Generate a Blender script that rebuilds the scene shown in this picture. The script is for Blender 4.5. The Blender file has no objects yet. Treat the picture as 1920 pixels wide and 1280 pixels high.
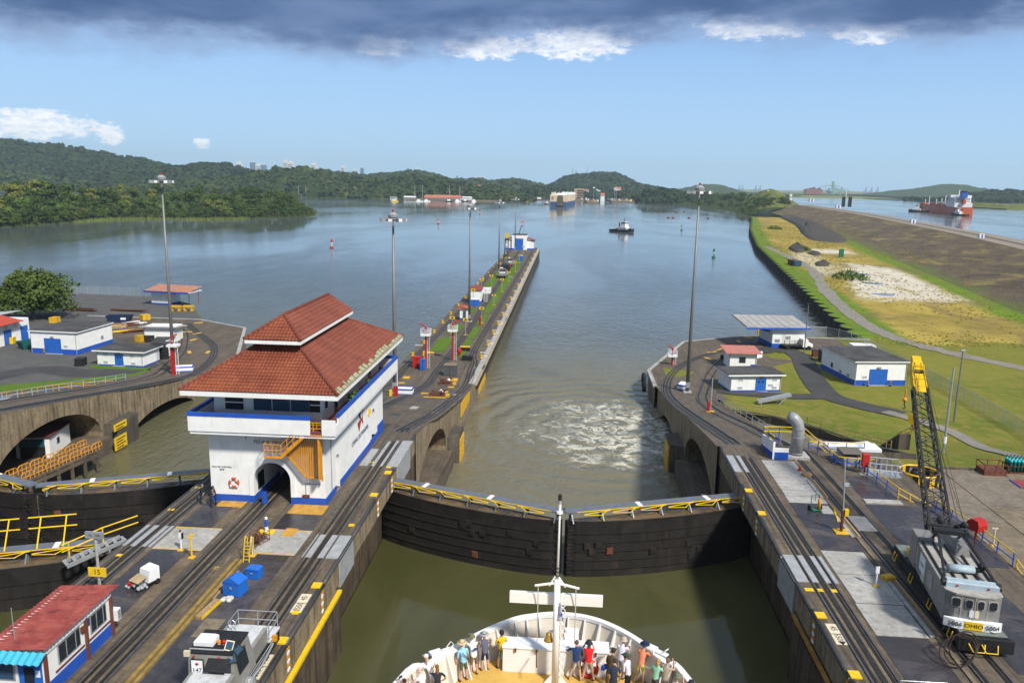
import bpy, math, random
import numpy as np
from mathutils import Vector, Matrix, noise as mnoise
R = math.radians
rnd = random.Random(7)
SC = bpy.context.scene
COL = SC.collection
# ------------------------------------------------------------------ camera
F, PX, PY = 1500., 960., 640.
AV = np.array([110.7,297.,F]); AV /= np.linalg.norm(AV)
AN = np.array([-136.,-7530.,F]); AN -= AV*(AN@AV); AN /= np.linalg.norm(AN)
AU = -AN
AX = np.cross(AU,AV)
if AX[0] < 0: AX = -AX
CZ = 27.6
cam = bpy.data.cameras.new('camera'); camo = bpy.data.objects.new('camera',cam); COL.objects.link(camo)
cam.sensor_width = 36; cam.lens = 36*F/1920; cam.clip_start = 0.5; cam.clip_end = 60000
camo.matrix_world = Matrix(((AX[0],AX[1],-AX[2],0),(AV[0],AV[1],-AV[2],0),(AU[0],AU[1],-AU[2],CZ),(0,0,0,1)))
SC.camera = camo
def ray(px,py):
 d = np.array([px-PX,-(py-PY),F]); return np.array([d@AX,d@AV,d@AU])
def gp(px,py,z=0.):
 r = ray(px,py); t = (z-CZ)/r[2]; return Vector((r[0]*t,r[1]*t,z))
def gy(px,py,y):
 r = ray(px,py); t = y/r[1]; return Vector((r[0]*t,y,CZ+r[2]*t))
def gx(px,py,x):
 r = ray(px,py); t = x/r[0]; return Vector((x,r[1]*t,CZ+r[2]*t))
# ------------------------------------------------------------------ world
SUN_DIR = Vector((0.50,-0.55,0.76)).normalized()
sun_el = math.asin(SUN_DIR.z); sun_az = math.atan2(SUN_DIR.x,SUN_DIR.y)
W = bpy.data.worlds.new('World'); SC.world = W; W.use_nodes = True
nt = W.node_tree; nt.nodes.clear()
def N(t,typ,**kw):
 n = t.nodes.new(typ)
 for k, v in kw.items(): setattr(n,k,v)
 return n
def MATH(t,op,a,b=None,c=None,clamp=False):
 n = t.nodes.new('ShaderNodeMath'); n.operation = op; n.use_clamp = clamp
 for i, v in enumerate((a,b,c)):
  if v is None: continue
  if isinstance(v,(int,float)): n.inputs[i].default_value = v
  else: t.links.new(v,n.inputs[i])
 return n.outputs[0]
def RANGE(t,v,a,b,c=0.,d=1.,smooth=True):
 n = t.nodes.new('ShaderNodeMapRange'); n.interpolation_type = 'SMOOTHSTEP' if smooth else 'LINEAR'
 t.links.new(v,n.inputs[0])
 for i, x in enumerate((a,b,c,d)):
  if isinstance(x,(int,float)): n.inputs[i+1].default_value = x
  else: t.links.new(x,n.inputs[i+1])
 return n.outputs[0]
def MIX(t,f,a,b,mode='MIX'):
 n = t.nodes.new('ShaderNodeMix'); n.data_type = 'RGBA'; n.blend_type = mode; n.clamp_factor = True
 for s, v in ((n.inputs[0],f),(n.inputs[6],a),(n.inputs[7],b)):
  if isinstance(v,(int,float)): s.default_value = v
  elif isinstance(v,tuple): s.default_value = (*v[:3],1)
  else: t.links.new(v,s)
 return n.outputs[2]
def NOISE(t,vec,scale,detail=4,rough=.55,dist=0.,w=None):
 n = t.nodes.new('ShaderNodeTexNoise'); n.inputs['Scale'].default_value = scale; n.inputs['Detail'].default_value = detail
 n.inputs['Roughness'].default_value = rough; n.inputs['Distortion'].default_value = dist
 if vec is not None: t.links.new(vec,n.inputs['Vector'])
 return n.outputs['Fac']
def MAPV(t,vec,scale=(1,1,1),loc=(0,0,0),rot=(0,0,0)):
 n = t.nodes.new('ShaderNodeMapping'); t.links.new(vec,n.inputs[0])
 n.inputs['Scale'].default_value = scale; n.inputs['Location'].default_value = loc; n.inputs['Rotation'].default_value = rot
 return n.outputs[0]
out = N(nt,'ShaderNodeOutputWorld'); bg = N(nt,'ShaderNodeBackground')
sky = N(nt,'ShaderNodeTexSky'); sky.sky_type = 'NISHITA'; sky.sun_disc = False
sky.sun_elevation = sun_el; sky.sun_rotation = sun_az; sky.altitude = 20; sky.air_density = 1.0; sky.dust_density = 0.6; sky.ozone_density = 1.6
tc = N(nt,'ShaderNodeTexCoord'); d = tc.outputs['Generated']
sep = N(nt,'ShaderNodeSeparateXYZ'); nt.links.new(d,sep.inputs[0])
hx = MATH(nt,'SQRT',MATH(nt,'ADD',MATH(nt,'MULTIPLY',sep.outputs[0],sep.outputs[0]),MATH(nt,'MULTIPLY',sep.outputs[1],sep.outputs[1])))
el = MATH(nt,'MULTIPLY',MATH(nt,'ARCTAN2',sep.outputs[2],hx),57.29578)
az = MATH(nt,'MULTIPLY',MATH(nt,'ARCTAN2',sep.outputs[0],sep.outputs[1]),57.29578)
cmb = N(nt,'ShaderNodeCombineXYZ'); nt.links.new(az,cmb.inputs[0]); nt.links.new(MATH(nt,'MULTIPLY',el,2.2),cmb.inputs[1])
cv = cmb.outputs[0]
SKYS = 0.09
base = MIX(nt,0.55,sky.outputs[0],(2.7,5.4,10.4))
hz = RANGE(nt,el,12.,-1.,0.,1.)
base = MIX(nt,MATH(nt,'MULTIPLY',hz,0.80),base,(4.3,7.0,9.9))
edge = MATH(nt,'ADD',MATH(nt,'MULTIPLY',MATH(nt,'SUBTRACT',NOISE(nt,MAPV(nt,cv,(1,1.6,1)),.085,6,.55),.5),5.0),MATH(nt,'MULTIPLY',MATH(nt,'SUBTRACT',NOISE(nt,cv,.6,4,.6),.5),1.2))
tilt = MATH(nt,'ADD',MATH(nt,'MULTIPLY',az,.012),MATH(nt,'SUBTRACT',RANGE(nt,az,-15.,2.,-.9,.15),RANGE(nt,az,14.,24.,0.,1.0)))
elc = MATH(nt,'SUBTRACT',MATH(nt,'ADD',el,edge),tilt)
deck = RANGE(nt,elc,9.3,11.0)
gapn = RANGE(nt,NOISE(nt,MAPV(nt,d,(1,1,1.6)),2.3,5,.55),.50,.66)
high = RANGE(nt,el,22.,40.)
deck = MATH(nt,'MULTIPLY',deck,MATH(nt,'SUBTRACT',1.,MATH(nt,'MULTIPLY',gapn,high)))
dn = NOISE(nt,MAPV(nt,cv,(1,1.5,1)),.10,6,.55,.3)
dcol = MIX(nt,RANGE(nt,dn,.34,.68),(.45,1.05,2.6),(1.35,2.2,4.2))
dcol = MIX(nt,RANGE(nt,el,14.,45.),dcol,(4.2,4.9,6.0))
def puffs(bands,sc,lo,hi,seed):
 m = None
 for (a0,a1,e0,e1) in bands:
  u = MATH(nt,'DIVIDE',MATH(nt,'SUBTRACT',az,(a0+a1)/2),(a1-a0)/2)
  v = MATH(nt,'DIVIDE',MATH(nt,'SUBTRACT',el,(e0+e1)/2),(e1-e0)/2)
  r2 = MATH(nt,'ADD',MATH(nt,'MULTIPLY',u,u),MATH(nt,'MULTIPLY',v,v))
  k = MATH(nt,'MAXIMUM',MATH(nt,'SUBTRACT',1.25,r2),0.)
  m = k if m is None else MATH(nt,'MAXIMUM',m,k)
 n = NOISE(nt,MAPV(nt,cv,(1,1,1),(seed,seed*.7,0)),sc,7,.62,.3)
 return RANGE(nt,MATH(nt,'ADD',n,MATH(nt,'MULTIPLY',m,.30)),lo,hi), m
def azel(px,py):
 r = ray(px,py); return math.degrees(math.atan2(r[0],r[1])), math.degrees(math.atan2(r[2],math.hypot(r[0],r[1])))
def band(x0,y0,x1,y1):
 a0, e0 = azel(x0,(y0+y1)/2); a1, e1 = azel(x1,(y0+y1)/2); t = azel((x0+x1)/2,y0)[1]; b = azel((x0+x1)/2,y1)[1]
 return (a0,a1,b,t)
pf, pm = puffs([band(815,60,1010,116),band(970,42,1200,120),band(650,48,775,112),band(1290,22,1550,78),band(1550,20,1720,88),band(-80,200,200,266),band(170,228,238,274),band(360,256,396,280)],.95,.57,.82,3.)
pf = MATH(nt,'MULTIPLY',pf,RANGE(nt,pm,.0,.35))
pcol = MIX(nt,RANGE(nt,NOISE(nt,cv,1.3,4),.35,.65),(9.0,9.4,10.2),(11.5,11.5,11.5))
col = MIX(nt,MATH(nt,'MULTIPLY',pf,.9),base,pcol)
veil = MATH(nt,'MULTIPLY',RANGE(nt,MATH(nt,'ADD',elc,MATH(nt,'MULTIPLY',MATH(nt,'SUBTRACT',NOISE(nt,cv,.25,5),.5),2.2)),8.0,10.2),.8)
col = MIX(nt,veil,col,(2.6,3.5,5.6))
col = MIX(nt,deck,col,dcol)
nt.links.new(col,bg.inputs[0]); bg.inputs[1].default_value = SKYS
nt.links.new(bg.outputs[0],out.inputs[0])
sl = bpy.data.lights.new('sun','SUN'); sl.energy = 4.6; sl.angle = R(6); sl.color = (1,.95,.86)
so = bpy.data.objects.new('sun',sl); COL.objects.link(so); so.rotation_euler = SUN_DIR.to_track_quat('Z','Y').to_euler(); so.location = (60,-40,120)
SC.view_settings.view_transform = 'Standard'; SC.view_settings.look = 'None'; SC.view_settings.exposure = 0.26; SC.view_settings.gamma = 1
SC.view_settings.use_curve_mapping = False
SC.render.engine = 'CYCLES'
cy = SC.cycles; cy.use_denoising = True; cy.use_adaptive_sampling = True; cy.adaptive_threshold = .015
cy.max_bounces = 6; cy.diffuse_bounces = 2; cy.glossy_bounces = 3; cy.transmission_bounces = 3; cy.transparent_max_bounces = 8; cy.volume_bounces = 1
# ------------------------------------------------------------------ mesh helper
class MB:
 def __init__(s): s.v = []; s.f = []; s.mi = []; s.M = None; s.cur = 0
 def at(s,loc=(0,0,0),rz=0.,M=None):
  s.M = M if M is not None else Matrix.Translation(loc) @ Matrix.Rotation(rz,4,'Z'); return s
 def _add(s,vs,fs):
  b = len(s.v)
  if s.M is not None: vs = [s.M @ Vector(p) for p in vs]
  s.v += [tuple(p) for p in vs]
  for f in fs: s.f.append(tuple(i+b for i in f)); s.mi.append(s.cur)
  return s
 def box(s,x0,x1,y0,y1,z0,z1):
  return s._add([(x0,y0,z0),(x1,y0,z0),(x1,y1,z0),(x0,y1,z0),(x0,y0,z1),(x1,y0,z1),(x1,y1,z1),(x0,y1,z1)],
     [(3,2,1,0),(4,5,6,7),(0,1,5,4),(1,2,6,5),(2,3,7,6),(3,0,4,7)])
 def cbox(s,c,size):
  x, y, z = c; a, b, h = size; return s.box(x-a/2,x+a/2,y-b/2,y+b/2,z,z+h)
 def bbox(s,x0,x1,y0,y1,z0,z1,c=.05):
  return s._add([(x0,y0,z0),(x1,y0,z0),(x1,y1,z0),(x0,y1,z0),(x0,y0,z1-c),(x1,y0,z1-c),(x1,y1,z1-c),(x0,y1,z1-c),
     (x0+c,y0+c,z1),(x1-c,y0+c,z1),(x1-c,y1-c,z1),(x0+c,y1-c,z1)],
     [(3,2,1,0),(8,9,10,11),(0,1,5,4),(1,2,6,5),(2,3,7,6),(3,0,4,7),(4,5,9,8),(5,6,10,9),(6,7,11,10),(7,4,8,11)])
 def face(s,pts): return s._add(pts,[tuple(range(len(pts)))])
 def prism(s,poly,z0,z1):
  n = len(poly)
  A = sum(poly[i][0]*poly[(i+1) % n][1]-poly[(i+1) % n][0]*poly[i][1] for i in range(n))
  if A < 0: poly = poly[::-1]
  vs = [(p[0],p[1],z0) for p in poly]+[(p[0],p[1],z1) for p in poly]
  return s._add(vs,[tuple(range(n-1,-1,-1)),tuple(range(n,2*n))]+[(i,(i+1) % n,n+(i+1) % n,n+i) for i in range(n)])
 def xprism(s,poly,x0,x1):
  n = len(poly); vs = [(x0,p[0],p[1]) for p in poly]+[(x1,p[0],p[1]) for p in poly]
  return s._add(vs,[tuple(range(n-1,-1,-1)),tuple(range(n,2*n))]+[(i,(i+1) % n,n+(i+1) % n,n+i) for i in range(n)])
 def yprism(s,poly,y0,y1):
  n = len(poly); vs = [(p[0],y0,p[1]) for p in poly]+[(p[0],y1,p[1]) for p in poly]
  return s._add(vs,[tuple(range(n)),tuple(range(2*n-1,n-1,-1))]+[(n+i,n+(i+1) % n,(i+1) % n,i) for i in range(n)])
 def tube(s,p,q,r,r2=None,n=8,caps=True):
  p, q = Vector(p), Vector(q); r2 = r if r2 is None else r2; d = (q-p)
  if d.length < 1e-6: return s
  d.normalize(); u = d.orthogonal().normalized(); w = d.cross(u)
  vs = []
  for c, rr in ((p,r),(q,r2)):
   for i in range(n): a = 2*math.pi*i/n; vs.append(c+u*(rr*math.cos(a))+w*(rr*math.sin(a)))
  fs = [(i,(i+1) % n,n+(i+1) % n,n+i) for i in range(n)]
  if caps: fs += [tuple(range(n-1,-1,-1)),tuple(range(n,2*n))]
  return s._add(vs,fs)
 def pipe(s,pts,r,n=6,closed=False):
  pts = [Vector(p) for p in pts]; m = len(pts); rings = []; u = None
  for i, p in enumerate(pts):
   a = pts[i-1] if (i > 0 or closed) else p; b = pts[(i+1) % m] if (i < m-1 or closed) else p
   d = (b-a).normalized()
   if u is None: u = d.orthogonal().normalized()
   u = (u-d*u.dot(d)).normalized(); w = d.cross(u)
   rr = r[i] if isinstance(r,(list,tuple)) else r
   rings.append([p+u*(rr*math.cos(2*math.pi*k/n))+w*(rr*math.sin(2*math.pi*k/n)) for k in range(n)])
  vs = [v for g in rings for v in g]; fs = []
  for i in range(m if closed else m-1):
   j = (i+1) % m
   for k in range(n): fs.append((i*n+k,i*n+(k+1) % n,j*n+(k+1) % n,j*n+k))
  if not closed: fs += [tuple(range(n-1,-1,-1)),tuple(range((m-1)*n,m*n))]
  return s._add(vs,fs)
 def bar(s,p,q,w,h):
  p, q = Vector(p), Vector(q); d = (q-p).normalized(); up = Vector((0,0,1))
  if abs(d.z) > .95: up = Vector((0,1,0))
  a = d.cross(up).normalized(); b = a.cross(d)
  vs = [c+a*(x*w/2)+b*(y*h/2) for c in (p,q) for x,y in ((-1,-1),(1,-1),(1,1),(-1,1))]
  return s._add(vs,[(0,1,2,3),(7,6,5,4),(0,4,5,1),(1,5,6,2),(2,6,7,3),(3,7,4,0)])
 def lathe(s,prof,c=(0,0,0),n=12):
  vs = []
  for r, z in prof:
   for i in range(n): a = 2*math.pi*i/n; vs.append((c[0]+r*math.cos(a),c[1]+r*math.sin(a),c[2]+z))
  m = len(prof); fs = []
  for j in range(m-1):
   for i in range(n): fs.append((j*n+i,j*n+(i+1) % n,(j+1)*n+(i+1) % n,(j+1)*n+i))
  fs += [tuple(range(n-1,-1,-1)),tuple(range((m-1)*n,m*n))]
  return s._add(vs,fs)
 def sphere(s,c,r,n=8,m=6,sc=(1,1,1)):
  prof = []
  vs = [];
  for j in range(m+1):
   t = math.pi*j/m
   for i in range(n):
    a = 2*math.pi*i/n
    vs.append((c[0]+r*sc[0]*math.sin(t)*math.cos(a),c[1]+r*sc[1]*math.sin(t)*math.sin(a),c[2]-r*sc[2]*math.cos(t)))
  fs = []
  for j in range(m):
   for i in range(n): fs.append((j*n+i,j*n+(i+1) % n,(j+1)*n+(i+1) % n,(j+1)*n+i))
  return s._add(vs,fs)
 def sweep(s,path,prof,closed=False):
  path = [Vector(p) for p in path]; m = len(path); n = len(prof); vs = []
  for i, p in enumerate(path):
   a = path[i-1] if (i > 0 or closed) else p; b = path[(i+1) % m] if (i < m-1 or closed) else p
   d = b-a; d.z = 0; d.normalize(); rt = Vector((d.y,-d.x,0))
   vs += [p+rt*q[0]+Vector((0,0,q[1])) for q in prof]
  fs = []
  for i in range(m if closed else m-1):
   j = (i+1) % m
   for k in range(n): fs.append((i*n+k,j*n+k,j*n+(k+1) % n,i*n+(k+1) % n))
  if not closed: fs += [tuple(range(n)),tuple(range(m*n-1,(m-1)*n-1,-1))]
  return s._add(vs,fs)
 def grid(s,P):
  h = len(P); w = len(P[0])
  return s._add([p for r in P for p in r],[(j*w+i,j*w+i+1,(j+1)*w+i+1,(j+1)*w+i) for j in range(h-1) for i in range(w-1)])
 def mesh(s,name,mats,smooth=False):
  me = bpy.data.meshes.new(name); me.from_pydata(s.v,[],s.f)
  for m in (mats if isinstance(mats,(list,tuple)) else [mats]): me.materials.append(m)
  if any(s.mi): me.polygons.foreach_set('material_index',s.mi)
  if smooth: me.polygons.foreach_set('use_smooth',[True]*len(s.f))
  me.update(); return me
 def build(s,name,mats,parent=None,smooth=False,loc=None):
  o = bpy.data.objects.new(name,s.mesh(name,mats,smooth)); COL.objects.link(o)
  if parent is not None: o.parent = parent
  if loc is not None: o.location = loc
  return o
def tag(o,label=None,cat=None,group=None,kind=None):
 if label: o['label'] = label
 if cat: o['category'] = cat
 if group: o['group'] = group
 if kind: o['kind'] = kind
 return o
def thing(name,label,cat,loc=(0,0,0),rz=0.,group=None):
 o = bpy.data.objects.new(name,None); COL.objects.link(o); o.location = loc; o.rotation_euler = (0,0,rz); o.empty_display_size = .5
 return tag(o,label,cat,group)
KIDS = {}
def kids(o): return [c for c in bpy.data.objects if c.parent is o]
def dup(root,loc=None,rz=None,label=None,group=None,scale=None,cat=None):
 if root.name not in KIDS:
  KIDS[root.name] = [(c,kids(c)) for c in kids(root)]
 r = root.copy(); COL.objects.link(r)
 if loc is not None: r.location = loc
 if rz is not None: r.rotation_euler = (0,0,rz)
 if scale is not None: r.scale = (scale,)*3 if isinstance(scale,(int,float)) else scale
 if label: r['label'] = label
 if group: r['group'] = group
 if cat: r['category'] = cat
 for c, g in KIDS[root.name]:
  k = c.copy(); COL.objects.link(k); k.parent = r
  for e in g:
   q = e.copy(); COL.objects.link(q); q.parent = k
 return r
ORD = 'first second third fourth fifth sixth seventh eighth ninth tenth eleventh twelfth thirteenth fourteenth fifteenth sixteenth seventeenth eighteenth nineteenth twentieth'.split()
# ------------------------------------------------------------------ materials
MATS = {}
def newmat(name):
 m = bpy.data.materials.new(name); m.use_nodes = True; t = m.node_tree; b = t.nodes['Principled BSDF']
 b.inputs['Specular IOR Level'].default_value = .35
 return m, t, b
def setc(t,sock,v):
 if isinstance(v,tuple): sock.default_value = (*v[:3],1)
 elif isinstance(v,(int,float)): sock.default_value = v
 else: t.links.new(v,sock)
def bump(t,b,h,dist=.05,strength=1.):
 n = t.nodes.new('ShaderNodeBump'); n.inputs['Distance'].default_value = dist
 if isinstance(strength,(int,float)): n.inputs['Strength'].default_value = strength
 else: t.links.new(strength,n.inputs['Strength'])
 t.links.new(h,n.inputs['Height']); t.links.new(n.outputs[0],b.inputs['Normal']); return n
def P3(t,obj=True):
 return t.nodes.new('ShaderNodeTexCoord').outputs['Object'] if obj else t.nodes.new('ShaderNodeNewGeometry').outputs['Position']
def paint(name,c,rough=.5,var=.12,dirt=.25,scale=1.5,metal=0.,bmp=.004,dirtc=None):
 if name in MATS: return MATS[name]
 m, t, b = newmat(name); p = P3(t)
 n1 = NOISE(t,p,scale,5,.6); n2 = NOISE(t,MAPV(t,p,(1.2,1.2,.35)),scale*2.6,5,.65)
 lo = tuple(x*(1-var) for x in c); hi = tuple(min(1,x*(1+var)) for x in c)
 cc = MIX(t,RANGE(t,n1,.3,.7),lo,hi)
 dc = dirtc or (c[0]*.35+.02,c[1]*.32+.016,c[2]*.28+.012)
 cc = MIX(t,MATH(t,'MULTIPLY',RANGE(t,n2,.52,.78),dirt),cc,dc)
 setc(t,b.inputs['Base Color'],cc); setc(t,b.inputs['Roughness'],RANGE(t,n2,.3,.8,rough-.08,rough+.15)); b.inputs['Metallic'].default_value = metal
 if bmp: bump(t,b,n2,bmp)
 MATS[name] = m; return m
def plain(name,c,rough=.5,metal=0.,emit=0.):
 if name in MATS: return MATS[name]
 m, t, b = newmat(name); setc(t,b.inputs['Base Color'],tuple(c)); b.inputs['Roughness'].default_value = rough; b.inputs['Metallic'].default_value = metal
 if emit: setc(t,b.inputs['Emission Color'],tuple(c)); b.inputs['Emission Strength'].default_value = emit
 MATS[name] = m; return m
def concrete(name,a,bcol,dark=(.02,.018,.015),streak=.7,wet=0.,sc=1.,cover=.5,run=0.):
 """weathered concrete: a/bcol two base tones, vertical dark streaks on walls, optional wet patches"""
 if name in MATS: return MATS[name]
 m, t, b = newmat(name); p = P3(t,False)
 n1 = NOISE(t,p,.35*sc,6,.6); n2 = NOISE(t,p,2.4*sc,5,.65); n3 = NOISE(t,p,11*sc,4,.7)
 cc = MIX(t,RANGE(t,n1,.32,.68),a,bcol)
 cc = MIX(t,MATH(t,'MULTIPLY',RANGE(t,n2,.45,.72),.45),cc,dark)
 st = NOISE(t,MAPV(t,p,(1.3,1.3,.10)),1.4*sc,6,.7,.2)
 cc = MIX(t,MATH(t,'MULTIPLY',RANGE(t,st,1-cover-.12,1-cover+.16),streak),cc,dark)
 cc = MIX(t,MATH(t,'MULTIPLY',RANGE(t,n3,.55,.8),.3),cc,tuple(min(1,x*1.5) for x in bcol))
 if run:
  rn = NOISE(t,MAPV(t,p,(2.2,.07,1)),1.1,6,.7,.15); cc = MIX(t,MATH(t,'MULTIPLY',RANGE(t,rn,.46,.66),run),cc,dark); r2 = NOISE(t,MAPV(t,p,(1.7,.10,1),(5,3,0)),1.3,5,.7); cc = MIX(t,MATH(t,'MULTIPLY',RANGE(t,r2,.56,.74),run*.8),cc,tuple(min(1,x*1.9) for x in a))
 if wet:
  w = RANGE(t,NOISE(t,p,.22,5,.6,.6),1-wet-.06,1-wet+.10)
  cc = MIX(t,MATH(t,'MULTIPLY',w,.55),cc,(.012,.011,.012))
  setc(t,b.inputs['Roughness'],RANGE(t,w,0.,1.,.8,.16))
 else: b.inputs['Roughness'].default_value = .85
 setc(t,b.inputs['Base Color'],cc)
 bump(t,b,MATH(t,'ADD',n2,MATH(t,'MULTIPLY',n3,.6)),.03,.6)
 MATS[name] = m; return m
def grassmat(name,a,bcol,c,sc=1.):
 m, t, b = newmat(name); p = P3(t,False)
 n1 = NOISE(t,p,.045*sc,6,.6,.5); n2 = NOISE(t,p,.5*sc,6,.7); n3 = NOISE(t,p,5.,4,.7)
 cc = MIX(t,RANGE(t,n1,.36,.62),a,bcol); cc = MIX(t,MATH(t,'MULTIPLY',RANGE(t,n2,.42,.66),.8),cc,c)
 cc = MIX(t,MATH(t,'MULTIPLY',RANGE(t,n3,.35,.75),.5),cc,MIX(t,.5,cc,(.02,.03,.008),'MULTIPLY'))
 setc(t,b.inputs['Base Color'],cc); b.inputs['Roughness'].default_value = .95; b.inputs['Specular IOR Level'].default_value = .1
 bump(t,b,n3,.15); MATS[name] = m; return m
M_white = paint('white_wall_paint',(.78,.78,.76),.6,.05,.34,.9,dirtc=(.46,.43,.37))
M_blue = paint('blue_paint',(.018,.085,.42),.5,.1,.15)
M_bluedoor = paint('blue_door_paint',(.02,.12,.46),.45,.08,.12)
M_yel = paint('yellow_paint',(.62,.36,.02),.55,.12,.35,2.)
M_ylw = paint('bright_yellow_paint',(.72,.47,.015),.5,.1,.2,2.)
M_org = paint('orange_steel_paint',(.66,.27,.01),.5,.1,.15,2.)
M_red = paint('red_paint',(.40,.018,.015),.45,.1,.2)
M_redor = paint('rust_steel',(.13,.045,.025),.8,.3,.5,3.)
M_rail = paint('rail_steel',(.16,.16,.17),.35,.2,.3,3.,metal=.7)
M_rack = paint('rack_rail_steel',(.035,.032,.030),.5,.3,.3,3.,metal=.3)
M_grey = paint('grey_steel',(.30,.31,.32),.45,.1,.35,2.,metal=.2)
M_galv = paint('galvanised_steel',(.42,.44,.46),.42,.08,.25,2.,metal=.5)
M_pole = paint('mast_steel',(.20,.20,.20),.5,.1,.2,.5,metal=.3)
M_black = paint('black_steel',(.014,.014,.015),.55,.3,.25,3.)
M_gate = paint('gate_black_plate',(.017,.015,.014),.6,.25,.5,.8,dirtc=(.06,.036,.022))
M_rubber = plain('rubber',(.012,.012,.012),.8)
M_glass = plain('dark_window_glass',(.02,.026,.034),.06)
M_bglass = plain('tinted_window_glass',(.035,.075,.13),.05)
M_wood = paint('timber',(.33,.22,.11),.8,.2,.4,4.)
M_tarp = paint('tarp_white',(.72,.73,.74),.6,.06,.1)
M_green = paint('green_paint',(.02,.16,.09),.45,.1,.2)
M_cwall = concrete('weathered_concrete_wall',(.30,.235,.15),(.22,.17,.105),(.022,.017,.012),.75,cover=.46)
M_cwet = concrete('chamber_wall_concrete',(.14,.098,.058),(.075,.054,.034),(.010,.009,.008),.7,cover=.5)
M_cdark = concrete('dark_wall_top_concrete',(.155,.120,.084),(.105,.084,.062),(.034,.029,.025),.35,wet=.22,run=.6)
M_cstrip = concrete('brown_track_concrete',(.185,.142,.092),(.115,.09,.062),(.035,.028,.022),.4,run=.75)
M_ctan = concrete('tan_concrete',(.24,.19,.13),(.17,.135,.095),(.05,.042,.032),.3)
M_clight = concrete('light_concrete',(.42,.41,.39),(.32,.31,.29),(.14,.13,.12),.3)
M_cwetslab = concrete('wet_slab',(.105,.094,.10),(.07,.064,.068),(.03,.027,.028),.2,wet=.60)
M_plate = paint('steel_cover_plate',(.36,.37,.38),.5,.12,.5,1.2,metal=.15)
M_asph = concrete('asphalt',(.062,.061,.060),(.046,.045,.045),(.025,.025,.026),.2)
M_asphyard = concrete('grey_yard_asphalt',(.105,.102,.098),(.08,.078,.076),(.045,.044,.043),.3)
M_roofdk = concrete('dark_flat_roof',(.10,.097,.095),(.05,.048,.048),(.02,.02,.02),.5)
M_grass = grassmat('lawn_grass',(.125,.160,.022),(.19,.20,.030),(.26,.205,.06))
M_stone = concrete('old_masonry',(.13,.11,.085),(.075,.065,.055),(.018,.016,.014),.6)
# ------------------------------------------------------------------ ground, water, land
LZ, LW = -7.6, -11.6
def sstep(a,b,x):
 t = min(1,max(0,(x-a)/(b-a))); return t*t*(3-2*t)
def zg(y):
 if y <= 84: return 0.
 if y >= 136: return LZ
 t = (y-84)/52; return LZ*(t*.86+.14*t*t*(3-2*t))
def lerp_pts(pts,y):
 if y <= pts[0][0]: a, b = pts[0], pts[1]
 elif y >= pts[-1][0]: a, b = pts[-2], pts[-1]
 else:
  for a, b in zip(pts,pts[1:]):
   if a[0] <= y <= b[0]: break
 return a[1]+(b[1]-a[1])*(y-a[0])/(b[0]-a[0])
def N_dist(t):
 cd = t.nodes.new('ShaderNodeNewGeometry'); v = N(t,'ShaderNodeVectorMath',operation='DISTANCE'); t.links.new(cd.outputs['Position'],v.inputs[0]); v.inputs[1].default_value = (0,0,0); return v.outputs['Value']
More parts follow.
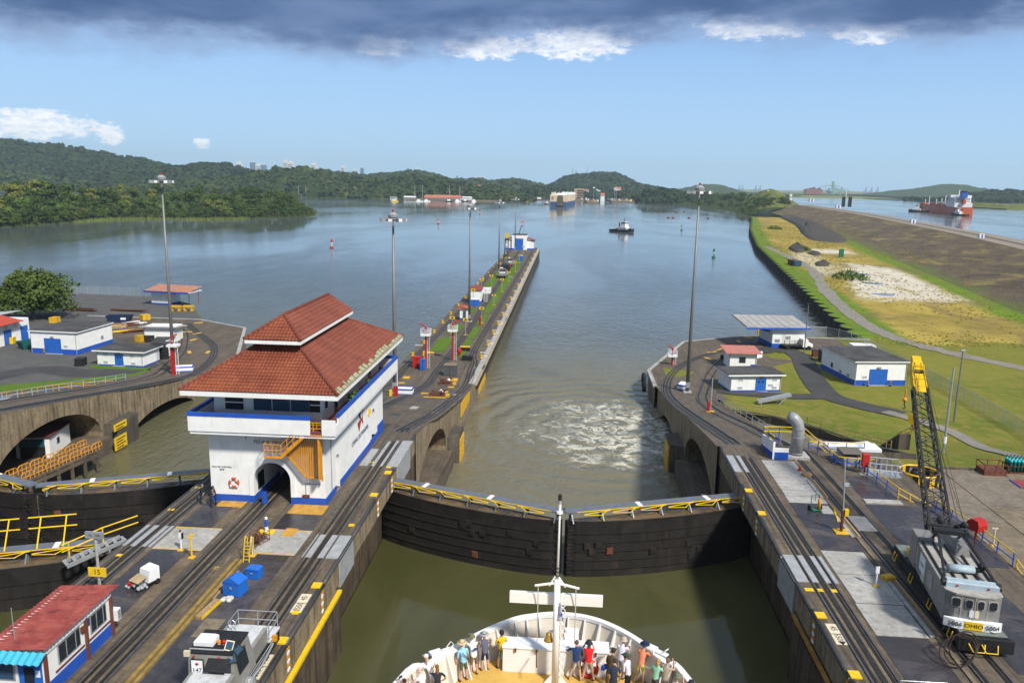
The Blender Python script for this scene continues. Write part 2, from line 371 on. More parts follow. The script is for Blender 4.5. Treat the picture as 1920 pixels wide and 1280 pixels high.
def watermat(name,deep,turb,far=False,foam=None,wind=0.):
 m, t, b = newmat(name); p = P3(t,False)
 b.inputs['IOR'].default_value = 1.33; b.inputs['Specular IOR Level'].default_value = .5
 big = NOISE(t,MAPV(t,p,(1,.35,1),rot=(0,0,.25)),.012,5,.6,.8)
 mid = NOISE(t,MAPV(t,p,(1,.5,1)),.08,5,.6,.4)
 w1 = NOISE(t,MAPV(t,p,(1,.55,1),rot=(0,0,.3)),.55,4,.6,.5)
 w2 = NOISE(t,MAPV(t,p,(1,.6,1),rot=(0,0,-.4)),2.2,3,.6)
 cc = MIX(t,RANGE(t,mid,.35,.65),deep,turb)
 if far:
  sp = N(t,'ShaderNodeSeparateXYZ'); t.links.new(p,sp.inputs[0])
  near = RANGE(t,sp.outputs[1],330.,120.)
  cc = MIX(t,near,cc,(.105,.100,.055))
  mud = RANGE(t,NOISE(t,MAPV(t,p,(.5,1.6,1)),.016,5,.6,1.2),.58,.76)
  cc = MIX(t,MATH(t,'MULTIPLY',mud,.35),cc,(.15,.135,.085))
 h = MATH(t,'ADD',MATH(t,'MULTIPLY',w1,1.),MATH(t,'MULTIPLY',w2,.35))
 rough = RANGE(t,big,.35,.65,.05,.13 if far else .09)
 strength = RANGE(t,big,.36,.66,.30,.85)
 if far: strength = MATH(t,'MULTIPLY',strength,RANGE(t,N_dist(t),90.,600.,1.,.15))
 if far:
  h = MATH(t,'ADD',h,MATH(t,'MULTIPLY',NOISE(t,MAPV(t,p,(1,.4,1)),.16,4,.6,.6),1.2))
 if foam:
  cx, cyy, rr = foam
  vs = N(t,'ShaderNodeVectorMath',operation='DISTANCE'); t.links.new(MAPV(t,p,(1,1,0)),vs.inputs[0]); vs.inputs[1].default_value = (cx,cyy,0)
  dist = vs.outputs['Value']
  warp = MATH(t,'MULTIPLY',MATH(t,'SUBTRACT',NOISE(t,p,.12,4,.6),.5),12.)
  d2 = N(t,'ShaderNodeVectorMath',operation='DISTANCE'); t.links.new(MAPV(t,p,(1,1,0)),d2.inputs[0]); d2.inputs[1].default_value = (cx+4.5,cyy-2,0)
  msk = RANGE(t,MATH(t,'ADD',d2.outputs['Value'],warp),rr*1.1,rr*.12)
  fil = NOISE(t,MAPV(t,p,(1,.8,1)),.20,8,.66,2.2)
  ridge = MATH(t,'SUBTRACT',1.,MATH(t,'MULTIPLY',MATH(t,'ABSOLUTE',MATH(t,'SUBTRACT',fil,.5)),9.))
  ridge = MATH(t,'MAXIMUM',ridge,0.)
  blot = RANGE(t,NOISE(t,p,.22,7,.66,1.),.46,.66)
  fm = MATH(t,'MULTIPLY',MATH(t,'MULTIPLY',ridge,MATH(t,'ADD',.35,MATH(t,'MULTIPLY',blot,.75))),msk)
  fm2 = RANGE(t,fm,.08,.50)
  stir = RANGE(t,MATH(t,'ADD',dist,warp),rr*3.0,rr*.8)
  cc = MIX(t,stir,cc,(.155,.138,.085))
  cc = MIX(t,MATH(t,'MULTIPLY',fm2,.78),cc,(.66,.64,.55))
  ring = MATH(t,'SINE',MATH(t,'MULTIPLY',MATH(t,'ADD',dist,MATH(t,'MULTIPLY',warp,.5)),1.5))
  h = MATH(t,'ADD',h,MATH(t,'MULTIPLY',MATH(t,'MULTIPLY',ring,1.1),RANGE(t,dist,rr*1.7,rr*.7)))
  h = MATH(t,'ADD',h,MATH(t,'MULTIPLY',fil,MATH(t,'MULTIPLY',stir,2.5)))
  rough = MATH(t,'ADD',rough,MATH(t,'MULTIPLY',fm2,.5))
 setc(t,b.inputs['Base Color'],cc); setc(t,b.inputs['Roughness'],rough)
 bump(t,b,h,.38 if far else .06,strength); MATS[name] = m; return m
boil = gp(1190,800,LW)
M_lake = watermat('lake_water',(.066,.080,.086),(.088,.100,.102),True,(boil.x-4,boil.y,27.))
M_cham = watermat('chamber_water',(.050,.050,.018),(.070,.068,.028))
M_high = watermat('channel_water',(.05,.06,.06),(.06,.07,.07),True)
mb = MB(); mb.face([(-3500,79.4,LW),(600,79.4,LW),(600,2600,LW),(-3500,2600,LW)]); tag(mb.build('lake_water',M_lake),kind='structure')
mb = MB(); mb.face([(-17.6,8,-7.5),(18.2,8,-7.5),(18.2,76,-7.5),(-17.6,76,-7.5)]); tag(mb.build('chamber_water',M_cham),kind='structure')
mb = MB(); mb.face([(-68,8,-4.6),(-33,8,-4.6),(-33,57.2,-4.6),(-68,57.2,-4.6)]); tag(mb.build('chamber_water',M_cham),kind='structure')
mb = MB(); mb.face([(-68,57.3,-11),(-33,57.3,-11),(-33,77,-11),(-68,77,-11)]); tag(mb.build('chamber_water',M_cham),kind='structure')
mb = MB(); mb.face([(-11000,-300,-17),(11000,-300,-17),(11000,11000,-17),(-11000,11000,-17)])
tag(mb.build('ground',M_grass),kind='structure')
# --- right bank: lawn, work strip, dam
edge_r = [(196,72.),(223,75.6),(348,94.),(504,117.2),(700,155.),(922,204.4),(985,216.)]
toe = [(60,103.),(130,116.),(242,134.),(306,146.),(445,170.),(645,208.),(1027,265.),(1150,280.)]
crest = [(60,127.),(130,142.),(352,190.7),(459,214.1),(585,236.),(808,274.),(1117,308.)]
pond_r = [(84,33.5),(87.9,34.0),(88,39.3),(98,39.6),(101.9,40.6),(110.9,40.6),(117,38.1),(123,32.5),(125.9,25.5),(126,19.)]
def hland(x,y):
 z = -1.65+(LZ-.05+1.65)*sstep(84,116,y)
 if x > 62: z = z+(-8.1-z)*sstep(62,80,x)
 z += .12*mnoise.noise((x*.05,y*.05,0))
 return z
def leftx(y):
 if y < 126: return lerp_pts(pond_r,y)
 if y < 168: return 19.
 if y < 196: return 21.+(42-21)*sstep(164,190,y) if y < 190 else 42+(y-190)/6*30
 return lerp_pts(edge_r,y)
ys = [84,87.9,88,91,94,98.0,100,102,104,107,111,114,117,120,123,125.9,126,130,136,144,152,160,168,175,182,188,190,192,194,195.9]
mb = MB(); P = []
for y in ys:
 a, b = leftx(y), 106+ (y-84)*.17
 P.append([(a+(b-a)*i/40,y,hland(a+(b-a)*i/40,y)) for i in range(41)])
mb.grid(P); lawn = mb.build('lawn',M_grass,smooth=True); tag(lawn,kind='structure')
def stripmat():
 m, t, b = newmat('dry_field'); p = P3(t,False)
 sp = N(t,'ShaderNodeSeparateXYZ'); t.links.new(p,sp.inputs[0]); x, y = sp.outputs[0], sp.outputs[1]
 at = t.nodes.new('ShaderNodeAttribute'); at.attribute_name = 'across'; u = at.outputs['Fac']
 n1 = NOISE(t,p,.03,6,.62,.6); n2 = NOISE(t,p,.22,7,.7,.3); n3 = NOISE(t,MAPV(t,p,(1,.6,1)),1.6,5,.7)
 dry = MIX(t,RANGE(t,n2,.38,.66),(.30,.215,.05),(.20,.175,.04))
 dry = MIX(t,RANGE(t,n1,.42,.62),dry,(.38,.29,.065))
 dry = MIX(t,MATH(t,'MULTIPLY',RANGE(t,n3,.5,.75),.55),dry,(.10,.085,.05))
 green = MIX(t,RANGE(t,n2,.4,.7),(.10,.17,.016),(.16,.22,.022))
 uu = MATH(t,'ADD',u,MATH(t,'MULTIPLY',MATH(t,'SUBTRACT',n1,.5),.22))
 near = RANGE(t,y,330.,200.)
 cc = MIX(t,RANGE(t,uu,MATH(t,'ADD',.20,MATH(t,'MULTIPLY',near,.08)),MATH(t,'ADD',.12,MATH(t,'MULTIPLY',near,.08))),dry,green)
 cc = MIX(t,RANGE(t,uu,.80,.92),cc,green)
 brown = RANGE(t,NOISE(t,MAPV(t,p,(1,.5,1)),.05,7,.7,.8),.5,.62); cc = MIX(t,MATH(t,'MULTIPLY',brown,.6),cc,(.15,.105,.055)); cc = MIX(t,MATH(t,'MULTIPLY',RANGE(t,y,200.,150.),.85),cc,(.20,.26,.024))
 yy = MATH(t,'ADD',y,MATH(t,'MULTIPLY',MATH(t,'SUBTRACT',n2,.5),60.))
 band = MATH(t,'MULTIPLY',RANGE(t,yy,262.,276.,smooth=True),RANGE(t,MATH(t,'ADD',yy,MATH(t,'MULTIPLY',u,60.)),440.,415.))
 us = RANGE(t,yy,270.,400.,.22,.50,smooth=False)
 band = MATH(t,'MULTIPLY',band,RANGE(t,MATH(t,'SUBTRACT',uu,us),-.01,.08))
 band = MATH(t,'MULTIPLY',band,RANGE(t,uu,.90,.78))
 b2 = MATH(t,'MULTIPLY',MATH(t,'MULTIPLY',RANGE(t,yy,446.,462.),RANGE(t,yy,492.,476.)),MATH(t,'MULTIPLY',RANGE(t,uu,.35,.45),RANGE(t,uu,.82,.7)))
 b3 = MATH(t,'MULTIPLY',MATH(t,'MULTIPLY',RANGE(t,yy,330.,350.),RANGE(t,yy,470.,440.)),MATH(t,'MULTIPLY',RANGE(t,uu,.18,.24),RANGE(t,uu,.5,.34)))
 sand = MATH(t,'MAXIMUM',MATH(t,'MAXIMUM',band,b2),MATH(t,'MULTIPLY',b3,.55))
 sand = MATH(t,'MULTIPLY',sand,RANGE(t,NOISE(t,MAPV(t,p,(1,.35,1)),.11,6,.7,.5),.28,.46))
 scol = MIX(t,RANGE(t,n2,.35,.7),(.62,.57,.48),(.44,.39,.31))
 cc = MIX(t,MATH(t,'MULTIPLY',sand,.95),cc,scol)
 setc(t,b.inputs['Base Color'],cc); b.inputs['Roughness'].default_value = .95; b.inputs['Specular IOR Level'].default_value = .1
 bump(t,b,n3,.25); return m
M_strip = stripmat()
CELL = 9.2
def arc_len_pts():
 pts = []; y = 190.
 while y < 985:
  pts.append((lerp_pts(edge_r,y),y)); y += CELL
 return pts
cells = arc_len_pts()
mb = MB(); P = []; U = []
for (x0,y0), (x1,y1) in zip(cells,cells[1:]):
 for k in range(6):
  t = k/6; bulge = math.sin(math.pi*t)**.7*2.6
  x = x0+(x1-x0)*t-bulge; y = y0+(y1-y0)*t
  tx = lerp_pts(toe,y); row = []
  for i in range(25):
   u = i/24; px = x+(tx-x)*u
   row.append((px,y,-8.1+.05*mnoise.noise((px*.03,y*.03,3))*(1 if i else 0)))
   U.append(u)
  P.append(row)
mb.grid(P); so_ = mb.build('field',M_strip,smooth=True); tag(so_,kind='structure')
a = so_.data.attributes.new('across','FLOAT','POINT'); a.data.foreach_set('value',U)
pw = thing('sheet_pile_wall','long dark wall of bulging sheet pile cells between the grass strip and the lake','sheet pile wall',(0,0,0))
for ci, ((x0,y0),(x1,y1)) in enumerate(zip(cells,cells[1:])):
 if ci % 1 == 0:
  pts = []
  for k in range(7):
   t = k/6; pts.append((x0+(x1-x0)*t-math.sin(math.pi*t)**.7*2.6-.02,y0+(y1-y0)*t))
  m = MB()
  for a_, b_ in zip(pts,pts[1:]):
   m.face([(a_[0],a_[1],-12.6),(b_[0],b_[1],-12.6),(b_[0],b_[1],-8.02),(a_[0],a_[1],-8.02)])
   m.face([(a_[0],a_[1],-8.02),(b_[0],b_[1],-8.02),(b_[0]+.35,b_[1],-8.02),(a_[0]+.35,a_[1],-8.02)])
  m.build('sheet_pile_cell',paint('sheet_pile_steel',(.035,.028,.024),.8,.3,.5,.8),pw)
def dammat():
 m, t, b = newmat('dam_rockfill'); p = P3(t,False)
 n1 = NOISE(t,MAPV(t,p,(1,.25,.5),rot=(0,0,-.9)),.16,6,.65,.4); n2 = NOISE(t,p,1.3,6,.75); n4 = NOISE(t,p,.02,4,.6)
 cc = MIX(t,RANGE(t,n2,.3,.72),(.060,.044,.032),(.21,.155,.10)); cc = MIX(t,MATH(t,'MULTIPLY',RANGE(t,NOISE(t,MAPV(t,p,(1,.18,.4),rot=(0,0,-1.1)),.22,6,.7,.6),.45,.7),.7),cc,(.035,.027,.022))
 veg = MATH(t,'MULTIPLY',RANGE(t,n1,.48,.66),RANGE(t,n4,.32,.58))
 cc = MIX(t,MATH(t,'MULTIPLY',veg,.8),cc,(.30,.235,.075))
 sp = N(t,'ShaderNodeSeparateXYZ'); t.links.new(p,sp.inputs[0])
 low = RANGE(t,MATH(t,'ADD',sp.outputs[2],MATH(t,'MULTIPLY',MATH(t,'SUBTRACT',n1,.5),7.)),-6.2,-8.2)
 cc = MIX(t,MATH(t,'MULTIPLY',low,.8),cc,(.13,.17,.03))
 setc(t,b.inputs['Base Color'],cc); b.inputs['Roughness'].default_value = .95; bump(t,b,n2,.6); return m
M_dam = dammat()
mb = MB(); P = []
yv = [60+12*i for i in range(92)]
for y in yv:
 a_, c_ = lerp_pts(toe,y), lerp_pts(crest,y); row = []
 for i in range(15):
  u = i/14; x = a_+(c_-a_)*u
  row.append((x,y,-8.1+11.6*u+.35*mnoise.noise((x*.2,y*.12,5))*(0 if i in (0,14) else 1)))
 P.append(row)
mb.grid(P); tag(mb.build('dam_slope',M_dam,smooth=True),kind='structure')
M_gravelroad = concrete('gravel_road',(.30,.25,.19),(.23,.19,.145),(.12,.10,.08),.2)
mb = MB(); P = []
for y in yv:
 c_ = lerp_pts(crest,y); P.append([(c_,y,3.5),(c_+7,y,3.55),(c_+9,y,3.45),(c_+14,y,3.5),(c_+21,y,3.45)])
mb.grid(P); tag(mb.build('dam_road',M_gravelroad),kind='structure')
mb = MB(); mb.grid([[(lerp_pts(crest,y)+8.3+.2*math.sin(y*.1),y,3.56),(lerp_pts(crest,y)+11.5+.25*math.sin(y*.07),y,3.56)] for y in yv])
tag(mb.build('wheel_track',M_asphyard),kind='structure')
mb = MB(); mb.grid([[(lerp_pts(crest,y)+21,y,3.45),(lerp_pts(crest,y)+34,y,-4)] for y in yv]); tag(mb.build('dam_slope',M_dam),kind='structure')
yv2 = [60,200]+yv[20:]+[1400,2300]
mb = MB(); mb.grid([[(lerp_pts(crest,min(y,1150))+28+(max(0,y-1150)*.12),y,-1.5),(1800,y,-1.5)] for y in yv2]); tag(mb.build('channel_water',M_high),kind='structure')
pathpts = [gp(*p,-8.0) for p in [(1438,462),(1475,480),(1520,503),(1545,540),(1580,575),(1620,605),(1665,628),(1720,645),(1800,665),(1930,692)]]
def smooth_path(pts,n=6):
 out = []
 pts = [Vector(p) for p in pts]; P_ = [pts[0]*2-pts[1]]+pts+[pts[-1]*2-pts[-2]]
 for i in range(1,len(P_)-2):
  for k in range(n):
   t = k/n; a, b, c, d_ = P_[i-1:i+3]
   out.append(.5*((2*b)+(c-a)*t+(2*a-5*b+4*c-d_)*t*t+(3*b-a-3*c+d_)*t**3))
 out.append(pts[-1]); return out
def ribbon(name,pts,w,z,mat,n=6,jit=.0):
 pts = smooth_path(pts,n); P = []
 for i, p in enumerate(pts):
  a, b = pts[max(0,i-1)], pts[min(len(pts)-1,i+1)]; d_ = (b-a).normalized(); r = Vector((d_.y,-d_.x,0))
  ww = w*(1+jit*mnoise.noise((i*.6,0,2)))
  zz = (lambda q: z(q.x,q.y)) if callable(z) else (lambda q: z)
  P.append([tuple(Vector((q.x,q.y,zz(q)))) for q in (p-r*ww/2,p-r*ww*.17,p+r*ww*.17,p+r*ww/2)])
 return tag(MB().grid(P).build(name,mat),kind='structure')
M_path = concrete('grey_track',(.27,.245,.205),(.20,.185,.16),(.12,.105,.085),.35)
ribbon('path',pathpts,4.4,-8.03,M_path,jit=.6)
M_puddle = watermat('puddle_water',(.12,.11,.09),(.16,.15,.12))
for k, (px,py,a_,b_) in enumerate([(1658,552,3.6,2.6),(1636,531,3.6,2.6),(1610,513.5,4.5,2.6),(1630,525,1.6,1.2)]):
 c = gp(px,py,-8.03); mb = MB()
 mb.face([(c.x+a_*math.cos(t)*(1+.25*math.sin(3*t+k)),c.y+b_*1.5*math.sin(t)*(1+.2*math.cos(2*t+k)),-8.03) for t in [i*2*math.pi/20 for i in range(20)]])
 tag(mb.build('puddle',M_puddle),kind='structure')
M_heap = concrete('dark_gravel',(.075,.062,.05),(.05,.043,.036),(.025,.022,.018),.2)
def mound(name,label,cat,foot_px,h,mat,z=-8.1,seed=0,nz=.35):
 pts = [gp(*p,z) for p in foot_px]; n = len(pts); c = sum(pts,Vector())/n; P = []
 ring = smooth_path(pts+[pts[0]],4)[:-1]
 for j in range(7):
  u = j/6; P.append([tuple(c+(q-c)*(1-u*u*.98)+Vector((0,0,h*min(1,u*1.25)*(1+nz*2*mnoise.noise((q.x*.35+j*1.7,q.y*.08,seed)))-.1))) for q in ring+[ring[0]]])
 return tag(MB().grid(P).build(name,mat,smooth=True),label,cat)
m = MB(); rr = random.Random(41)
for k in range(4800):
 y = 190+rr.random()**1.6*560; a_, c_ = lerp_pts(edge_r,y), lerp_pts(toe,y); u = rr.random(); x = a_+2+(c_-a_+14)*u
 if mnoise.noise((x*.03,y*.015,7)) < -.12 and rr.random() < .9: continue
 z = -8.1 if x < c_ else -8.1+11.6*(x-c_)/(lerp_pts(crest,y)-c_); h = rr.uniform(.06,.19)*(1+y/500); w_ = h*rr.uniform(1.,2.4); a = rr.uniform(0,3.14); dx, dy = w_*math.cos(a), w_*math.sin(a)
 m.face([(x-dx,y-dy,z-.05),(x+dx,y+dy,z-.05),(x+dx*.6,y+dy*.6+.2,z+h),(x-dx*.6,y-dy*.6+.2,z+h*.8)]); m.face([(x+dy,y-dx,z-.05),(x-dy,y+dx,z-.05),(x-dy*.5,y+dx*.5,z+h*.9),(x+dy*.5,y-dx*.5,z+h)])
M_tuft = grassmat('tuft_grass',(.24,.22,.04),(.34,.27,.06),(.17,.19,.03)); tag(m.build('field_tufts',M_tuft),kind='stuff')
def bush(label,px,r,z=-8.1):
 rr = random.Random(int(px[0])); t = thing('bush',label,'bush',gp(*px,z)); m = MB()
 for q in range(5): c = Vector((rr.uniform(-r,r),rr.uniform(-r,r)*.7,r*.25))
 for q in range(260): a = rr.uniform(0,6.28); d_ = r*rr.random()**.5*1.5; c = Vector((d_*math.cos(a),d_*math.sin(a)*1.4,r*.75*(1-(d_/(r*1.6))**2)*rr.random())); u = Vector((rr.gauss(0,1),rr.gauss(0,1),.3)).normalized(); v = Vector((rr.gauss(0,.5),rr.gauss(0,.5),1)).normalized(); s = r*.16; m.face([c-u*s*.5,c+u*s*.5,c+v*s*2.2])
 m.build('foliage',grassmat('bush_leaf',(.06,.12,.015),(.09,.15,.02),(.05,.09,.015)),t)
bush('round bright green bush beside the puddles on the pale sand',(1594,523),4.4); bush('small green bush at the near end of the rubble heaps',(1505,470),3.2); bush('low shrub on the yellow strip nearest the grassy hill',(1452,430),4.)
mound('gravel_heap','wide dark gravel heap nearest the dam foot, further from the water','gravel heap',[(1462,408),(1475,402),(1530,408),(1555,428),(1590,452),(1530,452),(1505,440),(1490,422)],3.2,M_heap,seed=1)
mound('gravel_heap','small earth heap with weeds beside the start of the grey track','earth heap',[(1478,466),(1490,458),(1505,462),(1513,470),(1495,474)],2.4,M_heap,seed=2)
mound('rubble_heap','low black rubble heap on the dry field past the rusty bins','rubble heap',[(1528,494),(1545,490),(1556,494),(1550,499),(1532,499)],1.6,M_heap,seed=3)
mound('rubble_heap','low pile of dark rubble beside the pale sand track','rubble heap',[(1512,475),(1525,472),(1540,476),(1530,480)],1.3,M_heap,seed=4)
# ------------------------------------------------------------------ lock walls
def gpz(px,py):
 z = LZ
 for _ in range(60):
  p = gp(px,py,z); z = .5*z+.5*zg(p.y)
 return Vector((p.x,p.y,zg(p.y)))
def strip_top(mb,xa,xb,y0,y1,dz=0.,step=2.):
 n = max(1,int((y1-y0)/step)); P = []
 for i in range(n+1):
  y = y0+(y1-y0)*i/n; z = zg(y)+dz
  a = xa(y) if callable(xa) else xa; b = xb(y) if callable(xb) else xb
  P.append([(a,y,z),(b,y,z)])
 mb.grid(P)
def slab(name,xa,xb,y0,y1,mat,th=.03,parent=None):
 m = MB()
 if y1 <= 84 or (y0 >= 136):
  z = zg(y0); m.box(xa,xb,y0,y1,z-.02,z+th)
 else: strip_top(m,xa,xb,y0,y1,th)
 return m.build(name,mat,parent)
def rails(parent,path,gauge=1.55,rack=True,dz=0.,rack_w=.34):
 def z_of(p): return Vector((p[0],p[1],(zg(p[1]) if len(p) < 3 else p[2])+dz))
 for side in (-1,1):
  m = MB(); m.sweep([z_of(p) for p in path],[(side*gauge/2-.05,-.02),(side*gauge/2-.05,.10),(side*gauge/2+.05,.10),(side*gauge/2+.05,-.02)])
  m.build('rail',M_rail,parent)
  m = MB(); m.sweep([z_of(p) for p in path],[(side*gauge/2-.26*side-.10,.0),(side*gauge/2-.26*side-.10,.028),(side*gauge/2-.26*side+.10,.028),(side*gauge/2-.26*side+.10,.0)])
  m.build('rail_groove',M_black,parent)
 if rack:
  m = MB(); m.sweep([z_of(p) for p in path],[(-rack_w/2,-.02),(-rack_w/2,.05),(rack_w/2,.05),(rack_w/2,-.02)]); m.build('rack_rail',M_rack,parent)
def arch_face(mb,xf,inward,depth,y0,y1,arches,top=zg,base=-14.):
 """inward = -1/+1: direction (in x) from the face into the wall"""
 ys_ = sorted(set([round(y0+i*.75,3) for i in range(int((y1-y0)/.75)+1)]+[y1]+[a[0]-a[1] for a in arches]+[a[0]+a[1] for a in arches]+[a[0]-a[1]+.001 for a in arches]+[a[0]+a[1]-.001 for a in arches]))
 def lowz(y):
  for (c,h,sp,rise) in arches:
   if abs(y-c) < h: return sp+rise*math.sqrt(max(0,1-((y-c)/h)**2)), True
  return base, False
 xb = xf+inward*depth
 for a, b in zip(ys_,ys_[1:]):
  if b-a < 1e-6: continue
  mid, ina = lowz((a+b)/2)
  if ina:
   za, zb = [lowz(min(max(t,(a+b)/2-(b-a)*.4999),(a+b)/2+(b-a)*.4999))[0] for t in (a,b)]
  else: za = zb = base
  mb.face([(xf,a,za),(xf,b,zb),(xf,b,top(b)-.02),(xf,a,top(a)-.02)])
  if ina: mb.face([(xf,a,za),(xb,a,za),(xb,b,zb),(xf,b,zb)]); mb.face([(xb,a,base),(xb,b,base),(xb,b,zb),(xb,a,za)])
 for (c,h,sp,rise) in arches:
  for e in (c-h,c+h): mb.face([(xf,e,base),(xb,e,base),(xb,e,sp),(xf,e,sp)])
ARCH1 = (94.5,11.,-8.6,4.9); ARCH2 = (123.,11.5,-13.,3.7)
# ---- centre wall
CWL, CWR = -33.2, -16.4
cw = thing('lock_wall','concrete centre wall between the two lock chambers, carrying the white control house','lock wall',(0,0,0))
m = MB()
m.box(CWL,CWR,8,84,-2.0,0.); m.box(CWL+.8,CWR-.8,8,84,-3.0,-2.0); m.box(CWL,CWR+.2,8,53.8,-14,-3.0); m.box(CWL+1.4,CWR-1.4,53.8,76,-14,-2.9); m.box(CWL,CWR,76,84,-14,-2.0)
m.build('wall_body',M_cwet,cw)
m = MB(); strip_top(m,CWL+.02,CWR-.02,8,84,.004); m.build('wall_top',M_cdark,cw)
def fascia(parent,x,sgn,y0,y1,zlo=-2.0,step=2.15,mat=None):
 m0 = MB(); m0.box(-.05,.06,.04,step-.04,zlo,-.30); me = m0.mesh('fascia_panel',mat or M_cwall)
 y = y0; k = 0
 while y < y1-.5:
  o = bpy.data.objects.new('fascia_panel',me); COL.objects.link(o); o.parent = parent; o.location = (x+sgn*(.03+.015*(k % 3)),y,0); y += step; k += 1
def coping(parent,x,y0,y1):
 m = MB(); y = y0
 while y < y1:
  e = min(y+7.6,y1); m.tube((x,y,-.13),(x,e-.25,-.13),.19,n=10); y += 7.6
 m.build('coping_edge',paint('coping_steel',(.05,.047,.047),.5,.2,.3),parent,smooth=True)
fascia(cw,CWR,1,20,84); coping(cw,CWR+.02,20,84); coping(cw,CWL-.02,20,84); fascia(cw,CWL,-1,40,84)
m = MB(); strip_top(m,-32.4,-16.2,84,136,.0); strip_top(m,lambda y: -32.1,lambda y: -15.95,136,436)
m.face([(-32.1,436,LZ),(-15.95,436,LZ),(-17.5,440,LZ),(-30.5,440,LZ)]); m.build('wall_top',M_cdark,cw)
m = MB(); arch_face(m,-16.2,-1,4.0,84,140,[ARCH1]); arch_face(m,-32.4,1,4.0,84,140,[ARCH1]); m.build('arcade_wall',M_cwall,cw)
m = MB(); m.face([(-16.3,84,-14),(-32.3,84,-14),(-32.3,84,0),(-16.3,84,0)]); m.box(-20.2,-15.2,83.5,105.5,-14,-9.2); m.box(-33.4,-28.4,83.5,105.5,-14,-9.2); m.build('arch_floor',M_cdark,cw)
M_fender = concrete('fender_timber',(.10,.082,.06),(.06,.05,.04),(.015,.014,.012),.6)
m = MB(); m.box(-32.1,-16.2,140,436,-14,LZ-.01); m.prism([(-32.1,436),(-15.95,436),(-17.5,440),(-30.5,440)],-14,LZ-.01); m.build('wall_body',M_fender,cw)
m = MB()
for k in range(74):
 y = 140+k*4; m.box(-16.2,-15.72,y+.1,y+3.9,-9.4,-8.6)
 m.box(-16.2,-15.6,y+.3,y+3.7,-8.55,-8.3)
m.build('fender_strip',M_rubber,cw)
tag(cw.children[-1] if False else bpy.data.objects['fender_strip'],kind='stuff')
m = MB(); m.box(-16.9,-15.9,136.5,436,LZ,LZ+.10); m.build('coping_edge',M_clight,cw)
m = MB(); m.box(-16.2,-15.65,138,436,-8.25,-7.95); m.build('fender_rail',paint('pale_timber',(.36,.30,.2),.8,.2,.4),cw)
for k, (ya,yb,za,zb,mt) in enumerate([(120.5,130.5,-8.9,-6.9,M_yel),(120.5,131,-12.3,-9.9,M_ctan),(145,149.6,-11.6,-8.2,M_yel),(150.6,156.4,-11.6,-8.2,M_yel),(132,136.5,-12,-8.0,M_ctan),(137.2,143.8,-11.6,-8.2,M_ctan)]):
 n = 6; m0 = MB(); dy = (yb-ya)/n; m0.box(-.0,.16,.03,dy-.03,za,zb); me = m0.mesh('fender_board',mt)
 for i in range(n):
  o = bpy.data.objects.new('fender_board',me); COL.objects.link(o); o.parent = cw; o.location = (-16.2+.02*(i % 2),ya+i*dy,0)
m = MB(); m.prism([(-16.2,106.5),(-14.6,107.2),(-14.6,112),(-16.2,113)],-14,-7.7); m.build('fender_pier',M_stone,cw)
for za, zb in ((-9.9,-8.4),(-11.6,-10.1),(-13.3,-11.8)): MB().box(-14.6,-14.45,107.6,111.6,za,zb).build('fender_board',M_yel,cw)
# ---- yellow timber fender lines low on the chamber walls
for x, s in ((-16.1,1),(16.7,-1)):
 m = MB(); m.box(x-.14,x+.17,8,53.4,-2.36,-2.14) if s > 0 else m.box(x-.10,x+.16,8,53.4,-2.32,-2.16)
 m.build('fender_timber',M_ylw if s > 0 else M_yel,cw) if s > 0 else None
 if s < 0: FEND_R = m
m = MB(); m.box(-16.9,-16.28,8,53.4,-2.42,-2.2); m.build('fender_ledge',M_ctan,cw)
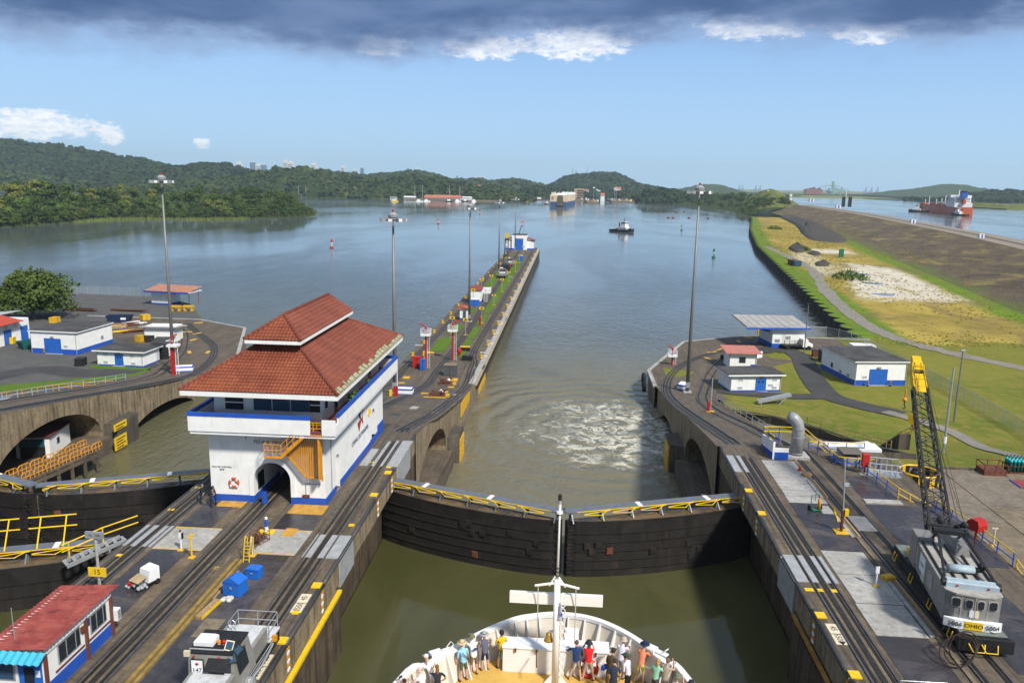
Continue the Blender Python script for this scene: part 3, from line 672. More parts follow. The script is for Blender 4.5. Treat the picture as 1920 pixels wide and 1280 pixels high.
# ---- right wall and left wall (mirror about the middle of the centre wall)
MIRX = -49.4
def outer_wall(mir,label):
 X = (lambda x: MIRX-x) if mir else (lambda x: x)
 s = -1 if mir else 1
 w = thing('lock_wall',label,'lock wall',(0,0,0))
 def bx(m,a,b,*r): a, b = X(a), X(b); m.box(min(a,b),max(a,b),*r)
 m = MB(); bx(m,17.0,34,8,84,-2.,0.); bx(m,17.8,34,8,84,-3,-2.); bx(m,16.8,34,8,53.8,-14,-3); bx(m,18.4,34,53.8,76,-14,-2.9); bx(m,17.,34,76,84,-14,-2.)
 m.build('wall_body',M_cwet,w)
 m = MB(); a, b = X(17.02), X(33.8); strip_top(m,min(a,b),max(a,b),8,84,.004); m.build('wall_top',M_cdark,w)
 fascia(w,X(17.0),-s,20,84,mat=M_cwall); coping(w,X(16.98),20,84)
 out = [(16.6,84),(16.6,136),(16.1,140),(16.1,152),(27,182.5),(42.4,191.7),(60,192.5) if not mir else (60,210)]
 inn = lambda y: 27. if y < 142 else 27+(y-142)*.72
 m = MB(); a, b = X(16.6), X(24.6); strip_top(m,min(a,b),max(a,b),84,128); a, b = X(16.6), X(26.9); strip_top(m,min(a,b),max(a,b),128,136)
 def ox(y):
  return lerp_pts([(p[1],p[0]) for p in out[1:]],y)
 P = []
 for i in range(29):
  y = 136+56*i/28
  P.append([(X(ox(y)),y,LZ),(X(max(ox(y)+.2,min(64.,inn(y)+6*sstep(150,175,y)))),y,LZ)])
 m.grid(P); m.build('wall_top',M_cdark,w)
 m = MB(); arch_face(m,X(16.6),s,9.0 if mir else 4.5,84,140,[ARCH1,ARCH2]); m.build('arcade_wall',M_cwall,w)
 pts = [(16.1,140),(16.1,152),(27,182.5),(42.4,191.7),(72,192.4)]
 m = MB()
 for p, q in zip(pts,pts[1:]): m.face([(X(p[0]),p[1],-14),(X(q[0]),q[1],-14),(X(q[0]),q[1],LZ),(X(p[0]),p[1],LZ)])
 m.build('wall_body',M_cwall,w)
 m = MB(); m.sweep([(X(p[0]),p[1],LZ) for p in pts],[(-.35,-.3),(-.35,.06),(.35,.06),(.35,-.3)]); m.build('coping_edge',M_clight,w)
 m = MB(); m.face([(X(17),84,-14),(X(33),84,-14),(X(33),84,0),(X(17),84,0)]); m.face([(X(24.6),84,-14),(X(24.6),128,-14),(X(24.6),128,zg(128)),(X(24.6),106,zg(106)),(X(24.6),84,0)]); bx(m,15.4,30,83.5,105.5,-14,-9.2); m.build('arch_floor',M_cdark,w)
 m = MB(); m.prism([(X(16.6),106),(X(14.8),107),(X(14.8),112),(X(16.6),113)],-14,-7.6); m.build('fender_pier',M_stone,w)
 return w, X, s
rw, XR, _ = outer_wall(False,'concrete right-hand lock wall carrying the lattice crane, curving outward past the gates')
lw, XL, _ = outer_wall(True,'concrete left-hand lock wall whose streaky arches open on the brown water')
FEND_R.build('fender_timber',paint('worn_orange_timber',(.34,.17,.035),.7,.3,.6,2.),rw)
m = MB(); m.box(17.1,17.7,8,53.4,-2.42,-2.2); m.build('fender_ledge',M_ctan,rw)
for za, zb in ((-9.6,-8.2),(-13,-10)): MB().box(14.62,14.8,107.4,111.6,za,zb).build('fender_board',M_yel,rw)
# ---- tracks (paths read off the walls)
cwtr = cw
right_path = [(-18.13,8),(-18.13,80),(-18.0,86),(-17.4,92),(-16.9,97),(-16.75,108),(-16.85,122),(-17.3,138),(-17.8,147),(-18.1,154),(-19.2,163),(-19.4,190),(-19.0,380),(-19.2,425)]
def cr2(pts,n=5): return [(p.x,p.y) for p in smooth_path([(a,b,0) for a,b in pts],n)]
rails(cw,cr2(right_path))
mid_path = [(-25.6,8),(-25.6,84),(-25.2,95),(-24.4,108),(-23.9,124),(-24.0,143),(-23.8,160),(-23.6,185),(-24.4,280),(-25.3,360),(-25.5,410)]
rails(cw,cr2(mid_path),rack=True)
left_path = [(-31.9,8),(-31.9,84),(-31.0,100),(-30.2,125),(-30.5,142),(-30.2,165),(-29.6,217),(-30.2,330),(-30.6,420)]
rails(cw,cr2(left_path))
def strip_path(parent,path,wd,mat,dz,name='track_bed',y0=8,y1=440):
 pts = [p for p in cr2(path) if y0 <= p[1] <= y1]
 P = [[(x-wd/2,y,zg(y)+dz),(x+wd/2,y,zg(y)+dz)] for x,y in pts]
 MB().grid(P).build(name,mat,parent)
strip_path(cw,right_path,2.5,M_cstrip,.008); strip_path(cw,left_path,2.4,M_cstrip,.008); strip_path(cw,mid_path,4.2,M_cstrip,.008,y1=100)
for x0, x1, y0, y1, mt in [(-30.6,-27.8,20,42,M_cwetslab),(-30.6,-27.8,42.1,46.6,M_cwetslab),(-30.6,-27.8,46.7,50.4,M_cwetslab),(-30.6,-27.8,50.5,54.0,M_cwetslab),
      (-30.7,-26.9,54.1,58.0,M_clight),(-30.6,-27.9,58.1,62.9,M_cwetslab),
      (-23.0,-19.7,54.1,58.4,M_clight),(-23.0,-19.8,58.5,61.6,M_cwetslab),(-23.0,-20.1,34,43.9,M_cwetslab),(-23.0,-20.1,44,48.9,M_cwetslab),(-23.0,-20.0,49,54.0,M_cwetslab),(-30.3,-20.3,84.2,90,M_asph)]:
 slab('concrete_slab',x0,x1,y0,y1,mt,.028,cw)
for x0, x1, y0, y1 in [(-34.0+.85,-32.7,54.3,58.),(-32.5,-32.1,54.3,58.),(-31.6,-30.9,54.3,58.),(-19.1,-18.95,53.9,57.8),(-18.85,-18.4,53.9,57.8),(-17.9,-17.45,53.9,57.8),(-17.3,-16.35,53.9,57.8),(-17.2,-16.1,73.5,81.5),(-17.85,-17.6,73.5,81.5),(-18.7,-18.4,73.5,81.),(-19.9,-19.1,73.5,78.5)]:
 slab('cover_plate',x0,x1,y0,y1,M_plate,.06,cw)
MB().box(-16.4,-16.22,54.,57.8,-2.3,-.02).build('cover_plate',M_plate,cw)
MB().box(-16.4,-16.22,74.,80.5,-2.6,-.02).build('cover_plate',M_plate,cw)
for x0, x1, y0, y1 in [(-29.4,-27.1,62.3,63.6),(-22.9,-19.9,61.5,63.5),(-21.9,-20.9,57.2,58.7)]: slab('painted_pad',x0,x1,y0,y1,paint('orange_pad',(.50,.27,.05),.7,.2,.4),.032,cw)
for y in (54.15,57.9): slab('painted_line',-30.7,-27.,y,y+.12,M_yel,.034,cw)
for y in (54.15,58.2): slab('painted_line',-23.,-19.8,y,y+.12,M_yel,.034,cw)
m = MB(); m.box(-23.75,-23.5,20,53,0,.10); m.build('kerb',paint('worn_yellow_kerb',(.26,.17,.04),.7,.25,.6,2.),cw)
m = MB(); m.box(-23.35,-23.12,20,53,0,.08); m.build('kerb',paint('worn_yellow_kerb',(.3,.2,.05)),cw)
def bed(parent,pts,dz=.05):
 MB().grid([[(a,y,LZ+dz),(b,y,LZ+dz)] for y,a,b in pts]).build('grass_bed',M_bed,parent)
M_bed = grassmat('bed_grass',(.075,.16,.012),(.10,.185,.018),(.12,.17,.03),1.5)
for y0, y1 in [(163,178),(184,196),(205,222),(236,262),(268,300),(304,345)]:
 bed(cw,[(y,-28.6,-25.6 if y > 190 else -25.5) for y in (y0,(y0+y1)/2,y1)])
for y0, y1 in [(158,166),(168,176),(178,192),(194,212),(214,250),(252,300),(302,345),(352,372)]:
 bed(cw,[(y,-22.4-(y-160)*.008,-20.9+.2*sstep(180,330,y)) for y in (y0,(y0+y1)/2,y1)])
# ---- right wall tracks and slabs
rtow = [(18.75,8),(18.75,80),(18.4,90),(17.6,104),(17.2,118),(17.4,132),(18.6,143),(21.0,152),(25.0,161),(31.0,169.5),(37,177.5),(43,186)]
rin = [(25.2,8),(25.2,78),(24.2,86),(23.0,98),(21.7,113),(22.4,128),(25.5,142.5),(28.5,153.5),(31.5,161),(36.7,172),(42,180),(46,187)]
rails(rw,cr2(rtow)); rails(rw,cr2(rin),gauge=1.7,rack=False)
strip_path(rw,rtow,2.6,M_cstrip,.008,y1=84)
ltow = [(MIRX-x,y) for x,y in rtow]; lin = [(MIRX-x,y) for x,y in rin]
rails(lw,[p for p in cr2(ltow) if p[1] > 70]); rails(lw,[p for p in cr2(lin) if p[1] > 92],rack=False,gauge=1.7)
for x0, x1, y0, y1, mt in [(20.4,23.9,73.6,80,M_clight),(20.4,23.85,72.0,73.5,M_clight),(20.4,23.8,70.5,71.9,M_clight),(20.35,23.75,68.9,70.4,M_clight),
      (20.3,23.6,64.5,68.8,M_cwetslab),(20.3,23.6,59.4,64.4,M_cwetslab),(20.2,23.4,55.6,59.3,M_clight),(20.2,23.4,51.4,55.5,M_clight),(20.1,23.3,47.4,51.3,M_clight),(20.0,23.2,38,47.3,M_cwetslab),
      (27.5,30.3,73.6,76.4,M_cwetslab),(27.3,30.5,70.4,73.4,M_cwetslab),(27.0,33.6,66.2,69.2,M_cwetslab),(27.0,33.6,62,66.1,M_cwetslab),(27.0,33.6,57.8,61.9,M_cwetslab),(26.9,31,44,57.7,M_cwetslab),(24.4,26.2,63.4,66.4,M_clight)]:
 slab('concrete_slab',x0,x1,y0,y1,mt,.030,rw)
slab('concrete_slab',22.6,23.55,66.6,68.4,M_clight,.045,rw); slab('concrete_step',27.2,30.4,69.4,70.3,M_clight,.12,rw)
for x0, x1, y0, y1 in [(17.0,17.8,54,58.2),(18.0,18.5,54,58.2),(19.0,19.35,54,58.2),(17.0,17.7,76.2,81),(17.9,18.4,76.2,81),(19.6,19.9,54,58.2)]: slab('cover_plate',x0,x1,y0,y1,M_plate,.06,rw)
MB().box(16.82,17.0,54.,58.2,-2.5,-.02).build('cover_plate',M_plate,rw)
for x0, x1, y in [(17.2,17.8,52.7),(18.0,18.45,52.7),(19.,19.4,52.7)]: slab('painted_line',x0,x1,y,y+.4,M_ylw,.045,rw)
m = MB(); m.box(23.75,24.0,20,82,0,.10); m.build('kerb',M_ctan,rw)
for y0, y1 in ((47.5,55),(70.2,74.6),(62,66.2)): MB().box(23.98,24.16,y0,y1,.0,.16).build('trench_cover',M_wood,rw)
for y0, y1 in ((70.2,74.6),(62,66.2),(47.5,55)): MB().box(23.42,23.72,y0,y1,.03,.10).build('trench_cover',M_clight,rw)
def caps(parent,x,s,ys_):
 me1 = MB().box(-.55,.08,-.36,.36,.0,.09).mesh('coping_cap',M_ylw)
 mm = MB();
 for k in range(7): mm.cur = k % 2; mm.box(.03,.16,-.18,.18,-.28*(k+1)+.02,-.28*k-.08)
 me2 = mm.mesh('ladder_strip',[M_white,M_org])
 for y in ys_:
  for nm, me in (('coping_cap',me1),('ladder_strip',me2)):
   o = bpy.data.objects.new(nm,me); COL.objects.link(o); o.parent = parent; o.location = (x,y,.03); o.scale = (s,1,1)
caps(cw,CWR,1,[43.0,49.8,66.2,71.8,36.5]); caps(rw,17.0,-1,[42.9,49.4,66.0,71.2,36.3])
for y in (46.1,59.6,73.2): slab('painted_line',-17.15,-16.7,y,y+.45,M_ylw,.04,cw)
for x, y in ((-19.2,74.4),(-32.8,52.6),(-33.0,61.),(-33.0,66)): slab('painted_line',x,x+.5,y,y+.35,M_ylw,.04,cw)
rr = random.Random(31)
for k in range(46):
 y = rr.uniform(88,330); x = rr.choice((rr.uniform(-32,-31.6),rr.uniform(-29,-25),rr.uniform(-22.5,-20),rr.uniform(-17.2,-16.4))); sx, sy = rr.uniform(.3,.9), rr.uniform(.4,1.5)
 o = MB().box(-sx,sx,-sy,sy,-.01,.022).build('concrete_patch',(M_ctan,M_clight,M_cstrip,M_asph)[k % 4],cw); o.location = (x,y,zg(y)+.012); o.rotation_euler = (math.atan(-.147) if y < 136 else 0,0,0)
# ---- measuring boards painted on the coping
def text(s,size,mat,parent,loc,rot,name='lettering',ext=.004,align='CENTER',sx=1.):
 c = bpy.data.curves.new(name,'FONT'); c.body = s; c.size = size; c.align_x = align; c.align_y = 'CENTER'; c.extrude = ext; c.resolution_u = 2
 o0 = bpy.data.objects.new(name,c); COL.objects.link(o0); dg = bpy.context.evaluated_depsgraph_get()
 me = bpy.data.meshes.new_from_object(o0.evaluated_get(dg)); bpy.data.objects.remove(o0); bpy.data.curves.remove(c)
 me.materials.clear(); me.materials.append(mat); o = bpy.data.objects.new(name,me); COL.objects.link(o)
 o.parent = parent; o.location = loc; o.rotation_euler = rot; o.scale = (sx,1,1); return o
M_ink = plain('black_lettering',(.012,.012,.014),.6); M_cream = paint('cream_paint',(.62,.55,.40),.7,.1,.3)
def board(parent,x,y,rz,s1,s2):
 for dy, s in ((-.62,s1),(.62,s2)):
  m = MB().box(-.36,.36,-.58,.58,0,.012); o = m.build('marker_board',M_cream,parent); o.location = (x,y+dy,.012)
  text(s,.55,M_ink,o,(0,0,.016),(0,0,rz))
board(cw,-16.95,47.5,R(90),'\u25c4550','45'); board(cw,-16.95,40.4,R(90),'\u25c4550','525'); board(rw,17.6,47.3,R(-90),'550\u25ba','45')
# ------------------------------------------------------------------ lock gates
def gate_leaf(hinge,apex,ztop,label,group,water,folded=True,rows=6):
 hinge, apex = Vector((*hinge,0)), Vector((*apex,0)); d = apex-hinge; L = d.length; u = d.normalized()
 n = Vector((u.y,-u.x,0));
 if n.y > 0: n = -n
 Mx = Matrix(((u.x,n.x,0,hinge.x),(u.y,n.y,0,hinge.y),(0,0,1,0),(0,0,0,1)))
 g = thing('lock_gate',label,'lock gate',(0,0,0),group=group)
 def front(s): t = s/L; return .55+1.4*max(0.,math.sin(math.pi*min(1,max(0,t))))**.55
 us = [L*i/24 for i in range(25)]
 poly = [(0,0),(L,0)]+[(s,front(s)) for s in reversed(us)]
 m = MB().at(M=Mx); m.prism(poly,-15,ztop); m.build('gate_body',M_gate,g)
 m = MB().at(M=Mx); m.prism([(.3,.15),(L-.3,.15)]+[(s,front(s)-.28) for s in reversed(us[1:-1])],ztop,ztop+.015); m.build('gate_deck',M_gdeck,g)
 m = MB().at(M=Mx);
 for a, b in zip(us,us[1:]): m.bar((a,front(a)-.06,ztop+.06),(b,front(b)-.06,ztop+.06),.14,.16)
 m.build('deck_edge',M_gate,g)
 cols = 8; dz = (ztop-.15-water)/rows
 for r in range(rows):
  z1 = ztop-.18-r*dz; z0 = z1-dz+.07
  for c in range(cols):
   a0 = L*(c+.03*(r % 2))/cols+.05; a1 = L*(c+1)/cols-.05; m = MB().at(M=Mx)
   k = [a0+(a1-a0)*i/3 for i in range(4)]; off = .014+.005*((r*5+c*3) % 3)
   P = [[(s,front(s)+off,z0) for s in k],[(s,front(s)+off,z1) for s in k]]
   m.grid(P)
   for a, b in zip(k,k[1:]): m.face([(a,front(a),z1),(b,front(b),z1),(b,front(b)+off,z1),(a,front(a)+off,z1)])
   m.build('face_plate',M_gate if (r+c) % 5 else M_gate2,g)
 m = MB().at(M=Mx)
 for r in range(1,rows+1):
  z = ztop-.18-r*dz+.03
  for a, b in zip(us,us[1:]): m.bar((a,front(a)+.05,z),(b,front(b)+.05,z),.10,.07)
 m.build('seam_rib',M_gate,g)['kind'] = 'stuff'
 rr = random.Random(int(L*100+hinge.x)); me = None
 for k in range(9):
  s = L*(.06+.88*rr.random()); z = ztop-.9-rr.random()*(ztop-water-1.6)
  m = MB().at(M=Mx @ Matrix.Translation((s,front(s)+.08,z))); m.box(-.30,.30,-.05,.06,-.30,.30); m.box(-.2,.2,.06,.09,-.2,.2)
  m.build('hatch_block',M_redor if k == 3 else M_gate2,g)
 m = MB().at(M=Mx)
 for k in range(int((ztop-water)/.34)): m.box(L-.55,L+.02,front(L)-.1,front(L)+.28+.08*(k % 2),ztop-.25-k*.34-.24,ztop-.25-k*.34)
 m.build('mitre_post',M_gate,g)
 zt = ztop+.95
 m = MB().at(M=Mx); m.box(.6,L+.15,-.35,.75,zt-.12,zt); m.build('walkway_deck',M_walk,g)
 k = 1.
 while k < L: m = MB().at(M=Mx); m.box(k-.09,k+.09,.1,.55,ztop,zt-.1); m.bar((k,.5,zt-.15),(k,1.2,ztop+.03),.1,.1); m.build('walkway_post',M_walk,g); k += 2.9
 m = MB().at(M=Mx)
 m.bar((1.2,.80,zt-.02),(L-.8,.80,zt-.02),.05,.07); m.build('kick_rail',M_ylw,g)
 q = 0; m = None
 s = 1.0
 while s < L-1.5:
  m = MB().at(M=Mx); e = min(s+2.6,L-.5)
  m.tube((s,.86,zt-.05),(e,.98,zt-.22),.038,n=6); m.tube((s+.25,.84,zt-.05),(s+1.0,1.25,zt-.30),.034,n=6); m.tube((s+.9,1.25,zt-.30),(e,1.05,zt-.25),.034,n=6)
  m.build('folded_handrail',M_ylw,g); s += 2.75
 for k in (4.6,11.5): MB().at(M=Mx).box(k,k+.42,-.3,.7,zt,zt+.02).build('walkway_plate',M_white,g)
 return g, Mx, L
M_gate2 = paint('gate_plate_rusty',(.019,.0165,.015),.62,.28,.55,.6,dirtc=(.075,.04,.024))
M_gdeck = concrete('gate_deck_puddled',(.19,.125,.06),(.12,.085,.05),(.04,.033,.025),.2,wet=.45)
M_walk = paint('walkway_steel',(.16,.175,.20),.45,.12,.3,2.,metal=.3)
gg = 'lock gate leaves'
gate_leaf((-17.6,74.3),(.18,68.2),-2.3,'black gate leaf closing the near chamber, hinged at the wall beside the control house',gg,-7.6)
gate_leaf((18.2,74.3),(.42,68.2),-2.3,'black gate leaf closing the near chamber, hinged at the wall below the crane track',gg,-7.6)
gate_leaf((-34.4,74.6),(-49.6,68.6),-2.3,'tall dark gate leaf of the left chamber that meets the white control house wall',gg,-10.9,rows=8)
gate_leaf((-66.0,74.6),(-49.95,68.6),-2.3,'tall dark gate leaf of the left chamber reaching out of the photo edge',gg,-10.9,rows=8)
g, Mx, L = gate_leaf((-34.2,56.6),(-49.6,51.2),-1.4,'nearest gate leaf at the left edge, wet brown deck and raised yellow handrails',gg,-4.6,rows=3)
for s0, s1 in ((3.6,7.0),(7.6,12.6)):
 m = MB().at(M=Mx)
 for z in (1.0,1.85): m.tube((s0,-.9-z*.12,-1.4+.95+z),(s1,-.9-z*.12,-1.4+.95+z),.055,n=6)
 for s in (s0+.7,s1-.9): m.tube((s,.6,-.45),(s,-1.1,-.45+1.85),.055,n=6)
 m.build('raised_handrail',M_ylw,g)
for x, s, lab in ((-16.9,1,'pale gate strut from the centre wall'),(17.3,-1,'pale gate strut from the right wall')):
 m = MB(); m.tube((x,72.9-.5*(s < 0),-1.75),(x+s*3.9,73.6,-1.55),.11,n=10); tag(m.build('gate_strut',M_galv,smooth=True),lab+' to the closed gate leaf','gate strut','gate struts')
st = thing('gate_stair','grey steel ladder stair with yellow rails from the left gate walkway to the wall top','stair',(-34.2,55.6,0))
m = MB(); m.bar((-2.6,-3.0,-.7),(.1,.1,.05),.12,.3); m.bar((-1.9,-3.6,-.7),(.9,-.4,.05),.12,.3); m.build('stringer',M_grey,st)
m0 = MB().box(-.5,.5,-.12,.12,-.03,.03).mesh('tread',M_galv)
for k in range(8):
 o = bpy.data.objects.new('tread',m0); COL.objects.link(o); o.parent = st; t = k/7; o.location = (-2.2+2.7*t,-3.25+3.1*t,-.6+.62*t); o.rotation_euler = (0,0,R(-42))
m = MB()
for z in (.7,1.25): m.tube((-2.6,-3.0,-.6+z),(-.7,-.8,-.1+z),.05,n=6); m.tube((-.7,-.8,-.1+z),(1.2,.9,.25+z),.05,n=6)
for t in ((-2.3,-2.6,-.6),(-.7,-.8,-.1)): m.tube(t,(t[0],t[1],t[2]+1.3),.05,n=6)
m.build('handrail',M_ylw,st)
# ------------------------------------------------------------------ control house
M_tile = None
def tilemat(name,a,bcol,dk):
 m, t, b = newmat(name); p = P3(t,False); n1 = NOISE(t,p,.5,5,.65); n2 = NOISE(t,p,4.,5,.7)
 cc = MIX(t,RANGE(t,n1,.3,.7),a,bcol); cc = MIX(t,MATH(t,'MULTIPLY',RANGE(t,n2,.5,.75),.6),cc,dk)
 setc(t,b.inputs['Base Color'],cc); b.inputs['Roughness'].default_value = .8; MATS[name] = m; return m
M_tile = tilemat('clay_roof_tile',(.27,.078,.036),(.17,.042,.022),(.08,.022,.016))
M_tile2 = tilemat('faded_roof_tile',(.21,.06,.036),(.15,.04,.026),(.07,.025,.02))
def tile_slope(parent,e0,e1,apex0,apex1,mat,cw_=.30,rh=.42,amp=.055,name='roof_tiles'):
 """eave e0->e1, ridge apex0->apex1 (same plane); corrugated courses clipped at the hips"""
 e0, e1, a0, a1 = map(Vector,(e0,e1,apex0,apex1)); ux = (e1-e0).normalized(); Wd = (e1-e0).length
 v0 = a0-e0; xo = v0.dot(ux); vy = (v0-ux*xo); H = vy.length; vy.normalize(); nz = ux.cross(vy).normalized()
 if nz.z < 0: nz = -nz
 x1o = (a1-e0).dot(ux); nr = max(2,int(H/rh)); nc = max(2,int(Wd/cw_)); P = []
 prof = [(0,-1.),(.22,.45),(.5,1.),(.78,.45)]
 xs = [(c+f)*Wd/nc for c in range(nc) for f,_ in prof]+[Wd]; hs = [h*amp for c in range(nc) for _,h in prof]+[-amp]
 for r in range(nr):
  for q in (0,1):
   v = H*(r+q)/nr; lift = .05 if q == 0 else -.01
   xl = xo*v/H; xr = Wd+(x1o-Wd)*v/H
   P.append([tuple(e0+ux*min(max(x,xl),xr)+vy*v+nz*(h+lift)) for x,h in zip(xs,hs)])
 o = MB().grid(P).build(name,mat,parent); o['kind'] = 'stuff'; return o
ch = thing('control_house','white control house with red tiled hip roof, blue bands and arched passage','building',(0,0,0))
x0, x1, y0, y1 = -30.3, -20.2, 63.6, 85.0
def arch_pts(cx,hw,spring,n=12): return [(cx+hw*math.cos(math.pi-math.pi*i/n),spring+hw*math.sin(math.pi*i/n)) for i in range(n+1)]
ax, hw, sp_ = -24.85, 1.62, 2.05
m = MB()
for yy in (y0,y1):
 ap = arch_pts(ax,hw,sp_)
 m.face([(x0,yy,-1.2),(ax-hw,yy,-1.2),(ax-hw,yy,sp_),(x0,yy,sp_)]); m.face([(ax+hw,yy,-1.2),(x1,yy,-1.2),(x1,yy,sp_),(ax+hw,yy,sp_)])
 for (a,za), (b,zb) in zip(ap,ap[1:]): m.face([(a,yy,za),(b,yy,zb),(b,yy,6.8),(a,yy,6.8)])
 m.face([(x0,yy,sp_),(ax-hw,yy,sp_),(ax-hw,yy,6.8),(x0,yy,6.8)]); m.face([(ax+hw,yy,sp_),(x1,yy,sp_),(x1,yy,6.8),(ax+hw,yy,6.8)])
m.face([(x0,y0,-1.2),(x0,y1,-1.2),(x0,y1,6.8),(x0,y0,6.8)])
def side_with_arches(m,x,ops):
 ysn = y0
 for (c,h,s0,s1) in ops:
  m.face([(x,ysn,-1.2),(x,c-h,-1.2),(x,c-h,6.8),(x,ysn,6.8)]); ap = [(c+h*math.cos(math.pi-math.pi*i/10),s1+h*math.sin(math.pi*i/10)) for i in range(11)]
  for (a,za), (b,zb) in zip(ap,ap[1:]): m.face([(x,a,za),(x,b,zb),(x,b,6.8),(x,a,6.8)])
  if s0 > -1: m.face([(x,c-h,-1.2),(x,c+h,-1.2),(x,c+h,s0),(x,c-h,s0)])
  for e in (c-h,c+h): m.face([(x,e,s0),(x-.55,e,s0),(x-.55,e,s1),(x,e,s1)])
  for (a,za), (b,zb) in zip(ap,ap[1:]): m.face([(x,a,za),(x-.55,a,za),(x-.55,b,zb),(x,b,zb)])
  ysn = c+h
 m.face([(x,ysn,-1.2),(x,y1,-1.2),(x,y1,6.8),(x,ysn,6.8)])
side_with_arches(m,x1,[(67.3,.62,0.05,2.7),(80.6,.75,.7,3.0)])
m.build('wall',M_white,ch)
m = MB()
for (a,za), (b,zb) in zip(arch_pts(ax,hw,sp_),arch_pts(ax,hw,sp_)[1:]): m.face([(a,y0,za),(a,y1,za),(b,y1,zb),(b,y0,zb)])
for s in (-1,1): m.face([(ax+s*hw,y0,0),(ax+s*hw,y1,0),(ax+s*hw,y1,sp_),(ax+s*hw,y0,sp_)])
m.build('passage_vault',M_white,ch)
m = MB();
for s in (0,1):
 rr = hw+.28+.0*s
ap, ap2 = arch_pts(ax,hw,sp_,18), arch_pts(ax,hw+.42,sp_,18)
for i in range(18): m._add([(ap[i][0],y0-.07,ap[i][1]),(ap[i+1][0],y0-.07,ap[i+1][1]),(ap2[i+1][0],y0-.07,ap2[i+1][1]),(ap2[i][0],y0-.07,ap2[i][1]),(ap2[i][0],y0,ap2[i][1]),(ap2[i+1][0],y0,ap2[i+1][1])],[(0,1,2,3),(3,2,5,4)])
for s in (-1,1): m.box(min(ax+s*hw,ax+s*(hw+.42)),max(ax+s*hw,ax+s*(hw+.42)),y0-.07,y0-.002,.62,sp_)
m.build('arch_trim',M_white,ch)
m = MB()
m.box(x0-.035,ax-hw,y0-.09,y0-.002,-.02,.62); m.box(ax+hw,x1+.035,y0-.09,y0-.002,-.02,.62); m.box(x1+.002,x1+.05,y0,66.68,-.02,.62); m.box(x1+.002,x1+.05,67.92,y1,-.6,.62)
m.box(x1+.002,x1+.06,79.2,82.1,.62,.75); m.box(x1+.002,x1+.06,82.3,y1,.62,1.35)
m.box(ax-hw,ax-hw+.05,y0-.09,y0+6,-.02,.62)
m.build('base_band',M_blue,ch)
m = MB(); m.box(x1-.56,x1-.5,79.9,81.3,.7,3.7); m.build('window',M_glass,ch)
m = MB(); m.box(x1-.55,x1-.52,66.7,67.9,.05,3.3); m.build('door',M_grey,ch)
m = MB(); m.box(ax-hw+.01,ax-hw+.05,y0+.8,y0+2.2,.8,2.3); m.build('passage_window',M_glass,ch)
MB().box(-25.7,-25.3,y0-.32,y0-.1,0,1.05).build('bollard',M_blue,ch)
for xa, xb in ((-28.3,-27.1),(-24.9,-23.8),(-23.5,-22.4)):
 f = MB().box(xa-.06,xb+.06,y0-.05,y0-.002,5.85,6.44).build('window',M_white,ch)
 MB().box(xa,xb,y0-.06,y0-.052,5.9,6.4).build('pane',M_white if xa < -24 else M_glass,f)
bx0, bx1, by0, by1 = -31.3, -18.75, 62.1, 86.3
MB().box(bx0+.05,bx1-.05,by0+.05,by1-.05,6.8,7.0).build('balcony_floor',paint('red_floor',(.16,.05,.04),.7,.1,.2),ch)
def par(a0,a1,b0,b1):
 MB().box(a0,a1,b0,b1,6.72,8.05).build('parapet',M_white,ch); MB().box(a0-.05,a1+.05,b0-.05,b1+.05,8.05,8.34).build('parapet_rail',M_blue,ch)
par(bx0,-20.9,by0,by0+.16); par(bx0,bx0+.16,by0+.17,by1); par(bx1-.16,bx1,by0+1.0,by1-.17); par(bx0+.17,bx1,by1-.16,by1)
MB().box(-19.9,bx1,by0,by0+.16,6.72,8.05).build('parapet',M_white,ch); MB().box(bx1-.16,bx1,by0+.17,by0+.98,6.72,7.6).build('parapet',M_white,ch)
MB().box(bx0+.1,bx1-.1,by0+.1,by1-.1,6.45,6.79).build('cornice',M_white,ch)
ux0, ux1, uy0, uy1 = -29.9, -20.5, 64.2, 84.6
MB().box(ux0,ux1,uy0,uy1,7.0,10.35).build('upper_wall',M_white,ch)
for xa, xb, mt in ((-28.6,-27.0,M_glass),(-26.2,-24.5,M_bglass),(-24.4,-22.75,M_bglass),(-22.65,-21.0+.0,M_bglass)) if False else ((-28.9,-27.3,M_glass),(-26.4,-24.85,M_bglass),(-24.75,-23.25,M_bglass),(-23.15,-21.6+.0,M_bglass),(-20.62-.9,-20.62+.0,M_glass)):
 f = MB().box(xa-.07,xb+.07,uy0-.06,uy0-.002,8.05,9.75).build('window',M_white,ch)
 MB().box(xa,xb,uy0-.075,uy0-.062,8.12,9.68).build('pane',mt,f)
 if mt is M_glass: MB().box(xa,xb,uy0-.09,uy0-.076,8.7,8.8).build('glazing_bar',M_white,f)
for k, yy in enumerate((65.3,68.2,70.6,73.2,75.8,78.2,80.4,82.8)):
 dr = k in (1,6)
 f = MB().box(ux1+.002,ux1+.06,yy-.5,yy+.5,7.0 if dr else 8.1,9.3).build('door' if dr else 'window',M_grey if dr else M_white,ch)
 MB().box(ux1+.06,ux1+.075,yy-.38,yy+.38,7.1 if dr else 8.2,9.2).build('pane',M_glass,f)
m = MB(); m.box(ux1+.002,ux1+.3,70,84,7.0,7.12)
E0, ez = (-31.45,61.2), 10.35; E1 = (-18.2,86.9)
MB().box(E0[0]+.05,E1[0]-.05,E0[1]+.05,E1[1]-.05,10.0,10.42).build('eave_board',M_white,ch)
lx0, lx1, ly0, ly1 = -26.9, -23.3, 66.9, 81.4; lz = 13.25
tile_slope(ch,(E0[0],E0[1],ez+.1),(E1[0],E0[1],ez+.1),(lx0,ly0,lz),(lx1,ly0,lz),M_tile)
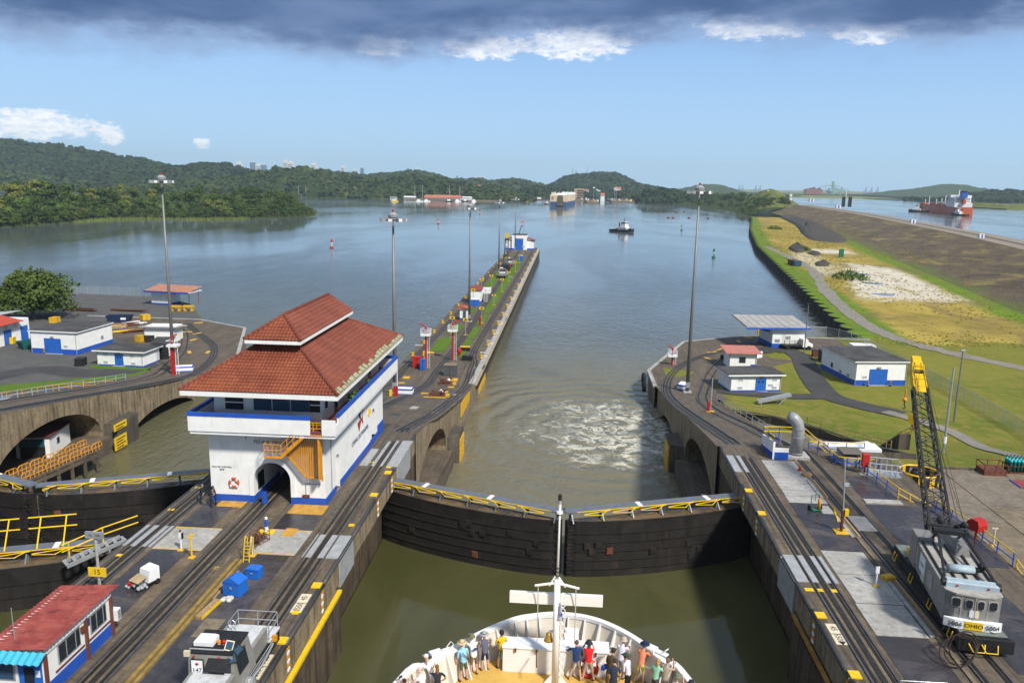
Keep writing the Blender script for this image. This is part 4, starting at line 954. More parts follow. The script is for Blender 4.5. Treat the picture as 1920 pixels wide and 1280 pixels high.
tile_slope(ch,(E1[0],E0[1],ez+.1),(E1[0],E1[1],ez+.1),(lx1,ly0,lz),(lx1,ly1,lz),M_tile2)
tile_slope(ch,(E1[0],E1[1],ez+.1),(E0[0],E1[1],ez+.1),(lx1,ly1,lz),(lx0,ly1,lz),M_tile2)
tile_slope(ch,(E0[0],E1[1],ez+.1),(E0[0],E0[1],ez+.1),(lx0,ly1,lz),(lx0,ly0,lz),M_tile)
MB().box(lx0+.1,lx1-.1,ly0+.1,ly1-.1,13.0,13.75).build('lantern_wall',M_white,ch)
MB().box(-27.5,-22.6,65.45,82.3,13.62,13.92).build('eave_board',M_white,ch)
U0, U1, uz = (-27.55,65.4), (-22.55,82.35), 13.98; rx, ra, rb, rz_ = -25.05, 68.5, 82.0, 15.65
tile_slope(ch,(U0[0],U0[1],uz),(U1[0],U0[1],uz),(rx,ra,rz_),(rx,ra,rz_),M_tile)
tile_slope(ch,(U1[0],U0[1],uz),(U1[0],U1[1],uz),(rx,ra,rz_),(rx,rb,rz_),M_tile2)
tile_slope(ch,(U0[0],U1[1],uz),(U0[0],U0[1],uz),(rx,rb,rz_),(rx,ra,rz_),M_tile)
MB().face([(U0[0],U1[1],uz),(U1[0],U1[1],uz),(rx,rb,rz_)]).build('gable',M_white,ch)
m = MB()
for a, b in (((E0[0],E0[1],ez+.1),(lx0,ly0,lz)),((E1[0],E0[1],ez+.1),(lx1,ly0,lz)),((E1[0],E1[1],ez+.1),(lx1,ly1,lz)),((E0[0],E1[1],ez+.1),(lx0,ly1,lz)),((U0[0],U0[1],uz),(rx,ra,rz_)),((U1[0],U0[1],uz),(rx,ra,rz_)),((rx,ra,rz_),(rx,rb,rz_))):
 a, b = Vector(a), Vector(b); n_ = int((b-a).length/.45)
 for i in range(n_): p, q = a+(b-a)*i/n_, a+(b-a)*(i+.96)/n_; m.tube(p+Vector((0,0,.08)),q+Vector((0,0,.06)),.15,.12,n=6)
o = m.build('hip_tiles',M_tile2,ch); o['kind'] = 'stuff'
m = MB()
M_lichen = paint('weathered_green_flashing',(.30,.33,.20),.8,.25,.5,4.)
yv_ = 61.4
rr = random.Random(3)
while yv_ < 86.5:
 w_ = .5+rr.random()*.9; m = MB(); zz = .16+rr.random()*.3; m._add([(E1[0]+.05,yv_,ez+.14),(E1[0]+.05,yv_+w_,ez+.14),(E1[0]-zz*1.3,yv_+w_-.1,ez+.24+zz*.65),(E1[0]-zz*1.2,yv_+.1,ez+.24+zz*.6)],[(0,1,2,3)]); m.build('gutter_flashing',M_lichen,ch); yv_ += w_+.05
stx = thing('steel_stair','orange steel stair with landings and a slatted screen on the front of the control house','stair',(0,0,0))
sy = y0-.95; A_ = (-23.45,4.72); B_ = (-21.3,6.75)
m = MB(); m.bar((A_[0],sy-.4,A_[1]),(B_[0],sy-.4,B_[1]),.08,.28); m.bar((A_[0],sy+.4,A_[1]),(B_[0],sy+.4,B_[1]),.08,.28)
m.box(-24.95,-23.4,sy-.5,sy+.5,4.57,4.72); m.box(-21.4,-19.9,sy-.5,sy+.5,6.6,6.75); m.build('stair_frame',M_org,stx)
m0 = MB().box(-.14,.14,-.38,.38,-.02,.02).mesh('tread',M_grey)
for k in range(11):
 o = bpy.data.objects.new('tread',m0); COL.objects.link(o); o.parent = stx; t = (k+.5)/11; o.location = (A_[0]+(B_[0]-A_[0])*t,sy,A_[1]+(B_[1]-A_[1])*t+.1)
MB().box(-24.9,-23.45,sy-.42,sy+.42,4.722,4.74).build('landing_plate',M_grey,stx)
for yy in (sy-.46,sy+.44):
 m = MB()
 for dz in (.55,1.05): m.pipe([(-24.9,yy,4.72+dz),(-23.45,yy,4.72+dz),(-21.35,yy,6.75+dz),(-19.95,yy,6.75+dz)],.035,6)
 for t in (-24.9,-24.2,-23.45): m.tube((t,yy,4.72),(t,yy,5.77),.035,n=6)
 for k in range(1,4): x = -23.45+2.1*k/4; m.tube((x,yy,4.72+2*k/4),(x,yy,5.77+2*k/4),.035,n=6)
 for t in (-21.35,-20.65,-19.95): m.tube((t,yy,6.75),(t,yy,7.8),.035,n=6)
 m.build('handrail',M_org,stx)
m = MB();
for dz in (.55,1.05): m.tube((-24.9,sy-.46,4.72+dz),(-24.9,sy+.44,4.72+dz),.035,n=6)
m.build('handrail',M_org,stx)
for k in range(17):
 x = -23.3+k*.185; top = A_[1]+(B_[1]-A_[1])*(x-A_[0])/(B_[0]-A_[0])-.18; top = min(top,6.6); lo = max(2.75,4.75-(x+23.3)*1.2)
 MB().box(x,x+.10,sy+.30,sy+.36,lo,top).build('slat',M_org,stx)
m = MB(); m.box(-20.35,-20.22,sy-.36,sy+.40,2.75,6.6); m.build('screen_panel',M_org,stx)
m = MB(); m.bar((-23.3,sy+.33,4.75),(-21.6,sy+.33,2.72),.09,.14); m.bar((-21.65,sy+.33,2.72),(-20.2,sy+.33,2.7),.09,.12); m.box(-20.33,-20.22,sy+.34,sy+.5,2.4,2.85); m.build('screen_frame',M_org,stx)
sg = thing('name_board','white board lettered PEDRO MIGUEL on the front of the control house','sign',(-24.75,y0-.06,5.5))
MB().box(-1.5,1.5,-.02,.03,-.27,.27).build('board',M_tarp,sg); text('PEDRO  MIGUEL',.43,M_ink,sg,(0,-.035,0),(R(90),0,0))
em = thing('wall_emblem','red white and blue star emblem with CANAL DE PANAMA lettering on the side wall','emblem',(x1+.02,75.6,3.75)); em.scale = (1,1.5,1.5)
def star(m,r,r2,cx,cy,rot,n=5):
 pts = []
 for i in range(2*n): a = rot+math.pi*i/n; q = r if i % 2 == 0 else r2; pts.append((cx+q*math.cos(a),cy+q*math.sin(a)))
 return pts
M_navy = plain('emblem_navy',(.02,.035,.13),.6); M_emred = plain('emblem_red',(.35,.03,.02),.6)
def yz(poly,z,mat,nm):
 m = MB(); m.xprism(poly,z,z+.02); m.build(nm,mat,em)
yz([(-.75,1.15),(-.05,1.75),(.1,.95),(-.3,.35),(-.55,.6)],0,M_navy,'star_point'); yz([(.15,.95),(.95,1.1),(.35,.5),(.5,-.25),(0,.2),(-.25,.3)],0,M_emred,'star_point')
yz([(-.9,.2),(-.3,.3),(.0,.12),(-.55,-.45)],.0,M_emred,'star_point'); yz([(-.2,.55),(.12,.85),(.28,.5),(.0,.28)],.025,M_tarp,'star_point')
text('CANAL DE PANAMA',.46,M_navy,em,(.03,-.3,-.78),(R(90),0,R(90)))
text('SALA DE CONTROL',.20,M_ink,ch,(-29.75+.5,y0-.03,3.1),(R(90),0,0)); text('ESTE',.20,M_ink,ch,(-29.25,y0-.03,2.85),(R(90),0,0))
m = MB(); m.pipe([(x1+.07,65.3,.65),(x1+.07,65.3,5.6),(x1+.07,67.5,6.2)],.035,6); m.tube((-27.0,y0-.05,5.6),(-27.0,y0-.05,6.4),.03,n=5); m.pipe([(-21.9,y0-.05,.7),(-21.9,y0-.05,1.9),(-20.6,y0-.05,1.9)],.03,5); m.build('conduit',M_clight,ch)
MB().box(x1+.003,x1+.2,78.4,78.75,3.7,4.3).build('wall_lamp',M_ylw,ch); MB().box(-22.2,-21.6,y0-.12,y0-.003,.66,.9).build('tap_box',M_redor,ch)
lb = thing('life_ring','orange life ring hung on the white front of the control house','life ring',(-28.2,y0-.1,1.75))
m = MB(); m.pipe([(.38*math.cos(2*math.pi*i/20),0,.38*math.sin(2*math.pi*i/20)) for i in range(20)],.10,8,True); m.build('ring',paint('life_ring_orange',(.55,.10,.03),.6,.1,.2),lb,True)
m = MB();
for a in (0,90,180,270): c, s = math.cos(R(a+45)), math.sin(R(a+45)); m.cbox((.38*c,0,.38*s-.1),(.14,.23,.2))
m.build('band',M_white,lb)
def leafball(mb,c,r,n,rr,leaf=.16,flat=1.):
 for _ in range(n):
  d_ = Vector((rr.gauss(0,1),rr.gauss(0,1),rr.gauss(0,1))).normalized()*r*(.55+.45*rr.random()); p = Vector(c)+Vector((d_.x,d_.y,d_.z*flat))
  a = Vector((rr.gauss(0,1),rr.gauss(0,1),rr.gauss(0,.6))).normalized(); b = a.cross(Vector((rr.gauss(0,1),rr.gauss(0,1),rr.gauss(0,1)))).normalized()
  s = leaf*(.6+.8*rr.random()); mb.face([p-a*s,p+b*s*.6,p+a*s,p-b*s*.6])
M_leaf = plain('plant_leaf',(.09,.16,.02),.6)
for k, (yy,r_) in enumerate(((70.0,.55),(71.6,.4),(76.2,.38))):
 t = thing('potted_plant',('largest leafy potted plant on the balcony beside the blue rail','smaller potted plant beside the largest one on the balcony','potted plant alone further along the balcony')[k],'potted plant',(bx1-.6,yy,7.0))
 MB().lathe([(.16,0),(.24,.4),(.26,.42)],n=10).build('pot',M_redor,t); m = MB(); leafball(m,(0,0,.42+r_*.9),r_,110,rnd,.2); m.build('foliage',M_leaf,t)
# ------------------------------------------------------------------ yards and small buildings
def frame_from(A,B):
 A, B = Vector(A), Vector(B); d = (B-A); d.z = 0; return A, math.atan2(d.y,d.x), d.length
def hut(name,label,A,B,depth,h,roofm,base=.9,over=.35,slope=0.,roof_th=.25,door=None,vents=(),windows=(),sidewin=(),cat='building',basec=None,wallm=None,sidedoor=None,group=None,pipes=False):
 """box building: front wall from A to B (ground points), depth going away from the viewer"""
 A, rz, w = frame_from(A,B); t = thing(name,label,cat,A,rz,group); Wm = wallm or M_white
 MB().box(0,w,0,depth,-.3,h).build('wall',Wm,t)
 m = MB(); m.box(-.03,w+.03,-.03,depth+.03,-.05,base); m.build('base_band',basec or M_blue,t) if base else None
 m = MB(); a, b = h, h+slope
 m._add([(-over,-over,a),(w+over,-over,a),(w+over,depth+over,b),(-over,depth+over,b),(-over,-over,a+roof_th),(w+over,-over,a+roof_th),(w+over,depth+over,b+roof_th),(-over,depth+over,b+roof_th)],
  [(3,2,1,0),(4,5,6,7),(0,1,5,4),(1,2,6,5),(2,3,7,6),(3,0,4,7)])
 m.build('roof',roofm,t)
 m = MB(); z0 = h+.02
 m.box(-over-.03,w+over+.03,-over-.04,-over-.002,a-.02,a+roof_th*.8); m.box(-over-.04,-over-.002,-over,depth+over,a-.02,a+roof_th*.6); m.box(w+over+.002,w+over+.04,-over,depth+over,a-.02,a+roof_th*.6)
 if slope == 0: m.build('fascia_board',M_white,t)
 if door:
  for (dx,dw,dh,kind) in door:
   f = MB().box(dx,dx+dw,-.07,-.032,.0,dh).build('door',M_bluedoor,t)
   if kind == 'roller':
    m = MB()
    for k in range(int(dh/.22)): m.box(dx+.05,dx+dw-.05,-.085,-.072,k*.22+.03,k*.22+.17)
    m.build('door_slats',M_bluedoor,f)
   else:
    MB().box(dx+dw/2-.015,dx+dw/2+.015,-.08,-.072,.05,dh-.05).build('door_gap',M_black,f)
    for k in (.2,.6): MB().box(dx+dw*k,dx+dw*(k+.2),-.085,-.072,dh*.68,dh*.82).build('door_window',M_glass,f)
 for (vx,vz) in vents:
  f = MB().box(vx,vx+.9,-.05,-.005,vz,vz+.5).build('vent',M_tarp,t); m = MB()
  for k in range(4): m.box(vx+.06+k*.21,vx+.20+k*.21,-.06,-.051,vz+.06,vz+.44)
  m.build('louvre',M_grey,f)
 for x_ in (.12,w-.12):
  m = MB(); m.tube((x_,-.09,0),(x_,-.09,h),.05,n=6); m.build('downpipe',M_clight,t)
 if door: dx = door[0][0]+door[0][1]/2; MB().box(dx-.35,dx+.35,-.22,-.07,door[0][2]+.12,door[0][2]+.42).build('door_lamp',M_grey,t); MB().box(door[0][0]-.3,door[0][0]+door[0][1]+.3,-.5,-.034,-.02,.06).build('threshold',M_clight,t)
 for (wx,ww,z0,z1) in windows:
  f = MB().box(wx-.05,wx+ww+.05,-.05,-.005,z0-.05,z1+.05).build('window',M_grey,t); MB().box(wx,wx+ww,-.06,-.051,z0,z1).build('pane',M_glass,f)
 for (sx,yy,ww,z0,z1,mt) in sidewin:
  x = 0 if sx < 0 else w
  f = MB().box(x-.05 if sx < 0 else x+.005,x-.005 if sx < 0 else x+.05,yy-.05,yy+ww+.05,z0-.05,z1+.05).build('window',M_tarp,t)
  MB().box(x-.07 if sx < 0 else x+.051,x-.051 if sx < 0 else x+.07,yy,yy+ww,z0,z1).build('pane',mt,f)
 return t
yz0 = LZ-.04
mb = MB(); mb.face([(-400,60,yz0-.3),(-92,60,yz0-.3),(-92,126,yz0-.3),(-400,126,yz0-.3)])
mb = MB(); mb.face([(-420,40,yz0),(-93,40,yz0),(-93,98,yz0),(-92,104,yz0),(-89,112,yz0),(-84,119,yz0),(-78,124.5,yz0),(-66.5,128,yz0),(-66,150,yz0),(-76,181,yz0),(-91.5,191.3,yz0),(-106,216,yz0),(-118,226,yz0),(-165,232,yz0),(-420,246,yz0)])
tag(mb.build('yard_ground',M_asphyard),kind='structure')
mb = MB(); shore = [(-91.5,191.3),(-106,216),(-118,226),(-165,232),(-420,246)]
for p, q in zip(shore,shore[1:]): mb.face([(*p,yz0),(*q,yz0),(q[0]+1,q[1]+4,-12),(p[0]+1,p[1]+4,-12)])
tag(mb.build('shore_bank',M_dam),kind='structure')
ribbon('road',[gp(*p,LZ) for p in [(-60,720),(20,700),(90,692),(160,700),(240,695),(275,690),(270,672)]],5.5,LZ-.02,M_asph)
for name, pts in (('grass_verge',[(0,722),(120,712),(250,700),(285,690),(300,692),(270,706),(120,722),(0,738)]),('grass_verge',[(320,640),(335,618),(356,622),(358,655),(335,662)]),('grass_verge',[(243,632),(260,622),(285,624),(272,640)]),('grass_verge',[(165,686),(185,683),(280,690),(290,694),(170,690)])):
 tag(MB().face([tuple(gp(*p,LZ)+Vector((0,0,-.005))) for p in pts]).build(name,M_bed),kind='structure')
def pit(X,label):
 w = thing('retaining_wall',label,'retaining wall',(0,0,0))
 pts = [(24.6,126.2),(27.5,125.5),(32.5,123.0),(38.1,117.),(40.6,110.9),(40.9,104),(40.6,101.9),(39.6,98.0),(39.3,88.)]
 pts = cr2(pts,4); m = MB()
 for p, q in zip(pts,pts[1:]):
  zp, zq = (hland(*p)+.12,hland(*q)+.12)
  m.face([(X(p[0]),p[1],-12.),(X(q[0]),q[1],-12.),(X(q[0]),q[1],zq),(X(p[0]),p[1],zp)])
  m.face([(X(p[0]),p[1],zp),(X(q[0]),q[1],zq),(X(q[0]+.45),q[1]+.3,zq),(X(p[0]+.45),p[1]+.3,zp)])
 m.build('wall_body',M_stone,w)
 m = MB(); m.face([(X(24.6),88,-12),(X(39.3),88,-12),(X(39.3),88,-1.3),(X(24.6),88,-.8)]); m.build('wall_body',M_stone,w)
 return w
pit(lambda x: x,'dark curved retaining wall round the churning pool on the right bank'); pit(lambda x: MIRX-x,'dark curved retaining wall round the dry pit beside the left incline')
M_pool = watermat('pool_water',(.10,.095,.06),(.14,.13,.085),False,(37.,116.,9.))
tag(MB().face([(24.5,87,-8.9),(42,87,-8.9),(42,127,-8.9),(24.5,127,-8.9)]).build('pool_water',M_pool),kind='structure')
tag(MB().face([(MIRX-24,87,-10.3),(MIRX-42,87,-10.3),(MIRX-42,128,-10.3),(MIRX-24,128,-10.3)]).build('pit_floor',M_stone),kind='structure')
hz_ = lambda x, y: hland(x,y)+.10
def gph(px,py,k=30):
 z = LZ
 for _ in range(k): p = gp(px,py,z); z = .5*z+.5*(hland(p.x,p.y) if p.y < 196 else -8.1)
 return Vector((p.x,p.y,z))
ribbon('road',[gph(*p) for p in [(1425,660),(1460,653),(1500,668),(1515,695),(1535,725),(1560,745),(1620,762),(1690,777)]],4.6,hz_,M_asph)
ribbon('road',[gph(*p) for p in [(1560,742),(1510,744),(1460,742),(1400,738),(1345,733)]],3.4,lambda x,y: hland(x,y)+.11,M_asph)
ribbon('path',[gph(*p) for p in [(1660,772),(1740,795),(1800,818),(1850,842),(1930,866)]],2.3,lambda x,y: hland(x,y)+.12,M_path)
ribbon('path',[gph(*p) for p in [(1452,660),(1490,652),(1520,653)]],3,lambda x,y: hland(x,y)+.115,M_asph)
M_yard = concrete('yard_paving',(.23,.19,.145),(.165,.135,.105),(.055,.05,.044),.3,wet=.25)
ysl = thing('yard_paving','tan paved yard of large slabs behind the crane platform','paving',(0,0,0)); ysl['kind'] = 'structure'; del ysl['category']; del ysl['label']
for i, (xa,xb,ya,yb,mt) in enumerate([(34,39.9,70,83.9,M_yard),(40,46,74,83.9,M_yard),(46.1,62,70,83.9,M_ctan),(40,46,66,73.9,M_ctan),(34,39.9,58,69.9,M_ctan),(40,46,56,65.9,M_yard),(46.1,62,56,69.9,M_yard),(34,39.9,40,57.9,M_cdark),(40,62,40,55.9,M_asph)]):
 MB().box(xa,xb,ya,yb,-2.2,-1.5-.004*(i % 3)).build('paving_slab',mt,ysl)
m = MB(); m.box(34,62,83.9,84.2,-2.2,-1.3); m.build('kerb',M_cdark,ysl)
sp = thing('platform_steps','stepped concrete end of the crane platform beside the yellow railing','steps',(0,0,0))
for k, (a,b) in enumerate(((57.0,57.8),(56.2,57.0))): MB().box(31.2,34.1,a,b,-1.6,-.45-.5*k).build('step',M_cdark,sp)
# ---- buildings, right bank
A, B = gp(1601,722,LZ), gp(1697,722,LZ)
b_ = hut('storehouse','white flat-roofed storehouse with blue roller door beside the chain-link fence',A,B,13.5,4.3,M_roofdk,.95,.3,0,.22,door=[(2.7,3.4,3.0,'roller')],vents=[(1.4,1.3)],sidewin=[(-1,2.,.8,.9,1.6,M_grey),(-1,5.,.8,.9,1.6,M_grey),(-1,8.6,.8,1.3,2.2,M_glass)])
for px, lab in ((1627,'left'),(1669,'right')):
 c = gp(px,724,LZ); t = thing('bollard',f'black and yellow bollard on the {lab} of the blue roller door at the right-bank storehouse','bollard',c,0,'storehouse door bollards')
 MB().tube((0,0,0),(0,0,1.1),.14,n=8).build('post',M_black,t)
 for z in (.35,.8): MB().tube((0,0,z),(0,0,z+.2),.145,n=8).build('band',M_ylw,t)
A, B = gp(1368,734,LZ), gp(1463,733,LZ)
A.z = B.z = LZ-.03
b_ = hut('switch_house','low white switch house with dark roof and blue double door on the right bank',A,B,5.6,2.9,M_roofdk,.28,.55,0,.28,door=[(4.6,1.9,2.35,'double')],vents=[(1.4,1.9),(1.4,.45),(7.6,1.9),(7.6,.45),(6.9,.9)])
A = gph(1366,690); B = gph(1410,692); B.z = A.z = LZ
t = hut('gate_hut','small white hut with faded red sheet roof beside the curving tracks on the right',A,A+Vector((5.4,.3,0)),4.2,3.0,paint('faded_red_sheet',(.42,.16,.13),.7,.2,.5,2.),.0,.8,.5,.12,windows=[(2.0,1.2,1.1,2.2)])
MB().box(4.3,5.42,-.06,4.3,-.05,.8).build('base_band',M_blue,t)
rp = thing('ramp','white walled ramp behind the small red-roofed hut','ramp',A+Vector((2,5.5,0)),R(40)); MB().box(0,9,0,3.4,0,.9).build('ramp_deck',M_black,rp)
MB().box(0,9,-.25,-.005,0,1.3).build('side_wall',M_white,rp)
A, B = gp(1437,644,LZ), gp(1466,650,LZ);
t = thing('canopy_house','white blue-based house under a wide grey canopy roof at the end of the right wall','building',(44.5,178,LZ),R(8))
MB().box(1.2,8.5,0,8.,0,4.4).build('wall',M_white,t); MB().box(1.16,8.54,-.04,8.04,0,1.0).build('base_band',M_blue,t)
m = MB(); m._add([(-5.2,-1.,4.7),(9.4,-1.,4.5),(9.4,9.,5.6),(-5.2,9.,5.8),(-5.2,-1.,4.95),(9.4,-1,4.75),(9.4,9,5.85),(-5.2,9,6.05)],[(3,2,1,0),(4,5,6,7),(0,1,5,4),(1,2,6,5),(2,3,7,6),(3,0,4,7)]); m.build('roof',paint('grey_roof_sheet',(.33,.32,.31),.6,.15,.4,.8),t)
for i in range(9): MB().bar((-5.1+i*1.8,-1,4.98-i*.025),(-5.1+i*1.8,9,6.08-i*.025),.06,.05).build('roof_seam',M_grey,t)
m = MB(); m.box(-5.2,9.4,-1.06,-.9,4.35,4.72); m.bar((-3.8,2,4.6),(1.3,2,3.4),.25,.4); m.bar((-3.8,6,4.9),(1.3,6,3.6),.25,.4); m.build('canopy_beam',M_blue,t)
for k, s in enumerate((1.8,4.2)): MB().box(s,s+1.1,-.06,-.041,1.3+k*.7,2.+k*.7).build('vent',M_grey,t)
# ---- buildings, left yard
A, B = gp(60,661,LZ), gp(146,665,LZ)
hut('storehouse','larger white flat-roofed storehouse with blue doorway in the left yard',A,B,11.5,4.4,M_roofdk,1.0,.3,0,.25,door=[(2.9,3.6,3.1,'roller')],vents=[(7.0,1.35)],sidewin=[(1,7.5,.9,1.7,2.4,M_grey)])
for px, lab in ((83,'left'),(120,'right')):
 c = gp(px,663,LZ); t = thing('bollard',f'black and yellow bollard on the {lab} of the blue doorway in the left yard','bollard',c,0,'left yard door bollards')
 MB().tube((0,0,0),(0,0,1.1),.14,n=8).build('post',M_black,t)
 for z in (.35,.8): MB().tube((0,0,z),(0,0,z+.2),.145,n=8).build('band',M_ylw,t)
A, B = gp(183,684,LZ), gp(269,688,LZ)
hut('switch_house','low white switch house with dark roof and blue double door in the left yard',A,B,5.6,2.75,M_roofdk,.22,.55,0,.28,door=[(3.6,1.7,2.3,'double')],vents=[(1.3,1.85),(1.3,.4),(6.6,1.75),(6.8,.35)])
A, B = gp(286,668,LZ), gp(316,668,LZ)
hut('tool_hut','small white hut with black roof behind the leftmost light mast',A,B,3.6,2.6,M_roofdk,0,.3,.5,.15)
A = gp(271,640,LZ); t = hut('shelter','white shelter with slanting grey roof near the fuel drums in the left yard',A,A+Vector((6.5,.5,0)),4.5,3.2,paint('grey_roof_sheet2',(.36,.35,.33),.7,.15,.5),.0,.8,-.5,.14)
t = thing('canopy_house','white house under a tiled canopy roof at the far end of the left wall','building',(-115.5,213,LZ),R(-8))
MB().box(0,5.6,0,5,0,3.9).build('wall',M_white,t); MB().box(-.03,5.63,-.03,5.03,0,.5).build('base_band',M_blue,t)
tile_slope(t,(-1.2,-1.6,3.95),(12.6,-1.6,3.95),(-1.2,5,5.0),(12.6,5,5.0),paint('tan_red_tile',(.36,.17,.12),.8,.2,.4),.6,1.0,.1)
m = MB(); m.box(-1.2,12.6,-1.65,-1.5,3.5,3.9); m.bar((5.5,2,2.9),(10,2,3.9),.3,.5); m.build('canopy_beam',M_blue,t)
MB().box(-1.2,12.6,-1.5,5,3.75,3.9).build('soffit',M_white,t)
for x in (9,12): MB().tube((x,4,0),(x,4,4.0),.09).build('post',M_red if x > 11 else M_grey,t)
A, B = gp(-60,668,LZ), gp(57,634,LZ)
t = thing('workshop','long white workshop with blue doors and red and grey roof at the left edge','building',A,frame_from(A,B)[1]); w = (B-A).length
MB().box(0,w,0,9,0,4.6).build('wall',M_white,t)
for k in range(5): MB().box(w-2.9-k*5.2,w-.6-k*5.2,-.06,-.004,0,3.1).build('door',M_bluedoor,t)
m = MB(); m._add([(-1,-1.4,4.5),(w-3.6,-1.4,4.5),(w-3.6,4.5,5.7),(-1,4.5,5.7),(-1,-1.4,4.62),(w-3.6,-1.4,4.62),(w-3.6,4.5,5.82),(-1,4.5,5.82)],[(3,2,1,0),(4,5,6,7),(0,1,5,4),(1,2,6,5),(2,3,7,6),(3,0,4,7)]); m.build('roof',paint('bright_red_sheet',(.42,.06,.03),.6,.1,.2),t)
m = MB(); m._add([(-1,4.5,5.7),(w+2.6,3.5,5.5),(w+2.6,9.6,4.9),(-1,9.6,4.9),(-1,4.5,5.85),(w+2.6,3.5,5.65),(w+2.6,9.6,5.05),(-1,9.6,5.05)],[(3,2,1,0),(4,5,6,7),(0,1,5,4),(1,2,6,5),(2,3,7,6),(3,0,4,7)]); m.build('roof',paint('light_grey_sheet',(.40,.41,.41),.55,.1,.3),t)
for k in range(6): MB().box(w-4.6-k*3.2,w-3.6-k*3.2,-.05,-.004,3.2,4.2).build('window',M_cream,t)
t = thing('boat_shed','small white shed with maroon roof and open green shutter under the first left arch','building',(-71.5,95.2,-9.2),R(12))
MB().box(0,4.2,0,6.5,0,2.9).build('wall',M_white,t); MB().box(-.3,4.5,-.3,6.8,2.9,3.05).build('roof',paint('maroon_roof',(.12,.04,.04),.7,.2,.3),t)
MB().box(.5,3.6,-.06,-.004,.02,1.7).build('doorway',M_black,t); MB().box(.5,3.6,-.12,-.065,1.55,2.6).build('shutter',paint('teal_shutter',(.02,.09,.12),.6,.1,.2),t)
f = MB().box(4.205,4.26,2.1,3.0,1.2,2.1).build('window',M_grey,t); MB().box(4.262,4.28,2.2,2.9,1.3,2.0).build('pane',M_glass,f)
cwk = thing('boarding_jetty','low timber jetty with yellow tube rails running under the left arch','jetty',(0,0,0))
ja, jb = Vector((-56.5,70.8,-8.0)), Vector((-65.0,108,-9.0))
ja, jb = gp(25,905,-8.6), gp(178,840,-8.6)
MB().bar(ja,jb,2.6,.3).build('deck',M_cdark,cwk); d_ = (jb-ja).normalized(); r_ = Vector((d_.y,-d_.x,0))
for s in (-1.2,1.2):
 n_ = 7
 for k in range(n_):
  p, q = ja.lerp(jb,(k+.04)/n_)+r_*s, ja.lerp(jb,(k+.96)/n_)+r_*s; u = Vector((0,0,1))
  m = MB(); m.pipe([p+u*.15,p+u*1.0,p+d_*.25+u*1.2,q-d_*.25+u*1.2,q+u*1.0,q+u*.5,q-d_*.25+u*.6,p+d_*.2+u*.6],.055,6)
  for t_ in (.35,.7): a = p.lerp(q,t_); m.tube(a+u*.1,a+u*1.2,.05,n=6)
  m.build('rail_panel',M_org,cwk)
m = MB(); m.bar(ja+r_*1.3-u*.5,jb+r_*1.3-u*.5,.2,.4)
for k in range(6): a = ja.lerp(jb,(k+.5)/6)+r_*1.25; m.box(a.x-.15,a.x+.15,a.y-.15,a.y+.15,-12,-8.7)
m.build('piles',M_cdark,cwk)
for (pa,pb,pc) in (((213,797),(236,782),0),((214,822),(236,806),1)):
 a, b = gx(*pa,XL(14.8)+.06), gx(*pb,XL(14.8)+.06); hh = 1.0 if pc == 0 else 1.9
 t = thing('warning_board','small upper yellow notice board on the left fender pier' if pc == 0 else 'large lower yellow notice board on the left fender pier','sign',(a.x,min(a.y,b.y),a.z-hh))
 MB().box(-.02,.08,0,abs(b.y-a.y),0,hh).build('board',M_ylw,t)
 for k in range(2+pc*2): MB().box(.081,.09,.4,abs(b.y-a.y)-.4-.5*(k % 2),hh-.3-k*.42-.16,hh-.3-k*.42).build('print',M_ink,t)
# ---- shed 15 (near left): red corrugated roof, blue base
A = Vector((-27.2,33.0,0)); t = thing('crew_shed','white and blue crew shed with red corrugated roof in the near left corner','building',(0,0,0))
sx0, sx1, sy0, sy1, sh = -30.1, -27.15, 36.5, 42.7, 2.55
MB().box(sx0,sx1,sy0,sy1,0,sh+.3).build('wall',M_white,t); MB().box(sx0-.03,sx1+.035,sy0-.03,sy1+.035,0,.78).build('base_band',M_blue,t)
MB().box(sx0-.02,sx1-1.45,sy0-.07,sy0-.035,0,2.6).build('base_band',M_white,t); MB().box(sx1-1.4,sx1-.1,sy0-.08,sy0-.036,0,2.5).build('door',M_bluedoor,t)
f = MB().box(sx1-1.1,sx1-.55,sy0-.1,sy0-.081,.95,1.85).build('window',M_black,t); MB().box(sx1-1.05,sx1-.6,sy0-.11,sy0-.101,1.,1.8).build('pane',M_glass,f)
MB().box(sx1-.45,sx1-.2,sy0-.1,sy0-.082,1.3,1.7).build('notice',M_tarp,t)
f = MB().box(sx0+.1,sx1-1.6,sy0-.1,sy0-.071,1.0,2.2).build('window',M_galv,t); MB().box(sx0+.2,sx1-1.7,sy0-.12,sy0-.101,1.1,2.1).build('pane',M_bglass,f)
for (ya,yb) in ((37.6,39.6),(40.6,42.2)):
 f = MB().box(sx1+.01,sx1+.07,ya,yb,1.3,2.45).build('window',M_galv,t); MB().box(sx1+.071,sx1+.085,ya+.08,yb-.08,1.38,2.38).build('pane',M_glass,f)
 for k in (.33,.75): MB().box(sx1+.072,sx1+.1,ya+(yb-ya)*k,ya+(yb-ya)*k+.07,1.38,2.38).build('glazing_bar',M_galv,f)
 MB().box(sx1+.04,sx1+.1,ya-.3,yb+.3,1.02,1.09).build('sill',paint('maroon_trim',(.11,.025,.02),.6,.1,.2),t)
for yy in (sy0-.06,40.05,sy1-.1): MB().box(sx1+.02,sx1+.16,yy,yy+.18,0,2.6).build('pilaster',paint('brown_post',(.14,.05,.035),.6,.1,.2),t)
m = MB(); nw = 40; P = []
for j in range(2):
 y = sy0-.55+(sy1-sy0+.9)*0
rows_ = []
nco = 96
